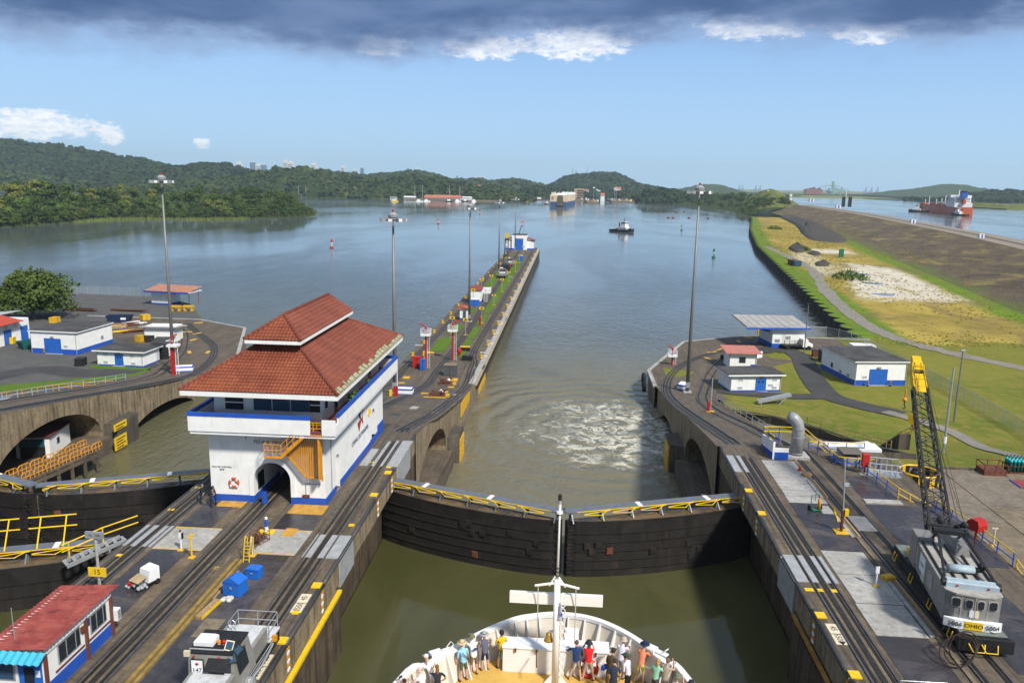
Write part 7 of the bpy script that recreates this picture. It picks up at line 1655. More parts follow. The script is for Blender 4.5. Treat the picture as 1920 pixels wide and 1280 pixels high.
locker('white open bin with yellow tank beyond the red-roofed cabin',gpz(912,549),2.8,3.2,1.5,M_tarp,cat='bin',name='bin'); t = locker('grey electric cabinet beside the middle track',gpz(911,566),1.2,1.4,2.3,M_grey)
ypost = [((848,625),4.1),((873,628),3.4),((903,606),4.2),((887,570),4.5),((903,548),4.4),((921,538),4.2),((926,572),3.2),((941,547),4.4),((954,527),3.6),((936,512),4.2),((966,510),4.4),((947,500),4.0),((974,493),3.8),((981,475),3.8)]
t0 = None
for k, (px,H) in enumerate(sorted(ypost,key=lambda q: -q[0][1])):
 p = gpz(*px); lab = f'yellow-boarded number post on the low wall, {ORD[k]} from the control house end'
 if t0 is None:
  t0 = thing('number_post',lab,'sign',p,0,'yellow-boarded number posts along the low wall'); MB().tube((0,0,0),(0,0,4.),.07,n=6).build('post',M_clight,t0); MB().box(-.62,.62,-.12,-.06,3.35,4.0).build('board',M_ylw,t0); MB().box(-.25,.25,-.13,-.121,3.5,3.85).build('number_print',M_ink,t0); MB().box(-.5,.5,-.3,.3,0,.08).build('foot',M_yel,t0)
 else: dup(t0,p,0,lab,scale=(1,1,H/4.0))
boll = [(741,660),(755,664),(783,646),(795,645),(864,598),(851,600)]
t0 = None
ys_b = [158,171,184,197,211,226,241,257,274,292,311,331,352,374,397]
for side, xx, nm in ((0,-17.1,'water edge facing the right channel'),(1,-31.2,'water edge facing the left channel')):
 for k, y in enumerate(ys_b):
  lab = f'yellow mooring bollard on the low wall, {ORD[k]} along the {nm}'
  if t0 is None:
   t0 = thing('mooring_bollard',lab,'bollard',(xx,y,LZ),0,'mooring bollards along the low wall'); MB().lathe([(.42,0),(.30,.12),(.24,.4),(.38,.55),(.36,.68),(.1,.74)],n=10).build('bollard',M_yel,t0); MB().box(-.7,.7,-.5,.5,-.01,.07).build('base_plate',M_ctan,t0)
  else: dup(t0,(xx,y,LZ),0,lab)
m = MB()
for k, y in enumerate(ys_b): m.box(-16.6,-15.9-.1,y+1.2,y+1.9,LZ+.1,LZ+.13); m.box(-17.9,-16.8,y+5,y+5.6,LZ,LZ+.05)
m.build('painted_pad',M_cream,cw)
for k, (px,lab) in enumerate([((821,742),'heap of rusty machinery on yellow pads in the middle of the incline'),((836,720),'rusty open machine tray with a white drum further along the incline')]):
 p = gpz(*px); t = thing('machinery_heap',lab,'machinery',p); m = MB(); rr = random.Random(20+k)
 for _ in range(26): q = Vector((rr.uniform(-1,1),rr.uniform(-.9,.9),.1+rr.random()*.9)); m.bar(q,q+Vector((rr.uniform(-.7,.7),rr.uniform(-.6,.6),rr.uniform(-.1,.5))),.14,.14)
 m.build('parts',M_redor,t); m = MB(); m.box(-1.3,1.3,-1.0,1.0,0,.25); m.build('tray',M_redor,t); MB().sphere((.5,.3,.7),.32,8,6).build('drum',M_tarp,t); MB().box(1.3,1.9,-.8,-.2,0,.5).build('yellow_box',M_yel,t)
for px, w_, d_ in [((805,738),2.6,.7),((835,735),.9,1.4),((852,712),1.2,1.8),((846,726),1.0,1.2),((762,708),1.2,1.4),((753,718),1.0,1.2),((815,745),3.4,.35)]:
 p = gpz(*px); m = MB().box(-w_/2,w_/2,-d_/2,d_/2,.0,.10); o = m.build('painted_pad',M_yel,cw); o.location = p; o.rotation_euler = (math.atan(-.125) if p.y < 136 else 0,0,0)
def planter(label,px,px_z=LZ,rz=0,L=2.6,w=1.5):
 p = gpz(*px) if px_z is None else gp(*px,px_z); t = thing('water_tank',label,'tank',p,rz)
 MB().box(-L/2,L/2,-w/2,w/2,0,.75).build('wall',M_white,t); MB().box(-L/2-.03,L/2+.03,-w/2-.03,w/2+.03,.75,.95).build('rim_band',M_blue,t); MB().box(-L/2-.03,L/2+.03,-w/2-.03,w/2+.03,0,.2).build('foot_band',M_blue,t); MB().box(-L/2+.12,L/2-.12,-w/2+.12,w/2-.12,.95,.96).build('inside',M_white,t)
planter('white tank with blue rim at the foot of the mast behind the control house',(759,738),None); planter('white tank with blue rim at the foot of the leftmost mast',(345,695),LZ,R(20),3.2,1.8); planter('white tank with blue rim at the foot of the rightmost mast',(1280,728),LZ,R(70),2.8,1.5)
t = thing('fire_post','red and white fire hose post beside the mast behind the control house','fire post',gpz(745,742)); MB().tube((0,0,0),(0,0,5.5),.07,n=6).build('post',M_tarp,t); MB().tube((0,0,0),(0,0,1.6),.12,n=8).build('lower_post',M_red,t); MB().box(-.55,-.15,-.2,.2,.1,1.5).build('hose_box',M_red,t); MB().box(-1.2,-.8,-.3,.3,0,.9).build('yellow_ladder',M_ylw,t)
t = thing('fire_post','red hose post standing between the curving tracks on the right wall','fire post',gpz(1332,772)); MB().tube((0,0,0),(0,0,5.),.06,n=6).build('post',M_clight,t); MB().tube((-.3,0,.1),(-.3,0,1.5),.2,n=8).build('hose_tube',M_red,t); MB().box(-.6,.5,-.3,.3,0,.15).build('foot',M_yel,t)
t = thing('access_tower','red and white access tower with ladder behind the leftmost light mast','tower',gp(326,702,LZ)); MB().box(-.28,.28,-.25,.25,0,5.2).build('column',M_red,t); m = MB()
for s in (.5,1.0): m.tube((s,0,0),(s,0,6.2),.05,n=5)
for k in range(13): m.tube((.5,0,.3+k*.45),(1.0,0,.3+k*.45),.03,n=5)
m.build('ladder',M_tarp,t); MB().box(-.7,1.2,-.8,.8,5.2,5.6).build('platform',M_tarp,t); m = MB(); m.pipe([(-.7,-.8,6.3),(1.2,-.8,6.3),(1.2,.8,6.3),(-.7,.8,6.3)],.05,5,True); m.build('railing',M_tarp,t); m = MB(); m.pipe([(0,0,5.6),(0,0,6.9),(.9,.2,7.4)],.15,7); m.build('nozzle',M_red,t)
t = thing('tip_house','white house with a tall blue door at the tip of the low wall','building',(-26.2,424,LZ)); MB().box(-4,4,0,10,0,7.6).build('wall',M_white,t); MB().box(-2.3,2.0,-.06,-.004,0,5.7).build('door',M_bluedoor,t); MB().box(-2.4,2.1,-.05,-.003,5.7,6.1).build('lintel',M_grey,t); MB().box(-3.9,3.9,.1,9.9,7.6,7.9).build('roof',M_roofdk,t); MB().box(-4.06,-2.31,-.05,0,0,.8).build('base_band',M_blue,t)
for s in (-1,1):
 m = MB(); m.box(min(s*4,s*7.5),max(s*4,s*7.5),1,8,0,4.6); m.build('wing_wall',M_white,t); m = MB(); m._add([(s*4,.5,6.0),(s*8.2,.5,4.6),(s*8.2,8.5,4.6),(s*4,8.5,6.0),(s*4,.5,6.3),(s*8.2,.5,4.9),(s*8.2,8.5,4.9),(s*4,8.5,6.3)],[(0,1,2,3),(4,5,6,7),(0,1,5,4),(1,2,6,5),(2,3,7,6),(3,0,4,7)]); m.build('wing_roof',M_rr,t); m = MB(); m.box(min(s*4,s*7.53),max(s*4,s*7.53),.97,8.03,0,.8); m.build('base_band',M_blue,t)
t = thing('wind_sock','orange wind sock on a pole above the tip house','wind sock',(-24.2,426,LZ+7.9)); MB().tube((0,0,0),(0,0,7.),.07,n=6).build('pole',M_pole,t); m = MB(); m.pipe([(0,0,6.9),(-1.0,0,6.8),(-2.2,0,6.2)],[.38,.3,.2],8); m.build('sock',paint('sock_orange',(.7,.16,.07),.8,.1,.1),t)
t = thing('roof_signal','leaning signal arm with a red arrow head on the tip house roof','signal',(-26.8,426,LZ+7.9)); m = MB(); m.tube((0,0,0),(1.4,0,4.6),.18,n=6); m.build('arm',M_black,t); m = MB(); m._add([(1.1,0,3.6),(2.3,0,4.6),(1.6,0,5.2),(1.1,.2,3.6),(2.3,.2,4.6),(1.6,.2,5.2)],[(0,1,2),(5,4,3),(0,1,4,3),(1,2,5,4),(2,0,3,5)]); m.build('arrow_head',M_red,t)
lq = loco((-24.4,300,LZ),0,'grey locomotive far along the low wall in front of the small black crane','12');
for c in list(kids(lq)):
 if c.name.startswith(('number_board','mirror','louvres')):
  for e2 in kids(c): bpy.data.objects.remove(e2)
  bpy.data.objects.remove(c)
dup(lq,(-24.9,342,LZ),0,'farther grey locomotive on the low wall, just before the tip house')
t = thing('wall_crane','small black lattice crane with yellow tip far along the low wall','crane',(-25.0,318,LZ)); MB().box(-1.6,1.6,-4,4,.5,2.8).build('house',M_black,t); m = MB()
for s in (-1,1): m.bar((s*.9,0,2.6),(s*.6,6,13.5),.3,.3)
for k in range(7): f1, f2 = k/7, (k+1)/7; m.bar((-.9+.3*f1,6*f1,2.6+10.9*f1),(.9-.3*f2,6*f2,2.6+10.9*f2),.14,.14); m.bar((.9-.3*f1,6*f1,2.6+10.9*f1),(-.9+.3*f2,6*f2,2.6+10.9*f2),.14,.14)
m.build('boom',M_black,t); m = MB(); m.prism([(-.7,5.6),(.7,5.6),(.5,6.6),(-.5,6.6)],13.0,14.8); m.build('boom_head',M_tipy,t)
locker('blue portable toilet on the right grass bed near the tip',gpz(977,490),1.6,1.6,2.6,M_bluedoor,name='portable_toilet',cat='toilet',top=M_tarp)
for k, px in enumerate([(872,657),(876,675),(805,668)]):
 p = gpz(*px); locker(('dark low box with a yellow lid edge on the right grass bed','dark trunk beside the red hydrant on the low wall','yellow-topped work table on the left grass bed')[k],p,2.0,1.2,.8,M_black if k < 2 else M_ctan,name='site_box',cat='box',top=M_black if k == 1 else M_yel)
t = thing('hydrant','red domed hydrant on the low wall beside the dark trunk','hydrant',gpz(861,667)); MB().lathe([(.2,0),(.2,.5),(.5,.7),(.5,1.3),(.2,1.6)],n=10).build('body',M_red,t)
for k, px in enumerate([(957,505),(900,610),(953,510)]):
 t = thing('hydrant',('red hydrant far along the right grass bed','red hydrant at the foot of a number post on the right grass bed','slim red hydrant beside the far one on the grass')[k],'hydrant',gpz(*px)); MB().lathe([(.25,0),(.25,1.3),(.4,1.5),(.4,2.0),(.1,2.2)],n=8).build('body',M_red,t)
# ------------------------------------------------------------------ right wall props
t = thing('vent_pipe','thick bent grey vent pipe on a concrete plinth at the end of the pale slabs','pipe',(24.15,81.3,0)); MB().bbox(-1.0,1.3,-.8,1.2,0,.35,.05).build('plinth',M_clight,t)
m = MB(); m.pipe([(.1,0,.35),(.1,0,3.1),(-.05,0,3.7),(-.4,.05,4.15),(-.95,.1,4.35)],.62,16); m.build('duct',M_grey,t,True)
for z in (.5,2.2,3.1): MB().lathe([(.66,z),(.66,z+.14)],c=(.1,0,0),n=16).build('flange',M_grey,t)
t = thing('stair_hut','blue and white stair enclosure with yellow rails beside the bent vent pipe','stair hut',(21.6,82.6,0)); m = MB(); m.xprism([(-2.2,0),(2.6,-.6),(2.6,1.2),(-2.2,1.9)],0,.2); m.build('side_wall',M_white,t); m = MB(); m.xprism([(-2.22,0),(2.62,-.6),(2.62,.1),(-2.22,.75)],-.03,.0); m.build('base_band',M_blue,t); MB().box(.2,1.6,-2.2,-2.0,0,1.2).build('front_wall',M_white,t); MB().box(.2,1.6,-2.23,-2.2,0,.8).build('base_band',M_blue,t)
m = MB();
for z in (2.4,1.9): m.pipe([(.1,-2.1,z),(.1,2.4,z-.3),(1.8,2.6,z-.3),(4.4,2.4,z-.3),(6.2,-2.0,z-1.6)],.05,6)
m.build('handrail',M_ylw,t); m = MB()
for q in ((.1,-2.1,2.4),(.1,.2,2.25),(.1,2.4,2.1),(1.8,2.6,2.1),(4.4,2.4,2.1),(5.3,.2,1.5),(6.2,-2.0,.9)): m.tube((q[0],q[1],q[2]-2.1),q,.05,n=6)
m.build('rail_post',M_blue,t)
def railing(label,pts,nposts,h=1.05,gapz=.5,mt=None,mp=None,cat='railing',name='railing',group=None):
 pts = [Vector(p) for p in pts]; t = thing(name,label,cat,(0,0,0),0,group)
 for k, z in enumerate((h,gapz)):
  m = MB(); m.pipe([p+Vector((0,0,z)) for p in pts],.045,6); m.build('top_rail' if k == 0 else 'mid_rail',(mt or M_ylw) if k == 0 else (mp or M_blue),t)
 seglen = [(b-a).length for a,b in zip(pts,pts[1:])]; tot = sum(seglen)
 for k in range(nposts):
  d_ = tot*k/(nposts-1); i = 0
  while i < len(seglen)-1 and d_ > seglen[i]: d_ -= seglen[i]; i += 1
  p = pts[i].lerp(pts[i+1],min(1,d_/seglen[i])); MB().tube(p,p+Vector((0,0,h)),.05,n=6).build('post',mp or M_blue,t)
 return t
railing('long blue and yellow railing along the back of the crane platform, before the ramp',[(29.7,80.8,0),(29.9,76.6,0),(30.5,71.0,0)],6); railing('blue and yellow railing along the crane platform edge beyond the lattice boom',[(32.3,70.2,0),(33.6,64,0),(34.0,58.3,0)],7)
railing('yellow ramp rails going down from the crane platform to the yard',[(30.5,70.9,0),(31.6,70.3,-.5),(33.2,69.6,-1.2)],4,mp=M_ylw); railing('blue and yellow railing at the pump platform by the churning pool',[(26.4,84.4,-.2),(29.3,84.2,-.2),(32.3,84.6,-.2)],4); railing('short blue railing round the grey box beside the pump platform',[(27.6,81.2,0),(27.8,79.0,0),(29.5,78.6,0),(31.6,78.6,0)],5)
railing('yellow railing going down the grass beside the platform steps',[(34.1,58.0,-.4),(34.6,56,-1.5),(36.5,55.5,-1.6)],3,mp=M_ylw); railing('yellow handrails at the far lower right beside the crane',[(30.6,49.5,0),(31.4,49.2,0),(31.5,47.4,0),(30.6,47.2,0)],4,mp=M_ylw)
railing('pale guard rail along the right incline above the pool',[(24.4,y,zg(y)) for y in (88,96,104,112,120,126)],12,mt=M_galv,mp=M_galv)
railing('blue-grey guard rail along the left incline above the pit',[(MIRX-24.4,y,zg(y)) for y in (88,96,104,112,120,126)],14,mt=M_galv,mp=M_paleblue)
pr = [(26.9,126.4),(32.7,123.6),(38.5,117.6),(41.1,111.2),(41.4,104),(41.0,101.9),(40.2,97.0)]
M_pr = paint('faded_yellow_rail',(.36,.27,.10),.6,.1,.2)
railing('faded yellow railing round the curved wall of the churning pool',[(x,y,hland(x,y)+.1) for x,y in cr2(pr,3)],16,mt=M_pr,mp=M_pr)
railing('yellow post fence along the grass rim of the left pit',[(MIRX-x,y,hland(x,y)+.05) for x,y in cr2(pr[:5],3)],14,mt=M_org,mp=M_org)
t = thing('pool_ladder','pale ladder down the curved pool wall beside the stone stair','ladder',(40.55,104,-11)); m = MB()
for s in (-.3,.3): m.tube((-.1,s,0),(-.1,s,6.6),.06,n=6)
for k in range(14): m.tube((-.1,-.3,.3+k*.45),(-.1,.3,.3+k*.45),.04,n=5)
m.build('ladder',M_pr,t)
t = thing('stone_stair','dark stone stair climbing from the pool to the grass','stair',(41.3,99,0))
for k in range(10): MB().box(-.1+.05*k,1.7,-.5-k*.42+3.6,-.1-k*.42+3.6,-5.2,-4.9+k*.3).build('step',M_stone,t)
railing('yellow handrail beside the dark stone stair',[(43.2,102.8,-4.6),(43.6,98.5,-2.)],4,mt=M_yel,mp=M_yel)
t = thing('white_cover','white canvas-covered equipment on the pump platform by the pool','cover',(28.6,85.6,-.3)); m = MB(); m.box(0,5.5,-1.2,1,-.4,.5); m._add([(.6,-.9,.5),(2.2,-.9,.5),(1.4,-.2,.8),(.6,.9,.5),(2.2,.9,.5),(3.2,-1,.5),(5.2,-1,.5),(4.3,0,1.05),(3.2,1,.5),(5.2,1,.5)],[(0,1,2),(1,4,2),(4,3,2),(3,0,2),(5,6,7),(6,9,7),(9,8,7),(8,5,7)]); m.build('canvas',M_tarp,t)
MB().box(24.65,34,84.05,88,-12,-.75).build('pump_floor',M_cdark,rw)
t = thing('sump_box','grey sloping sump box inside the short blue railing','box',(28.3,80.0,0)); m = MB(); m.xprism([(-.9,0),(1.3,0),(1.3,1.3),(-.9,.9)],0,2.0); m.build('casing',M_grey,t); MB().box(-.06,2.06,-.95,1.35,1.31,1.36).build('lid',paint('brown_lid',(.14,.12,.10),.6,.1,.3),t)
t = thing('fire_box','red fire hose box on a post beside the platform railing','fire box',gp(1620,888,0)); MB().tube((0,0,0),(0,0,1.0),.07,n=8).build('post',M_red,t); MB().bbox(-.32,.32,-.22,.22,.8,2.1,.04).build('cabinet',M_red,t); MB().box(-.5,.5,-.35,.35,0,.05).build('foot',M_clight,t)
t = thing('fire_box','red hooded fire monitor box behind the crane boom','fire box',gp(1828,1012,0),R(25)); MB().tube((0,0,0),(0,0,1.0),.08,n=8).build('post',M_red,t); m = MB(); m.xprism([(-.5,.9),(.5,.9),(.55,1.5),(.2,1.85),(-.4,1.8),(-.55,1.4)],-.5,.5); m.build('hood',M_red,t)
t = thing('cage_stair','grey galvanised caged stair lying on the platform edge','cage',gp(1655,888,0),R(-10)); MB().box(-1.5,1.5,-1,1,0,.12).build('base',M_galv,t); m = MB()
for x in (-1.5,-1,-.5,0,.5,1,1.5):
 for y in (-1,1): m.tube((x,y,.1),(x,y,1.3),.04,n=5)
for z in (.65,1.3):
 for y in (-1,1): m.tube((-1.5,y,z),(1.5,y,z),.045,n=5)
 for x in (-1.5,1.5): m.tube((x,-1,z),(x,1,z),.045,n=5)
m.build('bars',M_galv,t)
t = thing('round_barrier','round barrier with black and yellow stripes near the crane boom','barrier',gp(1722,902,-1.5)); n_ = 22
for k in range(n_):
 a0, a1 = 2*math.pi*k/n_, 2*math.pi*(k+1)/n_; m = MB(); P = [(1.9*math.cos(a),1.9*math.sin(a)) for a in (a0,a1)]; Q = [(1.75*math.cos(a),1.75*math.sin(a)) for a in (a1,a0)];
 if k in (4,5): continue
 m.prism(P+Q,0,1.05); m.build('stave',M_tipy if k % 2 else M_black,t)
m = MB(); m.pipe([(1.83*math.cos(2*math.pi*k/24),1.83*math.sin(2*math.pi*k/24),1.08) for k in range(24)],.1,6,True); m.build('rim',M_tipy,t)
m = MB(); m.sphere((-.3,.3,.7),.5,8,6); m.tube((-.3,.3,0),(-.3,.3,1.3),.3); m.build('valve',M_black,t)
t = thing('crate','rusty open steel crate at the back of the yard','crate',gp(1858,886,-1.5)); MB().box(-1.15,1.15,-.9,.9,0,.55).build('tray',M_redor,t); m = MB()
for x in (-1.15,0,1.15):
 for y in (-.9,.9): m.tube((x,y,.5),(x,y,1.15),.05,n=5)
m.pipe([(-1.15,-.9,1.15),(1.15,-.9,1.15),(1.15,.9,1.15),(-1.15,.9,1.15)],.06,5,True); m.build('frame',M_redor,t)
g0 = gp(1903,884,-1.5); t = thing('cylinder_rack','rack holding teal and green gas cylinders at the right photo edge','rack',g0); m = MB(); m.box(-1.0,2.2,-.7,.7,0,.15); m.pipe([(-1.0,-.7,.8),(2.2,-.7,.8),(2.2,.7,.8),(-1,.7,.8)],.04,5,True)
for x in (-1.0,2.2):
 for y in (-.7,.7): m.tube((x,y,0),(x,y,.8),.05,n=5)
m.build('rack_frame',M_redor,t); tg = None
for i in range(8):
 for j in range(3):
  lab = f'gas cylinder in the yard rack, {ORD[i]} from the left in the {("front", "middle", "back")[j]} row'
  if tg is None:
   tg = {}
  key = (i+j) % 2
  if key not in tg:
   tg[key] = q = thing('gas_cylinder',lab,'gas cylinder',g0+Vector((-.8+i*.38,-.5+j*.45,.15)),0,'gas cylinders in the yard rack'); MB().lathe([(.15,0),(.15,1.2),(.13,1.32),(.05,1.4),(.05,1.5)],n=10).build('bottle',paint('cyl_green',(.01,.16,.08),.4,.1,.2) if key else paint('cyl_teal',(.02,.12,.14),.4,.1,.2),q,True); MB().lathe([(.152,1.05),(.152,1.21),(.132,1.33)],n=10).build('collar',paint('cyl_cyan',(.05,.5,.58),.4,.1,.1),q,True); MB().box(-.06,.06,-.04,.04,1.45,1.58).build('valve',M_black,q)
  else: dup(tg[key],g0+Vector((-.8+i*.38,-.5+j*.45,.15)),0,lab)
t = thing('red_mat','red and blue edged sheet lying in the yard at the right edge','sheet',gp(1915,903,-1.48)); m = MB(); m.box(-.9,3,-1.8,.4,0,.06); m.build('sheet',M_rr,t); MB().box(-1.,-.9,-1.8,.4,0,.08).build('edge',M_blue,t)
c = gp(1499,882,0); t = thing('traffic_cone','orange traffic cone on the pale slab beside the vent pipe','traffic cone',c); MB().box(-.2,.2,-.2,.2,0,.05).build('base',M_red,t); MB().lathe([(.15,.05),(.03,.72)],n=12).build('cone',paint('cone_orange',(.72,.10,.03),.5,.05,.1),t,True); MB().lathe([(.105,.30),(.075,.45)],n=12).build('stripe',M_tarp,t)
t = thing('wood_block','pale wooden wedge block by the traffic cone','block',gp(1512,892,0),R(30)); MB().bbox(-.45,.45,-.3,.3,0,.32,.06).build('block',M_wood,t)
t = thing('wood_block','orange painted wedge block on the slab beside the crane','block',gp(1665,1086,0),R(20)); MB().bbox(-.42,.42,-.32,.32,0,.34,.06).build('block',M_yel,t)
t = thing('gas_trolley','green hand trolley carrying an orange gas bottle on the wet slab','trolley',gp(1531,958,0),R(15)); MB().box(-.4,.4,-.15,.3,.1,.16).build('tray',M_green,t); m = MB()
for s in (-.38,.38): m.tube((s,.3,.1),(s,.35,1.35),.035,n=6)
m.tube((-.38,.35,1.35),(.38,.35,1.35),.035,n=6); m.tube((0,.33,.8),(0,.36,1.9),.025,n=5); m.build('handle_frame',M_green,t)
for s in (-.52,.52): MB().tube((s-.06,.3,.24),(s+.06,.3,.24),.24,n=12).build('wheel',M_rubber,t)
MB().lathe([(.13,.16),(.13,1.0),(.06,1.12),(.05,1.2)],c=(.2,0,0),n=10).build('gas_bottle',M_org,t,True); MB().sphere((.2,0,1.28),.07,6,4).build('regulator',M_red,t)
hyd('white signal post with dark lamp on the pale slab near the crane',gp(1642,1098,0),1.4,M_tarp,lambda t: (MB().box(-.12,.12,-.08,.08,1.0,1.5).build('lamp_box',M_tarp,t),MB().sphere((0,0,1.6),.1,8,6).build('lamp',M_black,t)))
hyd('thin pale post with a small head standing by the platform rail',gp(1862,1022,0),1.5,M_cream,lambda t: MB().box(-.25,.2,-.04,.04,1.4,1.5).build('head',M_cream,t))
t = thing('skip','flat grey dredging scoop frame beside the access road on the right','frame',gph(1447,757),R(8)); MB()._add([(-2.5,-.6,.2),(-2.5,.6,.2),(3.0,.6,1.4),(3.0,-.6,1.4),(-2.5,-.6,.6),(-2.5,.6,.6),(3.0,.6,1.8),(3.0,-.6,1.8)],[(3,2,1,0),(4,5,6,7),(0,1,5,4),(1,2,6,5),(2,3,7,6),(3,0,4,7)]).build('chute',M_galv,t); m = MB(); m.bar((-2,-.5,0),(-2,-.5,.4),.15,.15); m.bar((1,-.5,0),(2.2,-.5,1.3),.15,.15); m.bar((1,.5,0),(2.2,.5,1.3),.15,.15); m.build('leg',M_galv,t)
t = thing('ramp_plate','grey sloping gangway plate over the left pit','gangway',(MIRX-36.5,108,-7.2),R(18)); MB()._add([(-4,-1,.2),(4,-1,1.9),(4,1,1.9),(-4,1,.2),(-4,-1,.45),(4,-1,2.15),(4,1,2.15),(-4,1,.45)],[(3,2,1,0),(4,5,6,7),(0,1,5,4),(1,2,6,5),(2,3,7,6),(3,0,4,7)]).build('deck',M_grey,t); m = MB(); m.bar((3.4,-.8,-3),(3.4,-.8,1.8),.2,.2); m.bar((3.4,.8,-3),(3.4,.8,1.8),.2,.2); m.bar((-3.4,-.8,-3),(-3.4,-.8,.3),.2,.2); m.build('leg',M_cdark,t)
t = thing('parked_truck','black flatbed truck with white cab parked beside the canopy house','truck',gph(1492,654),R(8)); MB().box(-3.2,1.0,-1.1,1.1,.7,1.0).build('bed',M_black,t); m = MB()
for z in (1.3,1.7,2.1):
 for y in (-1.1,1.1): m.tube((-3.2,y,z),(1.0,y,z),.06,n=5)
for x in (-3.2,-2,-.8,.4,1.0):
 for y in (-1.1,1.1): m.tube((x,y,1.0),(x,y,2.2),.06,n=5)
m.build('stake_sides',M_black,t); m = MB(); m._add([(1.1,-1,.6),(3.4,-1,.6),(3.4,1,.6),(1.1,1,.6),(1.15,-.95,2.3),(2.2,-.95,2.3),(2.2,.95,2.3),(1.15,.95,2.3),(2.6,-1,1.4),(3.4,-1,1.3),(3.4,1,1.3),(2.6,1,1.4)],[(0,1,9,8),(0,8,5,4),(2,3,7,6),(2,6,11,10),(4,5,6,7),(5,8,11,6),(8,9,10,11),(1,2,10,9),(3,0,4,7)]); m.build('cab',M_tarp,t); MB()._add([(2.22,-.85,2.2),(2.6,-.9,1.48),(2.6,.9,1.48),(2.22,.85,2.2)],[(0,1,2,3)]).build('windscreen',M_glass,t)
for x in (-2.2,2.5):
 for y in (-1.0,1.0): MB().tube((x,y-.15,.45),(x,y+.15,.45),.45,n=14).build('wheel',M_rubber,t)
for k, (px,w_,d_,h_,mt,lab) in enumerate([((1556,678),4.2,3.0,2.4,M_black,'stack of dark mats on the lawn behind the right-bank storehouse'),((1531,668),1.8,1.6,1.3,M_redor,'rusty low bin beside the stack of dark mats')]):
 t = thing('mat_stack' if k == 0 else 'bin',lab,'stack' if k == 0 else 'bin',gph(*px),R(-5)); n_ = 6 if k == 0 else 1
 for q in range(n_): MB().box(-w_/2,w_/2,-d_/2,d_/2,h_*q/n_+.02,h_*(q+1)/n_-.04).build('mat' if k == 0 else 'body',paint('dark_mat',(.04,.036,.034),.8,.2,.4) if k == 0 else mt,t)
 if k: MB().box(-w_/2+.1,w_/2-.1,-d_/2+.1,d_/2-.1,h_-.03,h_+.02).build('fill',M_black,t)
def fence(label,pts,h=2.4,step=3.4,mesh_alpha=.30):
 t = thing('chain_link_fence',label,'fence',(0,0,0)); pts = [Vector(p) for p in pts]
 m, tt, b = newmat('chain_link_'+str(len(MATS))); p3 = P3(tt,False)
 b.inputs['Base Color'].default_value = (.36,.38,.38,1); b.inputs['Roughness'].default_value = .5
 w1 = NOISE(tt,p3,9.,2); setc(tt,b.inputs['Alpha'],RANGE(tt,w1,.3,.7,mesh_alpha-.12,mesh_alpha+.12));
 pm = MB().tube((0,0,0),(0,0,h+.25),.05,n=6).mesh('fence_post',M_galv)
 for a, b_ in zip(pts,pts[1:]):
  n_ = max(1,round((b_-a).length/step))
  for k in range(n_):
   p, q = a.lerp(b_,k/n_), a.lerp(b_,(k+1)/n_); MB().face([p,q,q+Vector((0,0,h)),p+Vector((0,0,h))]).build('mesh_panel',m,t)
   o = bpy.data.objects.new('fence_post',pm); COL.objects.link(o); o.parent = t; o.location = p
  mm = MB(); mm.tube(a+Vector((0,0,h)),b_+Vector((0,0,h)),.035,n=5); mm.build('top_wire',M_galv,t)
 return t
fp_ = [(56.5,195),(62.5,194.5),(66.5,189),(67.2,178),(68,162),(68,140),(67.6,117),(67,100),(66.5,88)]
fence('long chain-link fence running along the right-bank lawn',[(x,y,hland(x,y)-.1) for x,y in fp_])
fence('chain-link fence along the far shore of the left yard',[(x,y,LZ-.05) for x,y in [(-118,222),(-126,226),(-140,228),(-152,226),(-160,214),(-170,206),(-200,206)]],mesh_alpha=.2)
t = thing('concrete_block','white flat slabs of roofing behind the right-bank storehouse','slabs',gph(1612,655)); MB().box(-2,3,-1.5,1.5,0,1.2).build('stack',M_tarp,t)
# ------------------------------------------------------------------ left yard stores
def pile(name,label,cat,px,n_,L,mats,spread=1.2,seed=1,rz=0.):
 p = gp(*px,LZ); t = thing(name,label,cat,p,rz); rr = random.Random(seed)
 for k in range(n_):
  x, y, z = rr.uniform(-spread,spread), rr.uniform(-.7,.7), .12+.2*(k//4); MB().bar((x-L/2,y,z),(x+L/2,y+rr.uniform(-.5,.5),z+rr.uniform(-.05,.1)),.22,.16).build('length',mats[k % len(mats)],t)
pile('timber_stack','stack of pale timber in the left yard','timber stack',(212,615),14,4.,[M_wood,paint('pale_timber2',(.5,.36,.2),.7,.2,.3)],seed=3,rz=R(25)); pile('pipe_stack','stack of rusty steel lengths in the left yard','steel stack',(236,611),14,4,[M_redor],seed=4,rz=R(40)); pile('pipe_stack','stack of white pipes in the left yard','pipe stack',(252,608),10,4,[M_tarp],seed=5,rz=R(45)); pile('beam_stack','stack of yellow beams in the left yard','beam stack',(241,622),8,4.5,[M_ylw],seed=6,rz=R(35)); pile('beam_stack','stack of rusty beams beside the yellow ones','beam stack',(256,622),10,4.,[M_redor],seed=7,rz=R(40))
pile('pipe_stack','long rusty pipes along the far fence of the left yard','pipe stack',(245,583),8,9.,[M_redor],seed=8,rz=R(-3)); pile('rail_stack','stack of dark rails on trestles near the far fence','rail stack',(153,582),10,8.,[M_black,M_redor],seed=9,rz=R(-4))
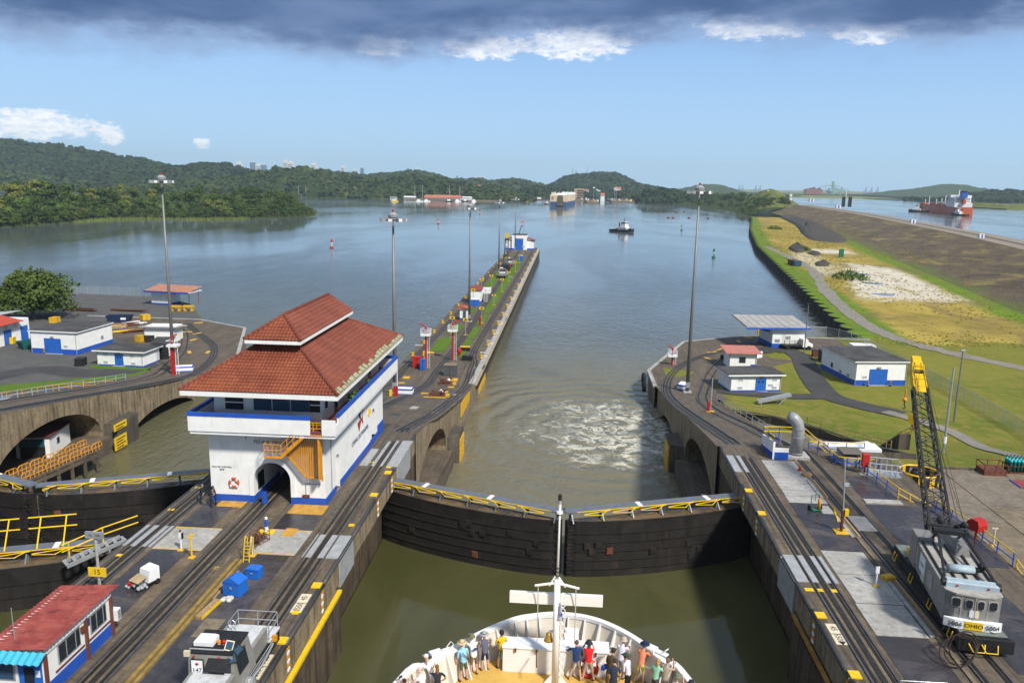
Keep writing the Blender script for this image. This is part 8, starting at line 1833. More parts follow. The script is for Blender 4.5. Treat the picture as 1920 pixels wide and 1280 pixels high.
t = thing('skip','dark navy waste skip in the left yard','skip',gp(225,603,LZ),R(12)); m = MB(); m._add([(-2.2,-1.2,0),(2.2,-1.2,0),(2.2,1.2,0),(-2.2,1.2,0),(-2.9,-1.3,1.6),(2.9,-1.3,1.6),(2.9,1.3,1.6),(-2.9,1.3,1.6)],[(3,2,1,0),(0,1,5,4),(1,2,6,5),(2,3,7,6),(3,0,4,7)]); m.build('hull',paint('skip_navy',(.012,.025,.07),.5,.1,.2),t); MB().box(-2.6,2.6,-1.15,1.15,1.0,1.05).build('rubble_fill',M_redor,t); MB().box(.6,1.8,-1.34,-1.27,.7,1.2).build('panel',M_tarp,t)
t = thing('skip','teal waste skip at the left of the larger left-yard storehouse','skip',gp(55,652,LZ),R(60)); m = MB(); m._add([(-1.5,-1,0),(1.5,-1,0),(1.5,1,0),(-1.5,1,0),(-2,-1.1,1.6),(2,-1.1,1.6),(2,1.1,1.6),(-2,1.1,1.6)],[(3,2,1,0),(0,1,5,4),(1,2,6,5),(2,3,7,6),(3,0,4,7)]); m.build('hull',paint('skip_teal',(.01,.09,.09),.5,.1,.2),t); MB().box(-1.8,1.8,-.95,.95,1.1,1.15).build('fill',M_black,t)
for k, (px,mt,lab) in enumerate([((8,645),M_bluedoor,'blue bin before the long workshop'),((18,644),M_ylw,'yellow bin before the long workshop'),((36,636),M_bluedoor,'blue and dark bin at the corner of the long workshop'),((281,640),M_black,'black wheeled tank near the small tool hut'),((272,600),M_yel,'yellow mixer behind the steel stacks'),((265,640),M_yel,'yellow drums under the slanting shelter roof'),((103,605),M_yel,'yellow pump behind the larger storehouse'),((152,684),M_black,'dark pallet box at the left of the low switch house')]):
 locker(lab,gp(*px,LZ),2.0,1.6,1.3,mt,R(15*k),name='bin' if 'bin' in lab else 'drum_set' if 'drum' in lab else 'machine',cat='bin' if 'bin' in lab else 'equipment')
t = thing('rubber_tank','tall black ribbed tank beside the low switch house in the left yard','tank',gp(308,672,LZ)); m = MB(); m.lathe([(.9,0),(.95,.4),(.85,.5),(.95,1.0),(.85,1.1),(.92,1.7),(.82,1.8),(.8,2.4),(.3,2.8)],n=14); m.build('body',M_rubber,t)
for k, px in enumerate([(1376,0),]): pass
for px, lab in (((330,583),'yellow saddle frame left of the life ring under the tiled canopy'),((354,583),'yellow saddle frame nearer the water under the tiled canopy'),((1430,628),'yellow saddle frame under the grey canopy roof on the right')):
 t = thing('saddle_frame',lab,'frame',gp(*px,LZ)); m = MB(); m.box(-1.4,1.4,-.5,.5,1.0,1.5); m._add([(-1.2,-.4,0),(-.6,-.4,0),(-.8,-.4,1.0),(-1.3,-.4,1.0),(-1.2,.4,0),(-.6,.4,0),(-.8,.4,1.0),(-1.3,.4,1.0),(1.2,-.4,0),(.6,-.4,0),(.8,-.4,1.0),(1.3,-.4,1.0),(1.2,.4,0),(.6,.4,0),(.8,.4,1.0),(1.3,.4,1.0)],[(0,1,2,3),(4,5,6,7),(1,5,6,2),(0,4,7,3),(8,9,10,11),(12,13,14,15),(9,13,14,10),(8,12,15,11)]); m.build('frame',M_yel,t)
for k, px in enumerate([(342,611),(352,622),(372,605),(370,690-90+25),(362,637),(390,660),(355,660)]):
 p = gp(*px,LZ); o = MB().box(-1.1,1.1,-.35,.35,0,.06).build('painted_pad',M_yel,lw); o.location = p; o.rotation_euler = (0,0,R(20*k))
for k, px in enumerate([(1335,660),(1350,655),(1360,668),(1385,640),(1327,672),(1400,632)]):
 p = gp(*px,LZ); o = MB().box(-1.4,1.4,-.3,.3,0,.06).build('painted_pad',M_yel,rw); o.location = p; o.rotation_euler = (0,0,R(35+20*k))
t = thing('fender_tyre','black tyre fender hung nearest the water on the flared right wall','tyre',gp(1212,703,LZ)+Vector((-.5,0,-.6))); MB().pipe([(0,.75*math.cos(2*math.pi*i/14),.75*math.sin(2*math.pi*i/14)) for i in range(14)],.35,8,True).build('tyre',M_rubber,t,True)
dup(t,gp(1212,718,LZ-1.)+Vector((-.5,-1,-.4)),0,'lower black tyre fender on the flared right wall')
# ------------------------------------------------------------------ buoys, vessels
def buoy(px,col,label,h=4.2,r=1.05):
 p = gp(*px,LW); t = thing('channel_buoy',label,'buoy',p,0,'channel buoys'); mt = M_red if col == 'red' else M_green
 MB().lathe([(r*.9,-.4),(r,.1),(r,.7),(r*.55,.95)],n=12).build('float',mt,t); m = MB()
 for k in range(4): a = k*math.pi/2+.4; m.tube((r*.5*math.cos(a),r*.5*math.sin(a),.9),(r*.3*math.cos(a),r*.3*math.sin(a),h*.72),.08,n=5)
 m.build('frame',M_tarp if col == 'red' else mt,t); m = MB(); m.lathe([(r*.55,h*.6),(r*.55,h*.85),(r*.3,h*.95),(.15,h)],n=8); m.build('topmark',mt,t); MB().lathe([(r*.58,h*.48),(r*.58,h*.58)],n=8).build('band',M_tarp,t)
for px, col, lab, h in [((622,465),'red','largest red and white buoy in the left part of the lake',5.4),((822,420),'red','red buoy left of the third light mast',5.),((900,402),'red','small red buoy between the masts of the low wall',5),((988,381),'red','farthest red buoy before the vehicle carrier ship',5),((1338,483),'green','largest green buoy right of the right light mast',5.2),((1278,432),'green','green buoy left of the right light mast',5),((1214,395),'green','small green buoy behind the tug',5.5),((1200,382),'green','farthest green buoy towards the distant locks',4.5)]: buoy(px,col,lab,h)
t0 = None
for k, px in enumerate([(1229,388),(1247,388),(1235,399),(1250,398),(1268,399),(1283,398),(1253,409),(1262,409),(1292,409),(1328,410)]):
 p = gp(*px,LW); lab = f'dark red mooring float right of the tug, {ORD[k]} in the rows from the left'
 if t0 is None:
  t0 = thing('mooring_float',lab,'float',p,0,'mooring floats'); MB().lathe([(1.2,-.3),(1.8,.2),(1.7,.8),(.8,1.2),(.3,1.3)],n=10).build('float',paint('float_maroon',(.16,.03,.03),.6,.2,.2),t0); MB().tube((-.6,0,1.2),(.6,0,1.2),.2,n=6).build('ring',M_black,t0)
 else: dup(t0,p,0,lab)
def tug(label,p0,rz,L=24.,hullc=None,group='tugs'):
 t = thing('tug_boat',label,'tug',p0,rz,group); hw = L*.17; mh = hullc or paint('tug_hull',(.02,.024,.04),.5,.1,.2)
 st_ = [(-.5,.75,1.7),(-.46,.95,1.6),(0,1.,1.7),(.3,.9,2.2),(.45,.5,2.7),(.5,.05,3.0)]
 P = []
 for f, w, z in st_: P.append([(f*L,-w*hw,z*L/24),(f*L,-w*hw*.85,-1.),(f*L,w*hw*.85,-1.),(f*L,w*hw,z*L/24)])
 m = MB(); m.grid(P); m.face(P[0]); m.build('hull',mh,t); m = MB(); m.grid([[(f*L*.97,-w*hw*.92,z*L/24-.45),(f*L*.97,w*hw*.92,z*L/24-.45)] for f,w,z in st_]); m.build('deck',M_redor,t)
 m = MB();
 for s in (-1,1): m.pipe([(f*L,s*(w*hw+.05),z*L/24-.15) for f,w,z in st_],.3,6)
 m.build('fender',M_rubber,t); s = L/24
 MB().box(-2.5*s,5.5*s,-2.6*s,2.6*s,1.2*s,4.2*s).build('deckhouse',M_white,t); MB().box(0,4.6*s,-2.2*s,2.2*s,4.2*s,6.0*s).build('upper_house',M_white,t)
 MB().box(.6*s,4.2*s,-1.9*s,1.9*s,6.0*s,8.2*s).build('wheelhouse',M_white,t); MB().box(.55*s,4.25*s,-1.95*s,1.95*s,6.9*s,7.8*s).build('bridge_windows',M_glass,t); MB().box(.4*s,4.4*s,-2.1*s,2.1*s,8.2*s,8.5*s).build('wheelhouse_roof',M_tarp,t)
 for y in (-1.5,1.5): m = MB(); m.tube((-2.*s,y*s,4.2*s),(-2.2*s,y*s,7.6*s),.5*s,n=8); m.build('funnel',M_black,t)
 m = MB(); m.tube((2*s,0,8.4*s),(1.6*s,0,11.4*s),.2*s,n=6); m.tube((1.8*s,-1.2*s,10*s),(1.8*s,1.2*s,10*s),.12*s,n=5); m.build('mast',M_black,t); m = MB(); m.tube((-6*s,-.8*s,2.2*s),(-6*s,.8*s,2.2*s),.8*s,n=10); m.build('winch',M_org,t); m = MB(); m.tube((8*s,-.8*s,2.6*s),(8*s,.8*s,2.6*s),.8*s,n=10); m.build('bow_winch',M_black,t)
 MB().box(-2.5*s,5.6*s,-2.65*s,2.65*s,2.6*s,3.2*s).build('porthole_band',M_grey,t); return t
a, b = gp(1146,433,LW), gp(1188,436,LW); tug('dark-hulled tug crossing the middle of the lake alone',(a+b)/2,math.atan2((b-a).y,(b-a).x),(b-a).length)
c = gp(1025,383,LW); tug('small dark tug at the left of the vehicle carrier stern',c,R(80),20); c = gp(1040,387,LW); tug('tug with white house pressed against the vehicle carrier stern',c,R(85),22)
sA = gp(1031,387.3,LW); sB = gp(1061.5,388.0,LW); Bm = 33.; dirx = (sB-sA); scale_ = dirx.length; t = thing('vehicle_carrier','blue and cream vehicle carrier ship with a stern ramp in the middle distance','ship',(sA+sB)/2,math.atan2(dirx.y,dirx.x)-R(1)); w = scale_; L = 185.
Mc = paint('ship_cream',(.62,.52,.36),.5,.06,.2,.05); Mb = paint('ship_blue',(.045,.085,.20),.5,.08,.2,.05); hb1 = w*.30; hb2 = w*.70
def hullp(m,z0,z1,f0=1.): m.prism([(-w/2,0),(w/2,0),(w/2,L*.72),(w*.3,L*.92),(0,L),(-w*.3,L*.92),(-w/2,L*.72)],z0,z1)
m = MB(); hullp(m,-2,hb1); m.build('hull',Mb,t); m = MB(); hullp(m,hb1,hb2); m.build('upper_hull',Mc,t)
MB().box(-w*.48,w*.48,4,L*.85,hb2,hb2+.7).build('weather_deck',M_tarp,t); m = MB(); m.box(-w*.2,w*.48,L*.1,L*.2,hb2,hb2+w*.11); m.box(-w*.4,w*.45,L*.7,L*.8,hb2,hb2+w*.13); m.build('deckhouse',M_tarp,t)
m = MB(); m.box(-w*.46,-w*.26,6,22,hb2,hb2+w*.17); m.build('funnel',Mc,t); MB().box(-w*.43,-w*.30,8,20,hb2+w*.17,hb2+w*.23).build('funnel_top',M_black,t)
m = MB(); m._add([(-w*.06,-w*.05,2),(w*.34,-w*.05,2),(w*.27,-.4,hb2*.98),(-w*.03,-.4,hb2*.98),(-w*.06,-.0,2),(w*.34,-.0,2),(w*.27,0,hb2*.98),(-w*.03,0,hb2*.98)],[(0,1,2,3),(0,4,7,3),(1,5,6,2),(3,2,6,7)]); m.build('stern_ramp',paint('ramp_olive',(.13,.11,.06),.6,.2,.4,.2),t)
for k in range(6): MB().box(-w*.05,w*.31,-w*.055,-w*.045-.0,hb2*(.15+.14*k),hb2*(.17+.14*k)).build('ramp_rib',paint('ramp_olive',(.13,.11,.06)),t)
MB().box(-w*.38,-w*.28,-.8,0,hb2*.66,hb2*.88).build('lifeboat',paint('lifeboat_orange',(.6,.14,.02),.5,.1,.1),t)
for k in range(5): m = MB(); m.tube((-w*.3+k*w*.16,20+k*22,hb2),(-w*.3+k*w*.16,20+k*22,hb2+w*.2),.5,n=5); m.build('vent_mast',M_tarp,t)
for k in range(16): MB().box(w*.5,w*.5+.25,8+k*8,9.2+k*8,hb1+1,hb2-1).build('side_rib',Mc,t)
a, b = gp(1808,403.5,-1.5), gp(1726,394,-1.5); d_ = b-a; t = thing('gas_tanker','orange-hulled gas tanker with white superstructure in the upper channel','ship',a,math.atan2(d_.y,d_.x)); L = d_.length; w = 21.; Mo = paint('tanker_orange',(.50,.10,.035),.5,.08,.2,.05)
def hull2(m,z0,z1,e=0): m.prism([(0,-w*.4-e),(L*.03,-w/2-e),(L*.8,-w/2-e),(L*.93,-w*.25),(L,0),(L*.93,w*.25),(L*.8,w/2+e),(L*.03,w/2+e),(0,w*.4+e)],z0,z1)
m = MB(); hull2(m,-2,8.5); m.build('hull',Mo,t); m = MB(); hull2(m,8.5,8.9,-.6); m.build('deck',M_redor,t); m = MB(); m.box(L*.86,L*.99,-2.5,2.5,8.5,11); m.build('forecastle',Mo,t)
MB().box(L*.04,L*.22,-w*.46,w*.46,8.9,14).build('deckhouse',M_tarp,t); MB().box(L*.06,L*.20,-w*.42,w*.42,14,20).build('accommodation',M_tarp,t); MB().box(L*.10,L*.19,-w*.55,w*.55,20,23).build('bridge',M_tarp,t); MB().box(L*.185,L*.192,-w*.5,w*.5,21,22.4).build('bridge_windows',M_glass,t); MB().box(L*.03,L*.085,-3,3,20,26).build('funnel',M_bluedoor,t); MB().box(L*.04,L*.08,-2.4,2.4,26,28).build('funnel_top',M_black,t)
for z in (15.5,17.5,19.2): MB().box(L*.059,L*.06,-w*.36,w*.36,z-.5,z+.4).build('window_row',M_grey,t)
MB().box(L*.02,L*.058,-1.3,1.3,13,18).build('lifeboat',Mo,t); m = MB()
for k, f in enumerate((.15,.3,.42,.5,.62,.8,.9)): m.tube((L*f,0,8.5),(L*f,0,(29,18,22,18,17,20,16)[k]),.55,n=6)
m.bar((L*.3,0,15),(L*.62,0,13),.8,.8); m.bar((L*.22,4,13),(L*.5,4,13),.7,.7); m.bar((L*.22,-4,12),(L*.8,-4,11),.7,.7); m.build('deck_gear',M_tarp,t); m = MB()
for f in (.34,.5,.66): m.sphere((L*f,0,8.6),6.5,14,8,(1.5,1,.55))
m.build('tank_dome',M_redor,t); text('LPG',4.6,M_tarp,t,(L*.62,w/2+.05,4.4),(R(90),0,R(180)),ext=.02)
tug('tug at the bow of the orange gas tanker',gp(1722,397,-1.5),R(150),24); tug('tug pressed against the stern of the orange gas tanker',gp(1798,404,-1.5),R(110),24)
for k, px in enumerate([(1711,419),(1839,446),(1571,391),(1521,379)]):
 p = gp(px[0],px[1],3.5); q = .0024*p.length; t = thing('dam_hut',('white and blue hut midway along the dam road','nearest white and blue hut on the dam road','far small white and blue hut on the dam road','farthest white hut on the dam road')[k],'hut',p); MB().box(-q,q,-q,q,0,q*1.7).build('wall',M_tarp,t); MB().box(-q*.3,q*.35,-q-.05,-q+.02,0,q*1.6).build('door',M_blue,t); MB().box(-q*1.05,q*1.05,-q*1.05,q*1.05,q*1.7,q*1.8).build('roof',M_tarp,t)
for k, (px,hh) in enumerate([((1438,392),17),((1480,397),16)]):
 p = gp(*px,-7.8); t = thing('light_tower',('left range light tower with white panels near the dam end','right range light tower with white panels near the dam end')[k],'tower',p); m = MB(); H = p.y*hh*1.0/1500*2.0
 for x in (-1.2,1.2):
  for y in (-1.2,1.2): m.tube((x,y,0),(x,y,H),.16,n=5)
 for q in range(8): m.tube((-1.2,-1.2,H*q/8),(1.2,-1.2,H*(q+1)/8),.12,n=4)
 m.build('lattice',M_galv,t)
 for x in (-1.7,.2):
  for z in (.62,.83): MB().box(x,x+1.5,-1.5,-1.3,H*z,H*(z+.16)).build('panel',M_tarp,t)
p = gp(1585,388,3.5); t = thing('sign_gantry','pair of dark leading mark boards beside the dam road','sign',p);
for x in (-5,3): MB().box(x,x+4.5,0,.5,0,13).build('board',M_black,t)
MB().tube((-.3,1,0),(-.3,1,22),.4,n=6).build('pole',M_tarp,t)
for k in range(9):
 px = 1740+k*17+(k*k)*.7; py = 420+k*5.3+.02*k*k; a = gp(px,py,-1.5); b = gp(px+11-.0*k,py-4.2,-1.5); t = MB().tube(a+Vector((0,0,.3)),b+Vector((0,0,.3)),.28,n=5).build('boom_line',M_grey); tag(t,f'thin floating boom line off the dam bank, {ORD[k]} from the far end','boom','floating boom lines')
for k, (px,mt,lab) in enumerate([((1486,496),M_redor,'rusty bin nearer the water on the dry field'),((1493,498),M_bluedoor,'dark blue bin beside the rusty bin on the dry field'),((1577,482),M_green,'green portable toilet by the pale sand'),((1601,412+18),M_tarp,'white box at the foot of the dam slope'),])  : locker(lab,gp(*px,-8.1),3. if k != 2 else 2,6 if k < 2 else 2,2.2 if k != 2 else 4,mt if k != 1 else paint('bin_blue',(.03,.07,.12),.5,.1,.2),name='bin',cat='bin')
m = MB(); rr = random.Random(8)
# ------------------------------------------------------------------ foliage
def leafmat(name,a,b_,c):
 m, t, b = newmat(name); p = P3(t,False); oi = t.nodes.new('ShaderNodeObjectInfo'); n1 = NOISE(t,p,.12,4,.6); n2 = NOISE(t,p,.6,4,.7)
 cc = MIX(t,RANGE(t,n1,.35,.65),a,b_); cc = MIX(t,MATH(t,'MULTIPLY',RANGE(t,n2,.5,.75),.7),cc,c); cc = MIX(t,MATH(t,'MULTIPLY',oi.outputs['Random'],.55),cc,MIX(t,1.,cc,(.88,.86,.75),'MULTIPLY'))
 setc(t,b.inputs['Base Color'],cc); b.inputs['Roughness'].default_value = .7; b.inputs['Specular IOR Level'].default_value = .2; MATS[name] = m; return m
M_lf = [leafmat('leaf_dark',(.030,.060,.012),(.048,.085,.018),(.075,.12,.02)),leafmat('leaf_mid',(.050,.090,.016),(.075,.125,.022),(.11,.16,.03)),leafmat('leaf_yellow_and_sunlit',(.12,.15,.025),(.17,.18,.04),(.22,.21,.06))]  # third set: yellow-green trees, also sunlight painted as leaf colour
M_bark = paint('bark',(.16,.13,.10),.9,.2,.3,2.)
def crown_mesh(name,mat,seed,n=520,H=18.,Rx=6.5,leaf=.95,lobes=9,zl=.30):
 rr = random.Random(seed); m = MB(); L_ = []
 for k in range(lobes):
  a = rr.uniform(0,6.283); q = rr.random()**.6*Rx*.62; L_.append((Vector((q*math.cos(a),q*math.sin(a),H*(zl+(.86-zl)*rr.random()*(1-q/Rx*.5)))),Rx*(.34+.26*rr.random())))
 for k in range(n):
  c, r = L_[k % lobes]; d_ = Vector((rr.gauss(0,1),rr.gauss(0,1),abs(rr.gauss(.25,.8)))).normalized(); p = c+Vector((d_.x*r,d_.y*r,d_.z*r*.75-.15*r))*(.72+.34*rr.random())
  nr = (d_+Vector((rr.gauss(0,.5),rr.gauss(0,.5),rr.gauss(.2,.5)))).normalized(); u = nr.orthogonal().normalized(); v = nr.cross(u); an = rr.uniform(0,6.28); u, v = u*math.cos(an)+v*math.sin(an), v*math.cos(an)-u*math.sin(an); s = leaf*(.6+.8*rr.random())
  m.face([p-u*s*.9,p-v*s*.45+nr*s*.2,p+u*s*.9,p+v*s*.55+nr*s*.15])
 return m.mesh(name,mat)
def trunk_mesh(H,r,seed,mat=None):
 rr = random.Random(seed); m = MB(); m.pipe([(0,0,-1),(rr.uniform(-.3,.3),0,H*.3),(rr.uniform(-.5,.5),rr.uniform(-.4,.4),H*.6)],[r,r*.8,r*.55],6)
 for k in range(5): a = rr.uniform(0,6.28); q = H*(.3+.06*k); m.pipe([(0,0,q),(H*.1*math.cos(a),H*.1*math.sin(a),q+H*.14),(H*.19*math.cos(a),H*.19*math.sin(a),q+H*.3)],[r*.5,r*.35,r*.15],5)
 return m.mesh('trunk',mat or M_bark)
CR = [[crown_mesh('crown',M_lf[j],10*j+k,n=460) for k in range(3)] for j in range(3)]; TR = [trunk_mesh(18,.35,k) for k in range(3)]
def palm_meshes():
 m = MB(); m.pipe([(0,0,-1),(.15,0,6),(.1,.1,12.5)],[.28,.22,.2],6); tr = m.mesh('trunk',paint('palm_bark',(.30,.27,.22),.9,.1,.2)); m = MB(); rr = random.Random(1)
 for k in range(17):
  a = k*6.283/17+rr.uniform(-.1,.1); dz = rr.uniform(-.2,1.); pr_ = None
  for q in range(5):
   f = q/4; x = 4.2*f; z = 12.5+2.2*dz*f*(1-f)*2+1.0*dz*f-2.6*f*f*(1.2-dz*.4); w_ = .75*math.sin(math.pi*min(1,f*.9+.1))+.05; c, s = math.cos(a), math.sin(a); P_ = [Vector((x*c-w_*s,x*s+w_*c,z-.35)),Vector((x*c,x*s,z)),Vector((x*c+w_*s,x*s-w_*c,z-.35))]
   if pr_: m.face([pr_[0],pr_[1],P_[1],P_[0]]); m.face([pr_[1],pr_[2],P_[2],P_[1]])
   pr_ = P_
 return tr, m.mesh('crown',M_lf[1])
PT, PC = palm_meshes()
def put_tree(loc,s,kind,k,label,group,name='forest_tree',cat='tree'):
 t = thing(name,label,cat,loc,rnd.uniform(0,6.28),group); t.scale = (s*rnd.uniform(.9,1.15),s*rnd.uniform(.9,1.15),s)
 for nm, me in (('trunk',PT if kind == 'palm' else TR[k % 3]),('crown',PC if kind == 'palm' else CR[kind][k % 3])):
  o = bpy.data.objects.new(nm,me); COL.objects.link(o); o.parent = t
 return t
def shorepts(pxs): return [gp(*p,LW) for p in pxs]
pen = shorepts([(-60,432),(0,427),(60,423),(120,419),(200,413),(300,412),(420,412),(500,409),(560,407),(592,404)])
pen_s = smooth_path(pen,8)
P = []
for i, p in enumerate(pen_s):
 u = i/(len(pen_s)-1); tip = 1-sstep(.86,1.,u)*.85; nrm = Vector((-.35,.94,0)); dep = 330*tip+30*(1-tip)
 P.append([tuple(p+nrm*dep*f+Vector((0,0,[-.6,.6,6,12,16,18][k]*(tip if k > 1 else 1)))) for k,f in enumerate((0,.012,.12,.35,.6,1.))])
M_forestfloor = grassmat('forest_floor',(.03,.05,.012),(.045,.07,.018),(.06,.08,.025))
tag(MB().grid(P).build('shore_land',M_forestfloor,smooth=True),kind='structure')
cum = [0]
for a, b in zip(pen_s,pen_s[1:]): cum.append(cum[-1]+(b-a).length)
tot = cum[-1]; rows_n = [(3,7.5,.55),(10,8.5,.8),(20,10,1.0),(34,11,1.0),(52,12.5,1.05),(74,14,1.1),(102,17,1.1)]
LBL = {0: 'dark green broadleaf tree in the left shore wood',1: 'mid green leafy tree in the left shore wood',2: 'yellow-green or sunlit-coloured leafy tree in the left shore wood','palm': 'slender palm with drooping fronds in the left shore wood'}
GRP = {0: 'dark trees of the left shore wood',1: 'mid green trees of the left shore wood',2: 'yellow-green trees of the left shore wood','palm': 'palms of the left shore wood'}
cnt = 0
for off, sp__, s_ in rows_n:
 dpos = rnd.uniform(0,sp__)
 while dpos < tot:
  i = max(j for j in range(len(cum)) if cum[j] <= dpos); i = min(i,len(pen_s)-2); f = (dpos-cum[i])/max(1e-6,cum[i+1]-cum[i]); p = pen_s[i].lerp(pen_s[i+1],f); u = dpos/tot
  tip = 1-sstep(.80,1.,u)
  if off < 6+115*tip:
   o_ = off*(.8+.4*rnd.random()); q = p+Vector((-.35,.94,0))*o_; q.z = LW+.5+13*sstep(5,110,o_)*tip
   r_ = rnd.random(); kind = 'palm' if (r_ < .13 and u < .55 and 8 < off < 40) else (2 if (r_ > .93 or (u < .16 and off > 40 and r_ > .4)) else (1 if r_ > .52 else 0))  # extra yellow trees at the left back put sunlight into the leaf colour
   sc_ = s_*rnd.uniform(.72,1.12)*(.62+.38*tip)*(1.2 if u < .2 and off > 20 else 1.)
   put_tree(q,sc_,kind,cnt,LBL[kind]+(' by the water' if off < 15 else ' midway' if off < 60 else ' at the back')+(', near the edge' if u < .33 else ', mid shore' if u < .66 else ', near the point'),GRP[kind],'palm_tree' if kind == 'palm' else 'forest_tree'); cnt += 1
  dpos += sp__*rnd.uniform(.75,1.3)
m = MB(); rr = random.Random(12)
for k in range(2600):
 dpos = tot*(.30+.42*rr.random()); i = max(j for j in range(len(cum)) if cum[j] <= dpos); p = pen_s[min(i,len(pen_s)-2)].lerp(pen_s[min(i+1,len(pen_s)-1)],rr.random())+Vector((-.35,.94,0))*rr.uniform(-1,5); h = rr.uniform(1.2,3.); a = rr.uniform(0,6.28); w_ = .35
 m.face([(p.x-w_*math.cos(a),p.y-w_*math.sin(a),LW-.2),(p.x+w_*math.cos(a),p.y+w_*math.sin(a),LW-.2),(p.x+rr.uniform(-.6,.6),p.y,LW+h)])
tag(m.build('reeds',leafmat('reed',(.12,.16,.03),(.16,.2,.05),(.2,.2,.07))),kind='stuff')
rs = smooth_path(shorepts([(1262,383),(1290,386),(1320,389),(1350,393),(1378,399),(1400,404)]),6)
for k in range(95):
 f = rnd.random(); i = int(f*(len(rs)-1)); p = rs[i].lerp(rs[min(i+1,len(rs)-1)],rnd.random()); o_ = 4+rnd.random()**1.2*120; q = p+Vector((.75,.66,0))*o_; q.z = LW+.5+9*sstep(5,80,o_); kind = 1 if rnd.random() > .45 else 0
 put_tree(q,rnd.uniform(.75,1.15)*(.75+.35*sstep(0,60,o_)),kind,k,('dark green' if kind == 0 else 'mid green')+' tree in the wood on the right shore before the grassy hill',('dark' if kind == 0 else 'mid green')+' trees of the right shore wood')
P = [[tuple(p+Vector((.75,.66,0))*o_+Vector((0,0,z))) for o_,z in ((-2,-.6),(3,.6),(80,9),(200,9))] for p in rs]; tag(MB().grid(P).build('shore_land',M_forestfloor,smooth=True),kind='structure')
bt = gp(1385,403,LW);
for k in range(7): put_tree(bt+Vector((rnd.uniform(-8,26),rnd.uniform(-14,26),.3)),rnd.uniform(.5,.8),1,k,'bushy tree in the clump leaning over the water at the corner of the right shore','bushy trees at the right shore corner')
def big_tree(loc,H,Rx,label,n,leaf,seed):
 t = thing('broadleaf_tree',label,'tree',loc); me = crown_mesh('crown',M_lf[0],seed,n=n,H=H,Rx=Rx,leaf=leaf,lobes=34,zl=.14); me.materials.clear(); me.materials.append(leafmat('leaf_near'+str(seed),(.045,.075,.014),(.080,.12,.022),(.13,.165,.035))); o = bpy.data.objects.new('crown',me); COL.objects.link(o); o.parent = t; o2 = bpy.data.objects.new('trunk',trunk_mesh(H,.45,seed)); COL.objects.link(o2); o2.parent = t
big_tree(gp(62,596,LZ),13.0,9.6,'large round-crowned tree standing by the left yard fence',5200,.55,77); big_tree(gp(-14,600,LZ),9,6,'lower tree cut by the left photo edge behind the workshop',2200,.55,78)
# ------------------------------------------------------------------ hills
def hillmat(name,a,b_,c,bare=None):
 m, t, b = newmat(name); p = P3(t,False); n1 = NOISE(t,p,.006,5,.6); n2 = NOISE(t,p,.05,5,.7); n3 = NOISE(t,p,.016,4,.6)
 cc = MIX(t,RANGE(t,n2,.34,.68),a,b_); cc = MIX(t,MATH(t,'MULTIPLY',RANGE(t,n3,.52,.72),.8),cc,c)
 setc(t,b.inputs['Base Color'],cc); b.inputs['Roughness'].default_value = .9; b.inputs['Specular IOR Level'].default_value = .1; bump(t,b,n2,3.); MATS[name] = m; return m
def ridge(name,pxs,D,depth,mat,base=-12.,step=9.,amp=5.,cell=13.,back=.8,seed=0,kind='structure',rows=26,cover=0,leafs=None):
 C = []
 for (px,py) in pxs: C.append(gy(px,py+(4.5 if cover else 0),D))
 C.sort(key=lambda q: q.x); x0, x1 = C[0].x, C[-1].x; n_ = max(8,int((x1-x0)/step)); P = []
 cs = [(c.x,c.z) for c in C]
 for j in range(rows+1):
  t_ = j/rows; row = []
  for i in range(n_+1):
   x = x0+(x1-x0)*i/n_; zc = lerp_pts(cs,x)
   e = min(1,min(i,n_-i)/(n_*.06+1))
   if t_ < .7: f = t_/.7; y = D-depth*(1-f); pr_ = f**.85*(1-.12*math.sin(f*math.pi)*(1 if (i//9) % 2 else .3)); spur = .18*mnoise.noise((x/(depth*.35),seed,.3))*math.sin(f*math.pi)
   else: f = (t_-.7)/.3; y = D+depth*back*f; pr_ = 1-f*f*.9; spur = 0
   y += depth*.12*mnoise.noise((x/(depth*.5),seed+3.,t_)); h = base+(zc-base)*max(0,pr_+spur)*e; v_ = mnoise.voronoi((x/cell,y/cell,seed))[0][0] if zc > base+3 else 0
   row.append((x,y,h+(amp*(.75-v_)-amp*.25 if pr_ > .03 else 0)))
  P.append(row)
 o = MB().grid(P).build(name,mat,smooth=False); o['kind'] = kind
 if cover:
  rr = random.Random(seed+50); m = MB(); nr = int(rows*.72)
  for k in range(cover):
   j = rr.randrange(1,nr); i = rr.randrange(1,n_-1); p = Vector(P[j][i]);
   if p.z < base+2: continue
   r = cell*rr.uniform(.32,.62);
   for q in range(9):
    d_ = Vector((rr.gauss(0,1),rr.gauss(-.3,1),abs(rr.gauss(.3,.7)))).normalized(); c = p+Vector((d_.x*r,d_.y*r,d_.z*r*.8+r*.1)); nn = (d_+Vector((rr.gauss(0,.3),rr.gauss(0,.3),rr.gauss(.1,.3)))).normalized(); u = nn.orthogonal().normalized(); v = nn.cross(u); s = r*rr.uniform(.5,.85); m.face([c-u*s,c-v*s*.8,c+u*s*.9,c+v*s])
  m.build('forest',leafs or mat)['kind'] = 'stuff'
 return o
H1 = hillmat('hill_forest_dark',(.016,.032,.012),(.034,.055,.017),(.050,.068,.022)); H2 = hillmat('hill_forest_sun_patches',(.024,.044,.014),(.046,.068,.021),(.105,.115,.036)); H3 = hillmat('hill_forest_far',(.03,.05,.02),(.05,.075,.025),(.06,.08,.03)); H4 = hillmat('hill_grass',(.10,.12,.03),(.14,.145,.04),(.06,.085,.02))  # lighter patches of H2 are sunlit woods put into the colour
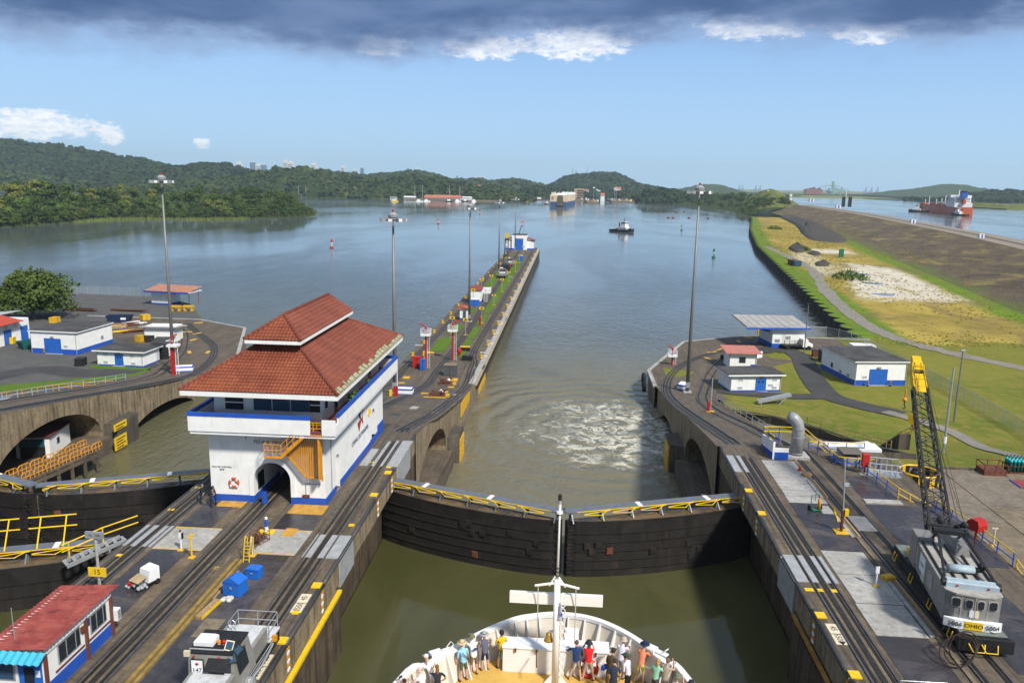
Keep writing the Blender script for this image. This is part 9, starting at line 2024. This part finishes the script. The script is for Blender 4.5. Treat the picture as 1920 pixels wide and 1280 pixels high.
ridge('hill',[(-160,275),(-60,258),(0,261),(40,264),(100,269),(150,276),(210,290),(260,297),(300,306),(335,314),(380,305),(425,305),(455,314),(480,324),(520,335),(560,352)],2600,640,H1,step=12,amp=12,cell=21,seed=1,rows=52,cover=5500)
ridge('hill',[(-150,330),(-40,312),(10,318),(60,328),(110,338),(200,345),(330,345),(400,335),(470,325),(520,316),(560,312),(600,318),(640,326),(680,332),(720,336),(770,329),(820,332),(870,345),(920,349),(960,352),(1000,362),(1012,372)],1980,340,H2,step=9,amp=10,cell=18,seed=2,rows=40,cover=7500)
ridge('hill',[(560,330),(600,316),(650,322),(700,326),(740,322),(780,317),(820,324),(860,336),(890,335),(930,337),(965,334),(1000,340),(1030,348),(1060,360)],2900,600,H3,step=18,amp=9,cell=22,seed=4,cover=3000)
ridge('hill',[(1000,362),(1020,350),(1040,343),(1058,331),(1075,325),(1100,324),(1130,321.5),(1150,323),(1170,331),(1195,344),(1230,351),(1265,358)],3300,700,hillmat('hill_forest_peak',(.022,.04,.018),(.04,.062,.024),(.055,.075,.03)),step=16,amp=8,cell=24,seed=5,cover=4000)
ridge('hill',[(960,362),(1000,352),(1060,350),(1100,360),(1160,359),(1215,361),(1250,368)],2350,250,H1,step=12,amp=9,cell=18,seed=6,cover=900)
ridge('hill',[(1185,372),(1210,358),(1240,350),(1265,356),(1300,361),(1335,366),(1370,372)],1850,160,H1,step=8,amp=9,cell=15,seed=7,cover=900)
ridge('hill',[(1260,366),(1290,352),(1320,345),(1350,346),(1375,353),(1400,362),(1430,370)],4200,700,H3,step=20,amp=8,cell=28,seed=8)
ridge('hill',[(1385,386),(1408,372),(1428,359),(1445,353),(1462,359),(1478,371),(1500,386)],1330,110,H4,base=-8.,step=5,amp=2.5,cell=9,seed=9)
ridge('hill',[(1640,374),(1680,363),(1720,355),(1750,352),(1790,345),(1815,346),(1840,356),(1880,360),(1930,362)],4300,800,H3,step=20,amp=8,cell=28,seed=10)
ridge('hill',[(1770,376),(1800,362),(1840,357),(1880,353),(1905,355),(1950,358),(2060,356)],2700,350,H1,step=12,amp=8,cell=20,seed=11,cover=900)
ridge('hill',[(1640,384),(1680,374),(1720,368),(1760,372),(1800,374),(1850,376),(1900,378),(2000,380)],2250,160,H1,base=-3,step=10,amp=5,cell=14,seed=12,cover=900)
ridge('hill',[(1795,392),(1830,380),(1870,382),(1920,384),(1990,386),(2100,390)],1500,170,H4,base=-2.5,step=8,amp=4,cell=12,seed=13)
ridge('hill',[(1400,378),(1470,374),(1540,372),(1620,371),(1700,372)],5200,500,H3,base=-12,step=30,amp=6,cell=30,seed=14)
pts = [gy(*p,1930) for p in [(472,336),(500,327),(530,324),(560,327),(585,340),(560,342),(530,334),(500,338)]]
o = MB().prism([(p.x,p.z) for p in pts],-2,2).build('earth_scar',concrete('red_earth',(.30,.16,.085),(.22,.12,.06),(.10,.07,.03),.2));
o.rotation_euler = (R(90-30),0,0); zc = sum(p.z for p in pts)/len(pts); o.location = (0,1865,zc-16);
me = o.data
for v_ in me.vertices: v_.co.y -= zc
o['kind'] = 'structure'
g0 = gp(860,377,LW)
tag(MB().box(gp(725,379,LW).x,gp(935,377,LW).x,g0.y-8,g0.y+60,LW-1,LW+2).build('quay',M_ctan),kind='structure')
def farbox(name,label,cat,x0,x1,ytop,ybot,D,depth,wall,roof=None,rf=.25):
 a, b = gy(x0,ybot,D), gy(x1,ytop,D); t = thing(name,label,cat,(a.x,D,a.z)); w_, h_ = b.x-a.x, b.z-a.z
 MB().box(0,w_,0,depth,-22 if D > 1600 else -6,h_*(1-rf if roof else 1)).build('wall',wall,t)
 if roof: m = MB(); z = h_*(1-rf); m._add([(-w_*.02,-1.5,z),(w_*1.02,-1.5,z),(w_*1.02,depth+1.5,z),(-w_*.02,depth+1.5,z),(-w_*.0,depth*.5,h_),(w_*1.0,depth*.5,h_)],[(0,1,5,4),(2,3,4,5),(1,2,5),(3,0,4)]); m.build('roof',roof,t)
 return t, w_, h_
QD = g0.y+12; M_fr = paint('far_red_roof',(.42,.15,.09),.7,.15,.2,.1)
t, w_, h_ = farbox('landing_shed','long red and white landing building on the far left shore','building',796,863,366.5,377,QD,20,M_tarp,M_fr,.35)
for k in range(14): MB().box(w_*(k+.2)/14,w_*(k+.7)/14,-.3,-.05,.5,h_*.4).build('bay',M_black,t)
MB().box(-1,w_+1,-2.2,-1.5,h_*.50,h_*.62).build('awning_band',M_fr,t)
for x0, x1, yt, yb, wm, rm, lab in [(731,742,369,377,M_tarp,M_grey,'leftmost small white building on the far landing'),(757,778,368,377,M_grey,M_tarp,'white-roofed shed left of the long landing building'),(866,884,369,376,M_tarp,M_tarp,'white tent row right of the long landing building'),(911,930,350,360,M_tarp,M_fr,'white house with red roof among trees above the far landing'),(880,900,347,352,M_tarp,M_fr,'low red roof among trees left of the white house')]: farbox('landing_house',lab,'building',x0,x1,yt,yb,QD+(20 if yt > 360 else 330),14,wm,rm)
for k, (x,lab) in enumerate([(740,'yellow workboat'),(786,'small white launch'),(800,'white launch'),(842,'dark workboat'),(858,'white ferry'),(872,'small launch'),(888,'white workboat')]):
 p = gp(x,378.2,LW); t = thing('workboat',f'{lab} moored at the far landing, {ORD[k]} from the left','boat',p,R(8*k),'boats at the far landing'); m = MB(); m.prism([(-6,-2),(4,-2),(7,0),(4,2),(-6,2)],-.5,1.6); m.build('hull',M_ylw if k == 0 else M_black if k in (3,5) else M_tarp,t); MB().box(-4,2,-1.6,1.6,1.6,4.4).build('cabin',M_tarp,t); MB().tube((0,0,4.4),(0,0,8),.15,n=5).build('mast',M_grey,t)
for k, x in enumerate([(378),(397),(560),(574),(778),(792),(843),(862),(24)]):
 D = 1640 if x != 24 else 600; yb = 374 if x != 24 else 415; a = gy(x,yb,D); hh = (26 if x != 24 else 36) if x > 420 or x == 24 else 18; b = gy(x,yb-hh,D); t = thing('power_pole',f'pale transmission pole by the far woods, {ORD[k]} in the scattered line','pole',a,0,'transmission poles'); MB().tube((0,0,-5),(0,0,b.z-a.z),.7,.4,n=6).build('shaft',M_clight,t)
D = gp(1100,381,LW).y
t, w_, h_ = farbox('visitor_building','beige block of balconies at the distant locks behind the vehicle carrier','building',1076,1094,354,376,D+250,30,paint('beige_far',(.36,.28,.19),.7,.1,.2,.1))
for k in range(4): MB().box(w_*.35,w_*.98,-1,-.1,h_*(.2+.2*k),h_*(.28+.2*k)).build('balcony',M_glass,t)
for x0, x1, y0_, y1_, D_, lab in [(1100,1122,377,379.5,D,'near rounded approach pier of the distant locks'),(1147,1190,374,378,D+100,'right approach wall of the distant locks'),(1072,1096,372,376,D+180,'left approach wall of the distant locks')]:
 a, b = gy(x0,y1_,D_), gy(x1,y0_,D_); t = thing('approach_wall',lab,'lock wall',(a.x,D_,LW)); w_ = b.x-a.x; MB().box(0,w_,0,260,-2,3.2).build('wall_body',M_ctan,t); rr = random.Random(int(x0))
 for k in range(10): xx = rr.random()*w_*.9; MB().box(xx,xx+3,3+k*20,7+k*20,3.2,5+rr.random()*3).build('hut',(M_tarp,M_redor,M_ylw,M_bluedoor)[k % 4],t)
t, w_, h_ = farbox('far_control_house','tiny white control house with red roof at the distant locks','building',1126,1134,362,372,D+220,14,M_tarp,M_fr,.4)
for k, (x,yt) in enumerate([(1113,352),(1119,356),(1152,354),(1155,354),(1123,358)]):
 a, b = gy(x,374,D+120), gy(x,yt,D+120); t = thing('far_light_mast',f'thin light mast at the distant locks, {ORD[k]} of the far group','light mast',a,0,'light masts at the distant locks'); MB().tube((0,0,-3),(0,0,b.z-a.z),.45,n=5).build('pole',M_galv,t); MB().box(-2.5,2.5,-1,1,b.z-a.z-1,b.z-a.z+1).build('head',M_tarp,t)
farbox('far_hall','long red roof at the foot of the distant conical hill','building',1152,1165,351,356,2500,30,M_tarp,M_fr,.6); farbox('far_hall','small red roof left of the distant locks on the hill foot','building',1094,1104,355,358,2500,25,M_tarp,M_fr,.6)
t = thing('work_launch','white and red launch near the vehicle carrier at the left','boat',gp(1012,375.5,LW)); m = MB(); m.prism([(-9,-3),(6,-3),(10,0),(6,3),(-9,3)],-.5,2.6); m.build('hull',M_redor,t); MB().box(-6,3,-2,2,2.6,6.5).build('cabin',M_tarp,t); MB().tube((0,0,6.5),(0,0,13),.3,n=5).build('mast',M_black,t)
for k, (x,yt,yb) in enumerate([(1074,314,326),(1101,313,325),(1080,318,326)]):
 a, b = gy(x,yb,3300), gy(x,yt,3300); t = thing('antenna_mast',f'thin antenna mast on the distant conical hill, {ORD[k]} of three','antenna',a,0,'antenna masts on the conical hill'); MB().tube((0,0,-12),(0,0,b.z-a.z),1.0,.4,n=5).build('mast',M_redor,t)
M_tw = paint('tower_white',(.62,.62,.62),.6,.05,.1,.01); M_tb = paint('tower_blue',(.10,.16,.26),.4,.1,.1,.01)
for k, (x0,x1,yt,mt) in enumerate([(444,452,303,0),(470,476,302,1),(480,488,307,0),(490,497,307,1),(532,538,300,0),(540,549,302,0),(569,576,309,0),(584,591,305,0),(640,646,311,0),(663,667,316,0),(676,681,313,1),(780,784,313,0),(855,860,328,0),(893,908,331,0)]):
 D = 5600; a, b = gy(x0,340,D), gy(x1,yt,D); t = thing('city_tower',f'distant city tower above the left hills, {ORD[k]} from the left','tower block',(a.x,D,a.z),0,'distant city towers'); w_, h_ = b.x-a.x, b.z-a.z
 MB().box(0,w_,0,w_,-60,h_*.93).build('shaft',M_tb if mt else M_tw,t); MB().box(w_*.2,w_*.75,w_*.2,w_*.8,h_*.93,h_).build('crown',M_tw,t)
 for q in range(6): MB().box(w_*.08,w_*.92,-1.5,-.2,h_*(.3+.1*q),h_*(.34+.1*q)).build('window_band',M_tb,t)
Dp = 5200
t, w_, h_ = farbox('red_hulk','dark red stack of container ship and gear at the distant port','ship',1511,1543,355,371,Dp,60,paint('far_red',(.20,.05,.04),.7,.3,.4,.02)); m = MB();
for k in range(5): m.box(w_*(.1+.17*k),w_*(.2+.17*k),0,40,h_,h_*(1.06+.08*(k % 3)))
m.build('upper_tiers',paint('far_red',(.20,.05,.04)),t)
def sts(px,yt,yb,D,lab,mt,boom_up=True):
 a, b = gy(px,yb,D), gy(px,yt,D); H = b.z-a.z; t = thing('port_crane',lab,'port crane',(a.x,D,a.z),0,'container cranes at the distant port'); m = MB()
 for x in (-H*.10,H*.10):
  for y in (0,H*.3): m.bar((x,y,0),(x,y,H*.62),H*.04,H*.04)
 for z in (.3,.62): m.bar((-H*.12,0,H*z),(H*.12,0,H*z),H*.04,H*.04); m.bar((0,0,H*z),(0,H*.3,H*z),H*.04,H*.04)
 m.build('portal',mt,t); m = MB(); m.bar((-H*.05,-H*.05,H*.62),(-H*.03,-H*.1,H),H*.03,H*.05); m.bar((H*.05,-H*.05,H*.62),(H*.03,-H*.1,H),H*.03,H*.05); m.bar((-H*.05,0,H*.85),(H*.05,0,H*.85),H*.03,H*.03); m.build('raised_boom',mt,t); return t
M_stb = paint('port_blue',(.16,.28,.46),.6,.1,.1,.02)
for k, px in enumerate([1385,1391,1416,1424,1622,1632.5,1643.5]): sts(px,347 if k < 4 else 350.5,366 if k < 4 else 370,Dp,f'pale blue container crane at the distant port, {ORD[k]} from the left',M_stb)
a, b = gy(1562,370,Dp), gy(1562,340,Dp); H = b.z-a.z; t = thing('floating_crane','teal floating crane with a raised jib at the distant port','crane',(a.x,Dp,a.z)); M_te = paint('far_teal',(.16,.30,.33),.6,.1,.1,.02); m = MB(); m.bar((0,0,0),(-H*.08,0,H),H*.14,H*.12); m.bar((0,0,H*.55),(H*.9,0,H*.35),H*.12,H*.12); m.bar((H*.35,0,0),(H*.5,0,H*.6),H*.1,H*.1); m.bar((H*.75,0,0),(H*.8,0,H*.4),H*.1,H*.1); m.build('frame',M_te,t)
a, b = gy(1554,370,Dp), gy(1554,353,Dp); H = b.z-a.z; t = thing('water_tower','grey mushroom-shaped tower beside the teal crane at the distant port','tower',(a.x,Dp,a.z)); MB().lathe([(H*.18,0),(H*.16,H*.5),(H*.42,H*.66),(H*.4,H*.78),(H*.2,H*.8),(H*.2,H)],n=10).build('tower',M_te,t)
Db = 6400; t = thing('arch_bridge','pale steel arch bridge crossing the distant canal entrance','bridge',(0,0,0)); m = MB()
def bq(px,py): return gy(px,py,Db)
dk_ = [(1478,358.5),(1500,357.6),(1530,357),(1565,357.4),(1600,359.5),(1640,363),(1680,367)]
for a, b in zip(dk_,dk_[1:]): m.bar(bq(*a),bq(*b),14,6)
m.build('deck',M_grey,t); m = MB(); ar = [(1530,356.5),(1538,350.5),(1548,348),(1558,347.6),(1568,348.3),(1580,352),(1592,358)]
for a, b in zip(ar,ar[1:]): m.bar(bq(*a),bq(*b),10,5)
for (px,py) in ar[1:-1]: m.bar(bq(px,py),bq(px,357.5),3,3)
m.build('arch',M_grey,t)
for k, px in enumerate([1485,1500,1515,1530,1592,1610,1628,1646,1664]): MB().bar(bq(px,359+max(0,(px-1590)*.09)),bq(px,372),5,5).build('pier',M_clight,t)
# ------------------------------------------------------------------ air
HAZE = True
if HAZE:
 hb_o = MB().box(-30500,30500,-600,40500,-18.2,700).build('haze',None) if False else None
 me = MB().box(-11100,11100,-400,11100,-18.5,300).mesh('haze',[])
 m = bpy.data.materials.new('haze_air'); m.use_nodes = True; t = m.node_tree; t.nodes.clear(); o_ = N(t,'ShaderNodeOutputMaterial'); v_ = N(t,'ShaderNodeVolumePrincipled'); v_.inputs['Color'].default_value = (.72,.88,1.,1); v_.inputs['Density'].default_value = 7.5e-5; v_.inputs['Anisotropy'].default_value = .2
 t.links.new(v_.outputs[0],o_.inputs['Volume']); me.materials.append(m); o = bpy.data.objects.new('haze',me); COL.objects.link(o); o['kind'] = 'stuff'
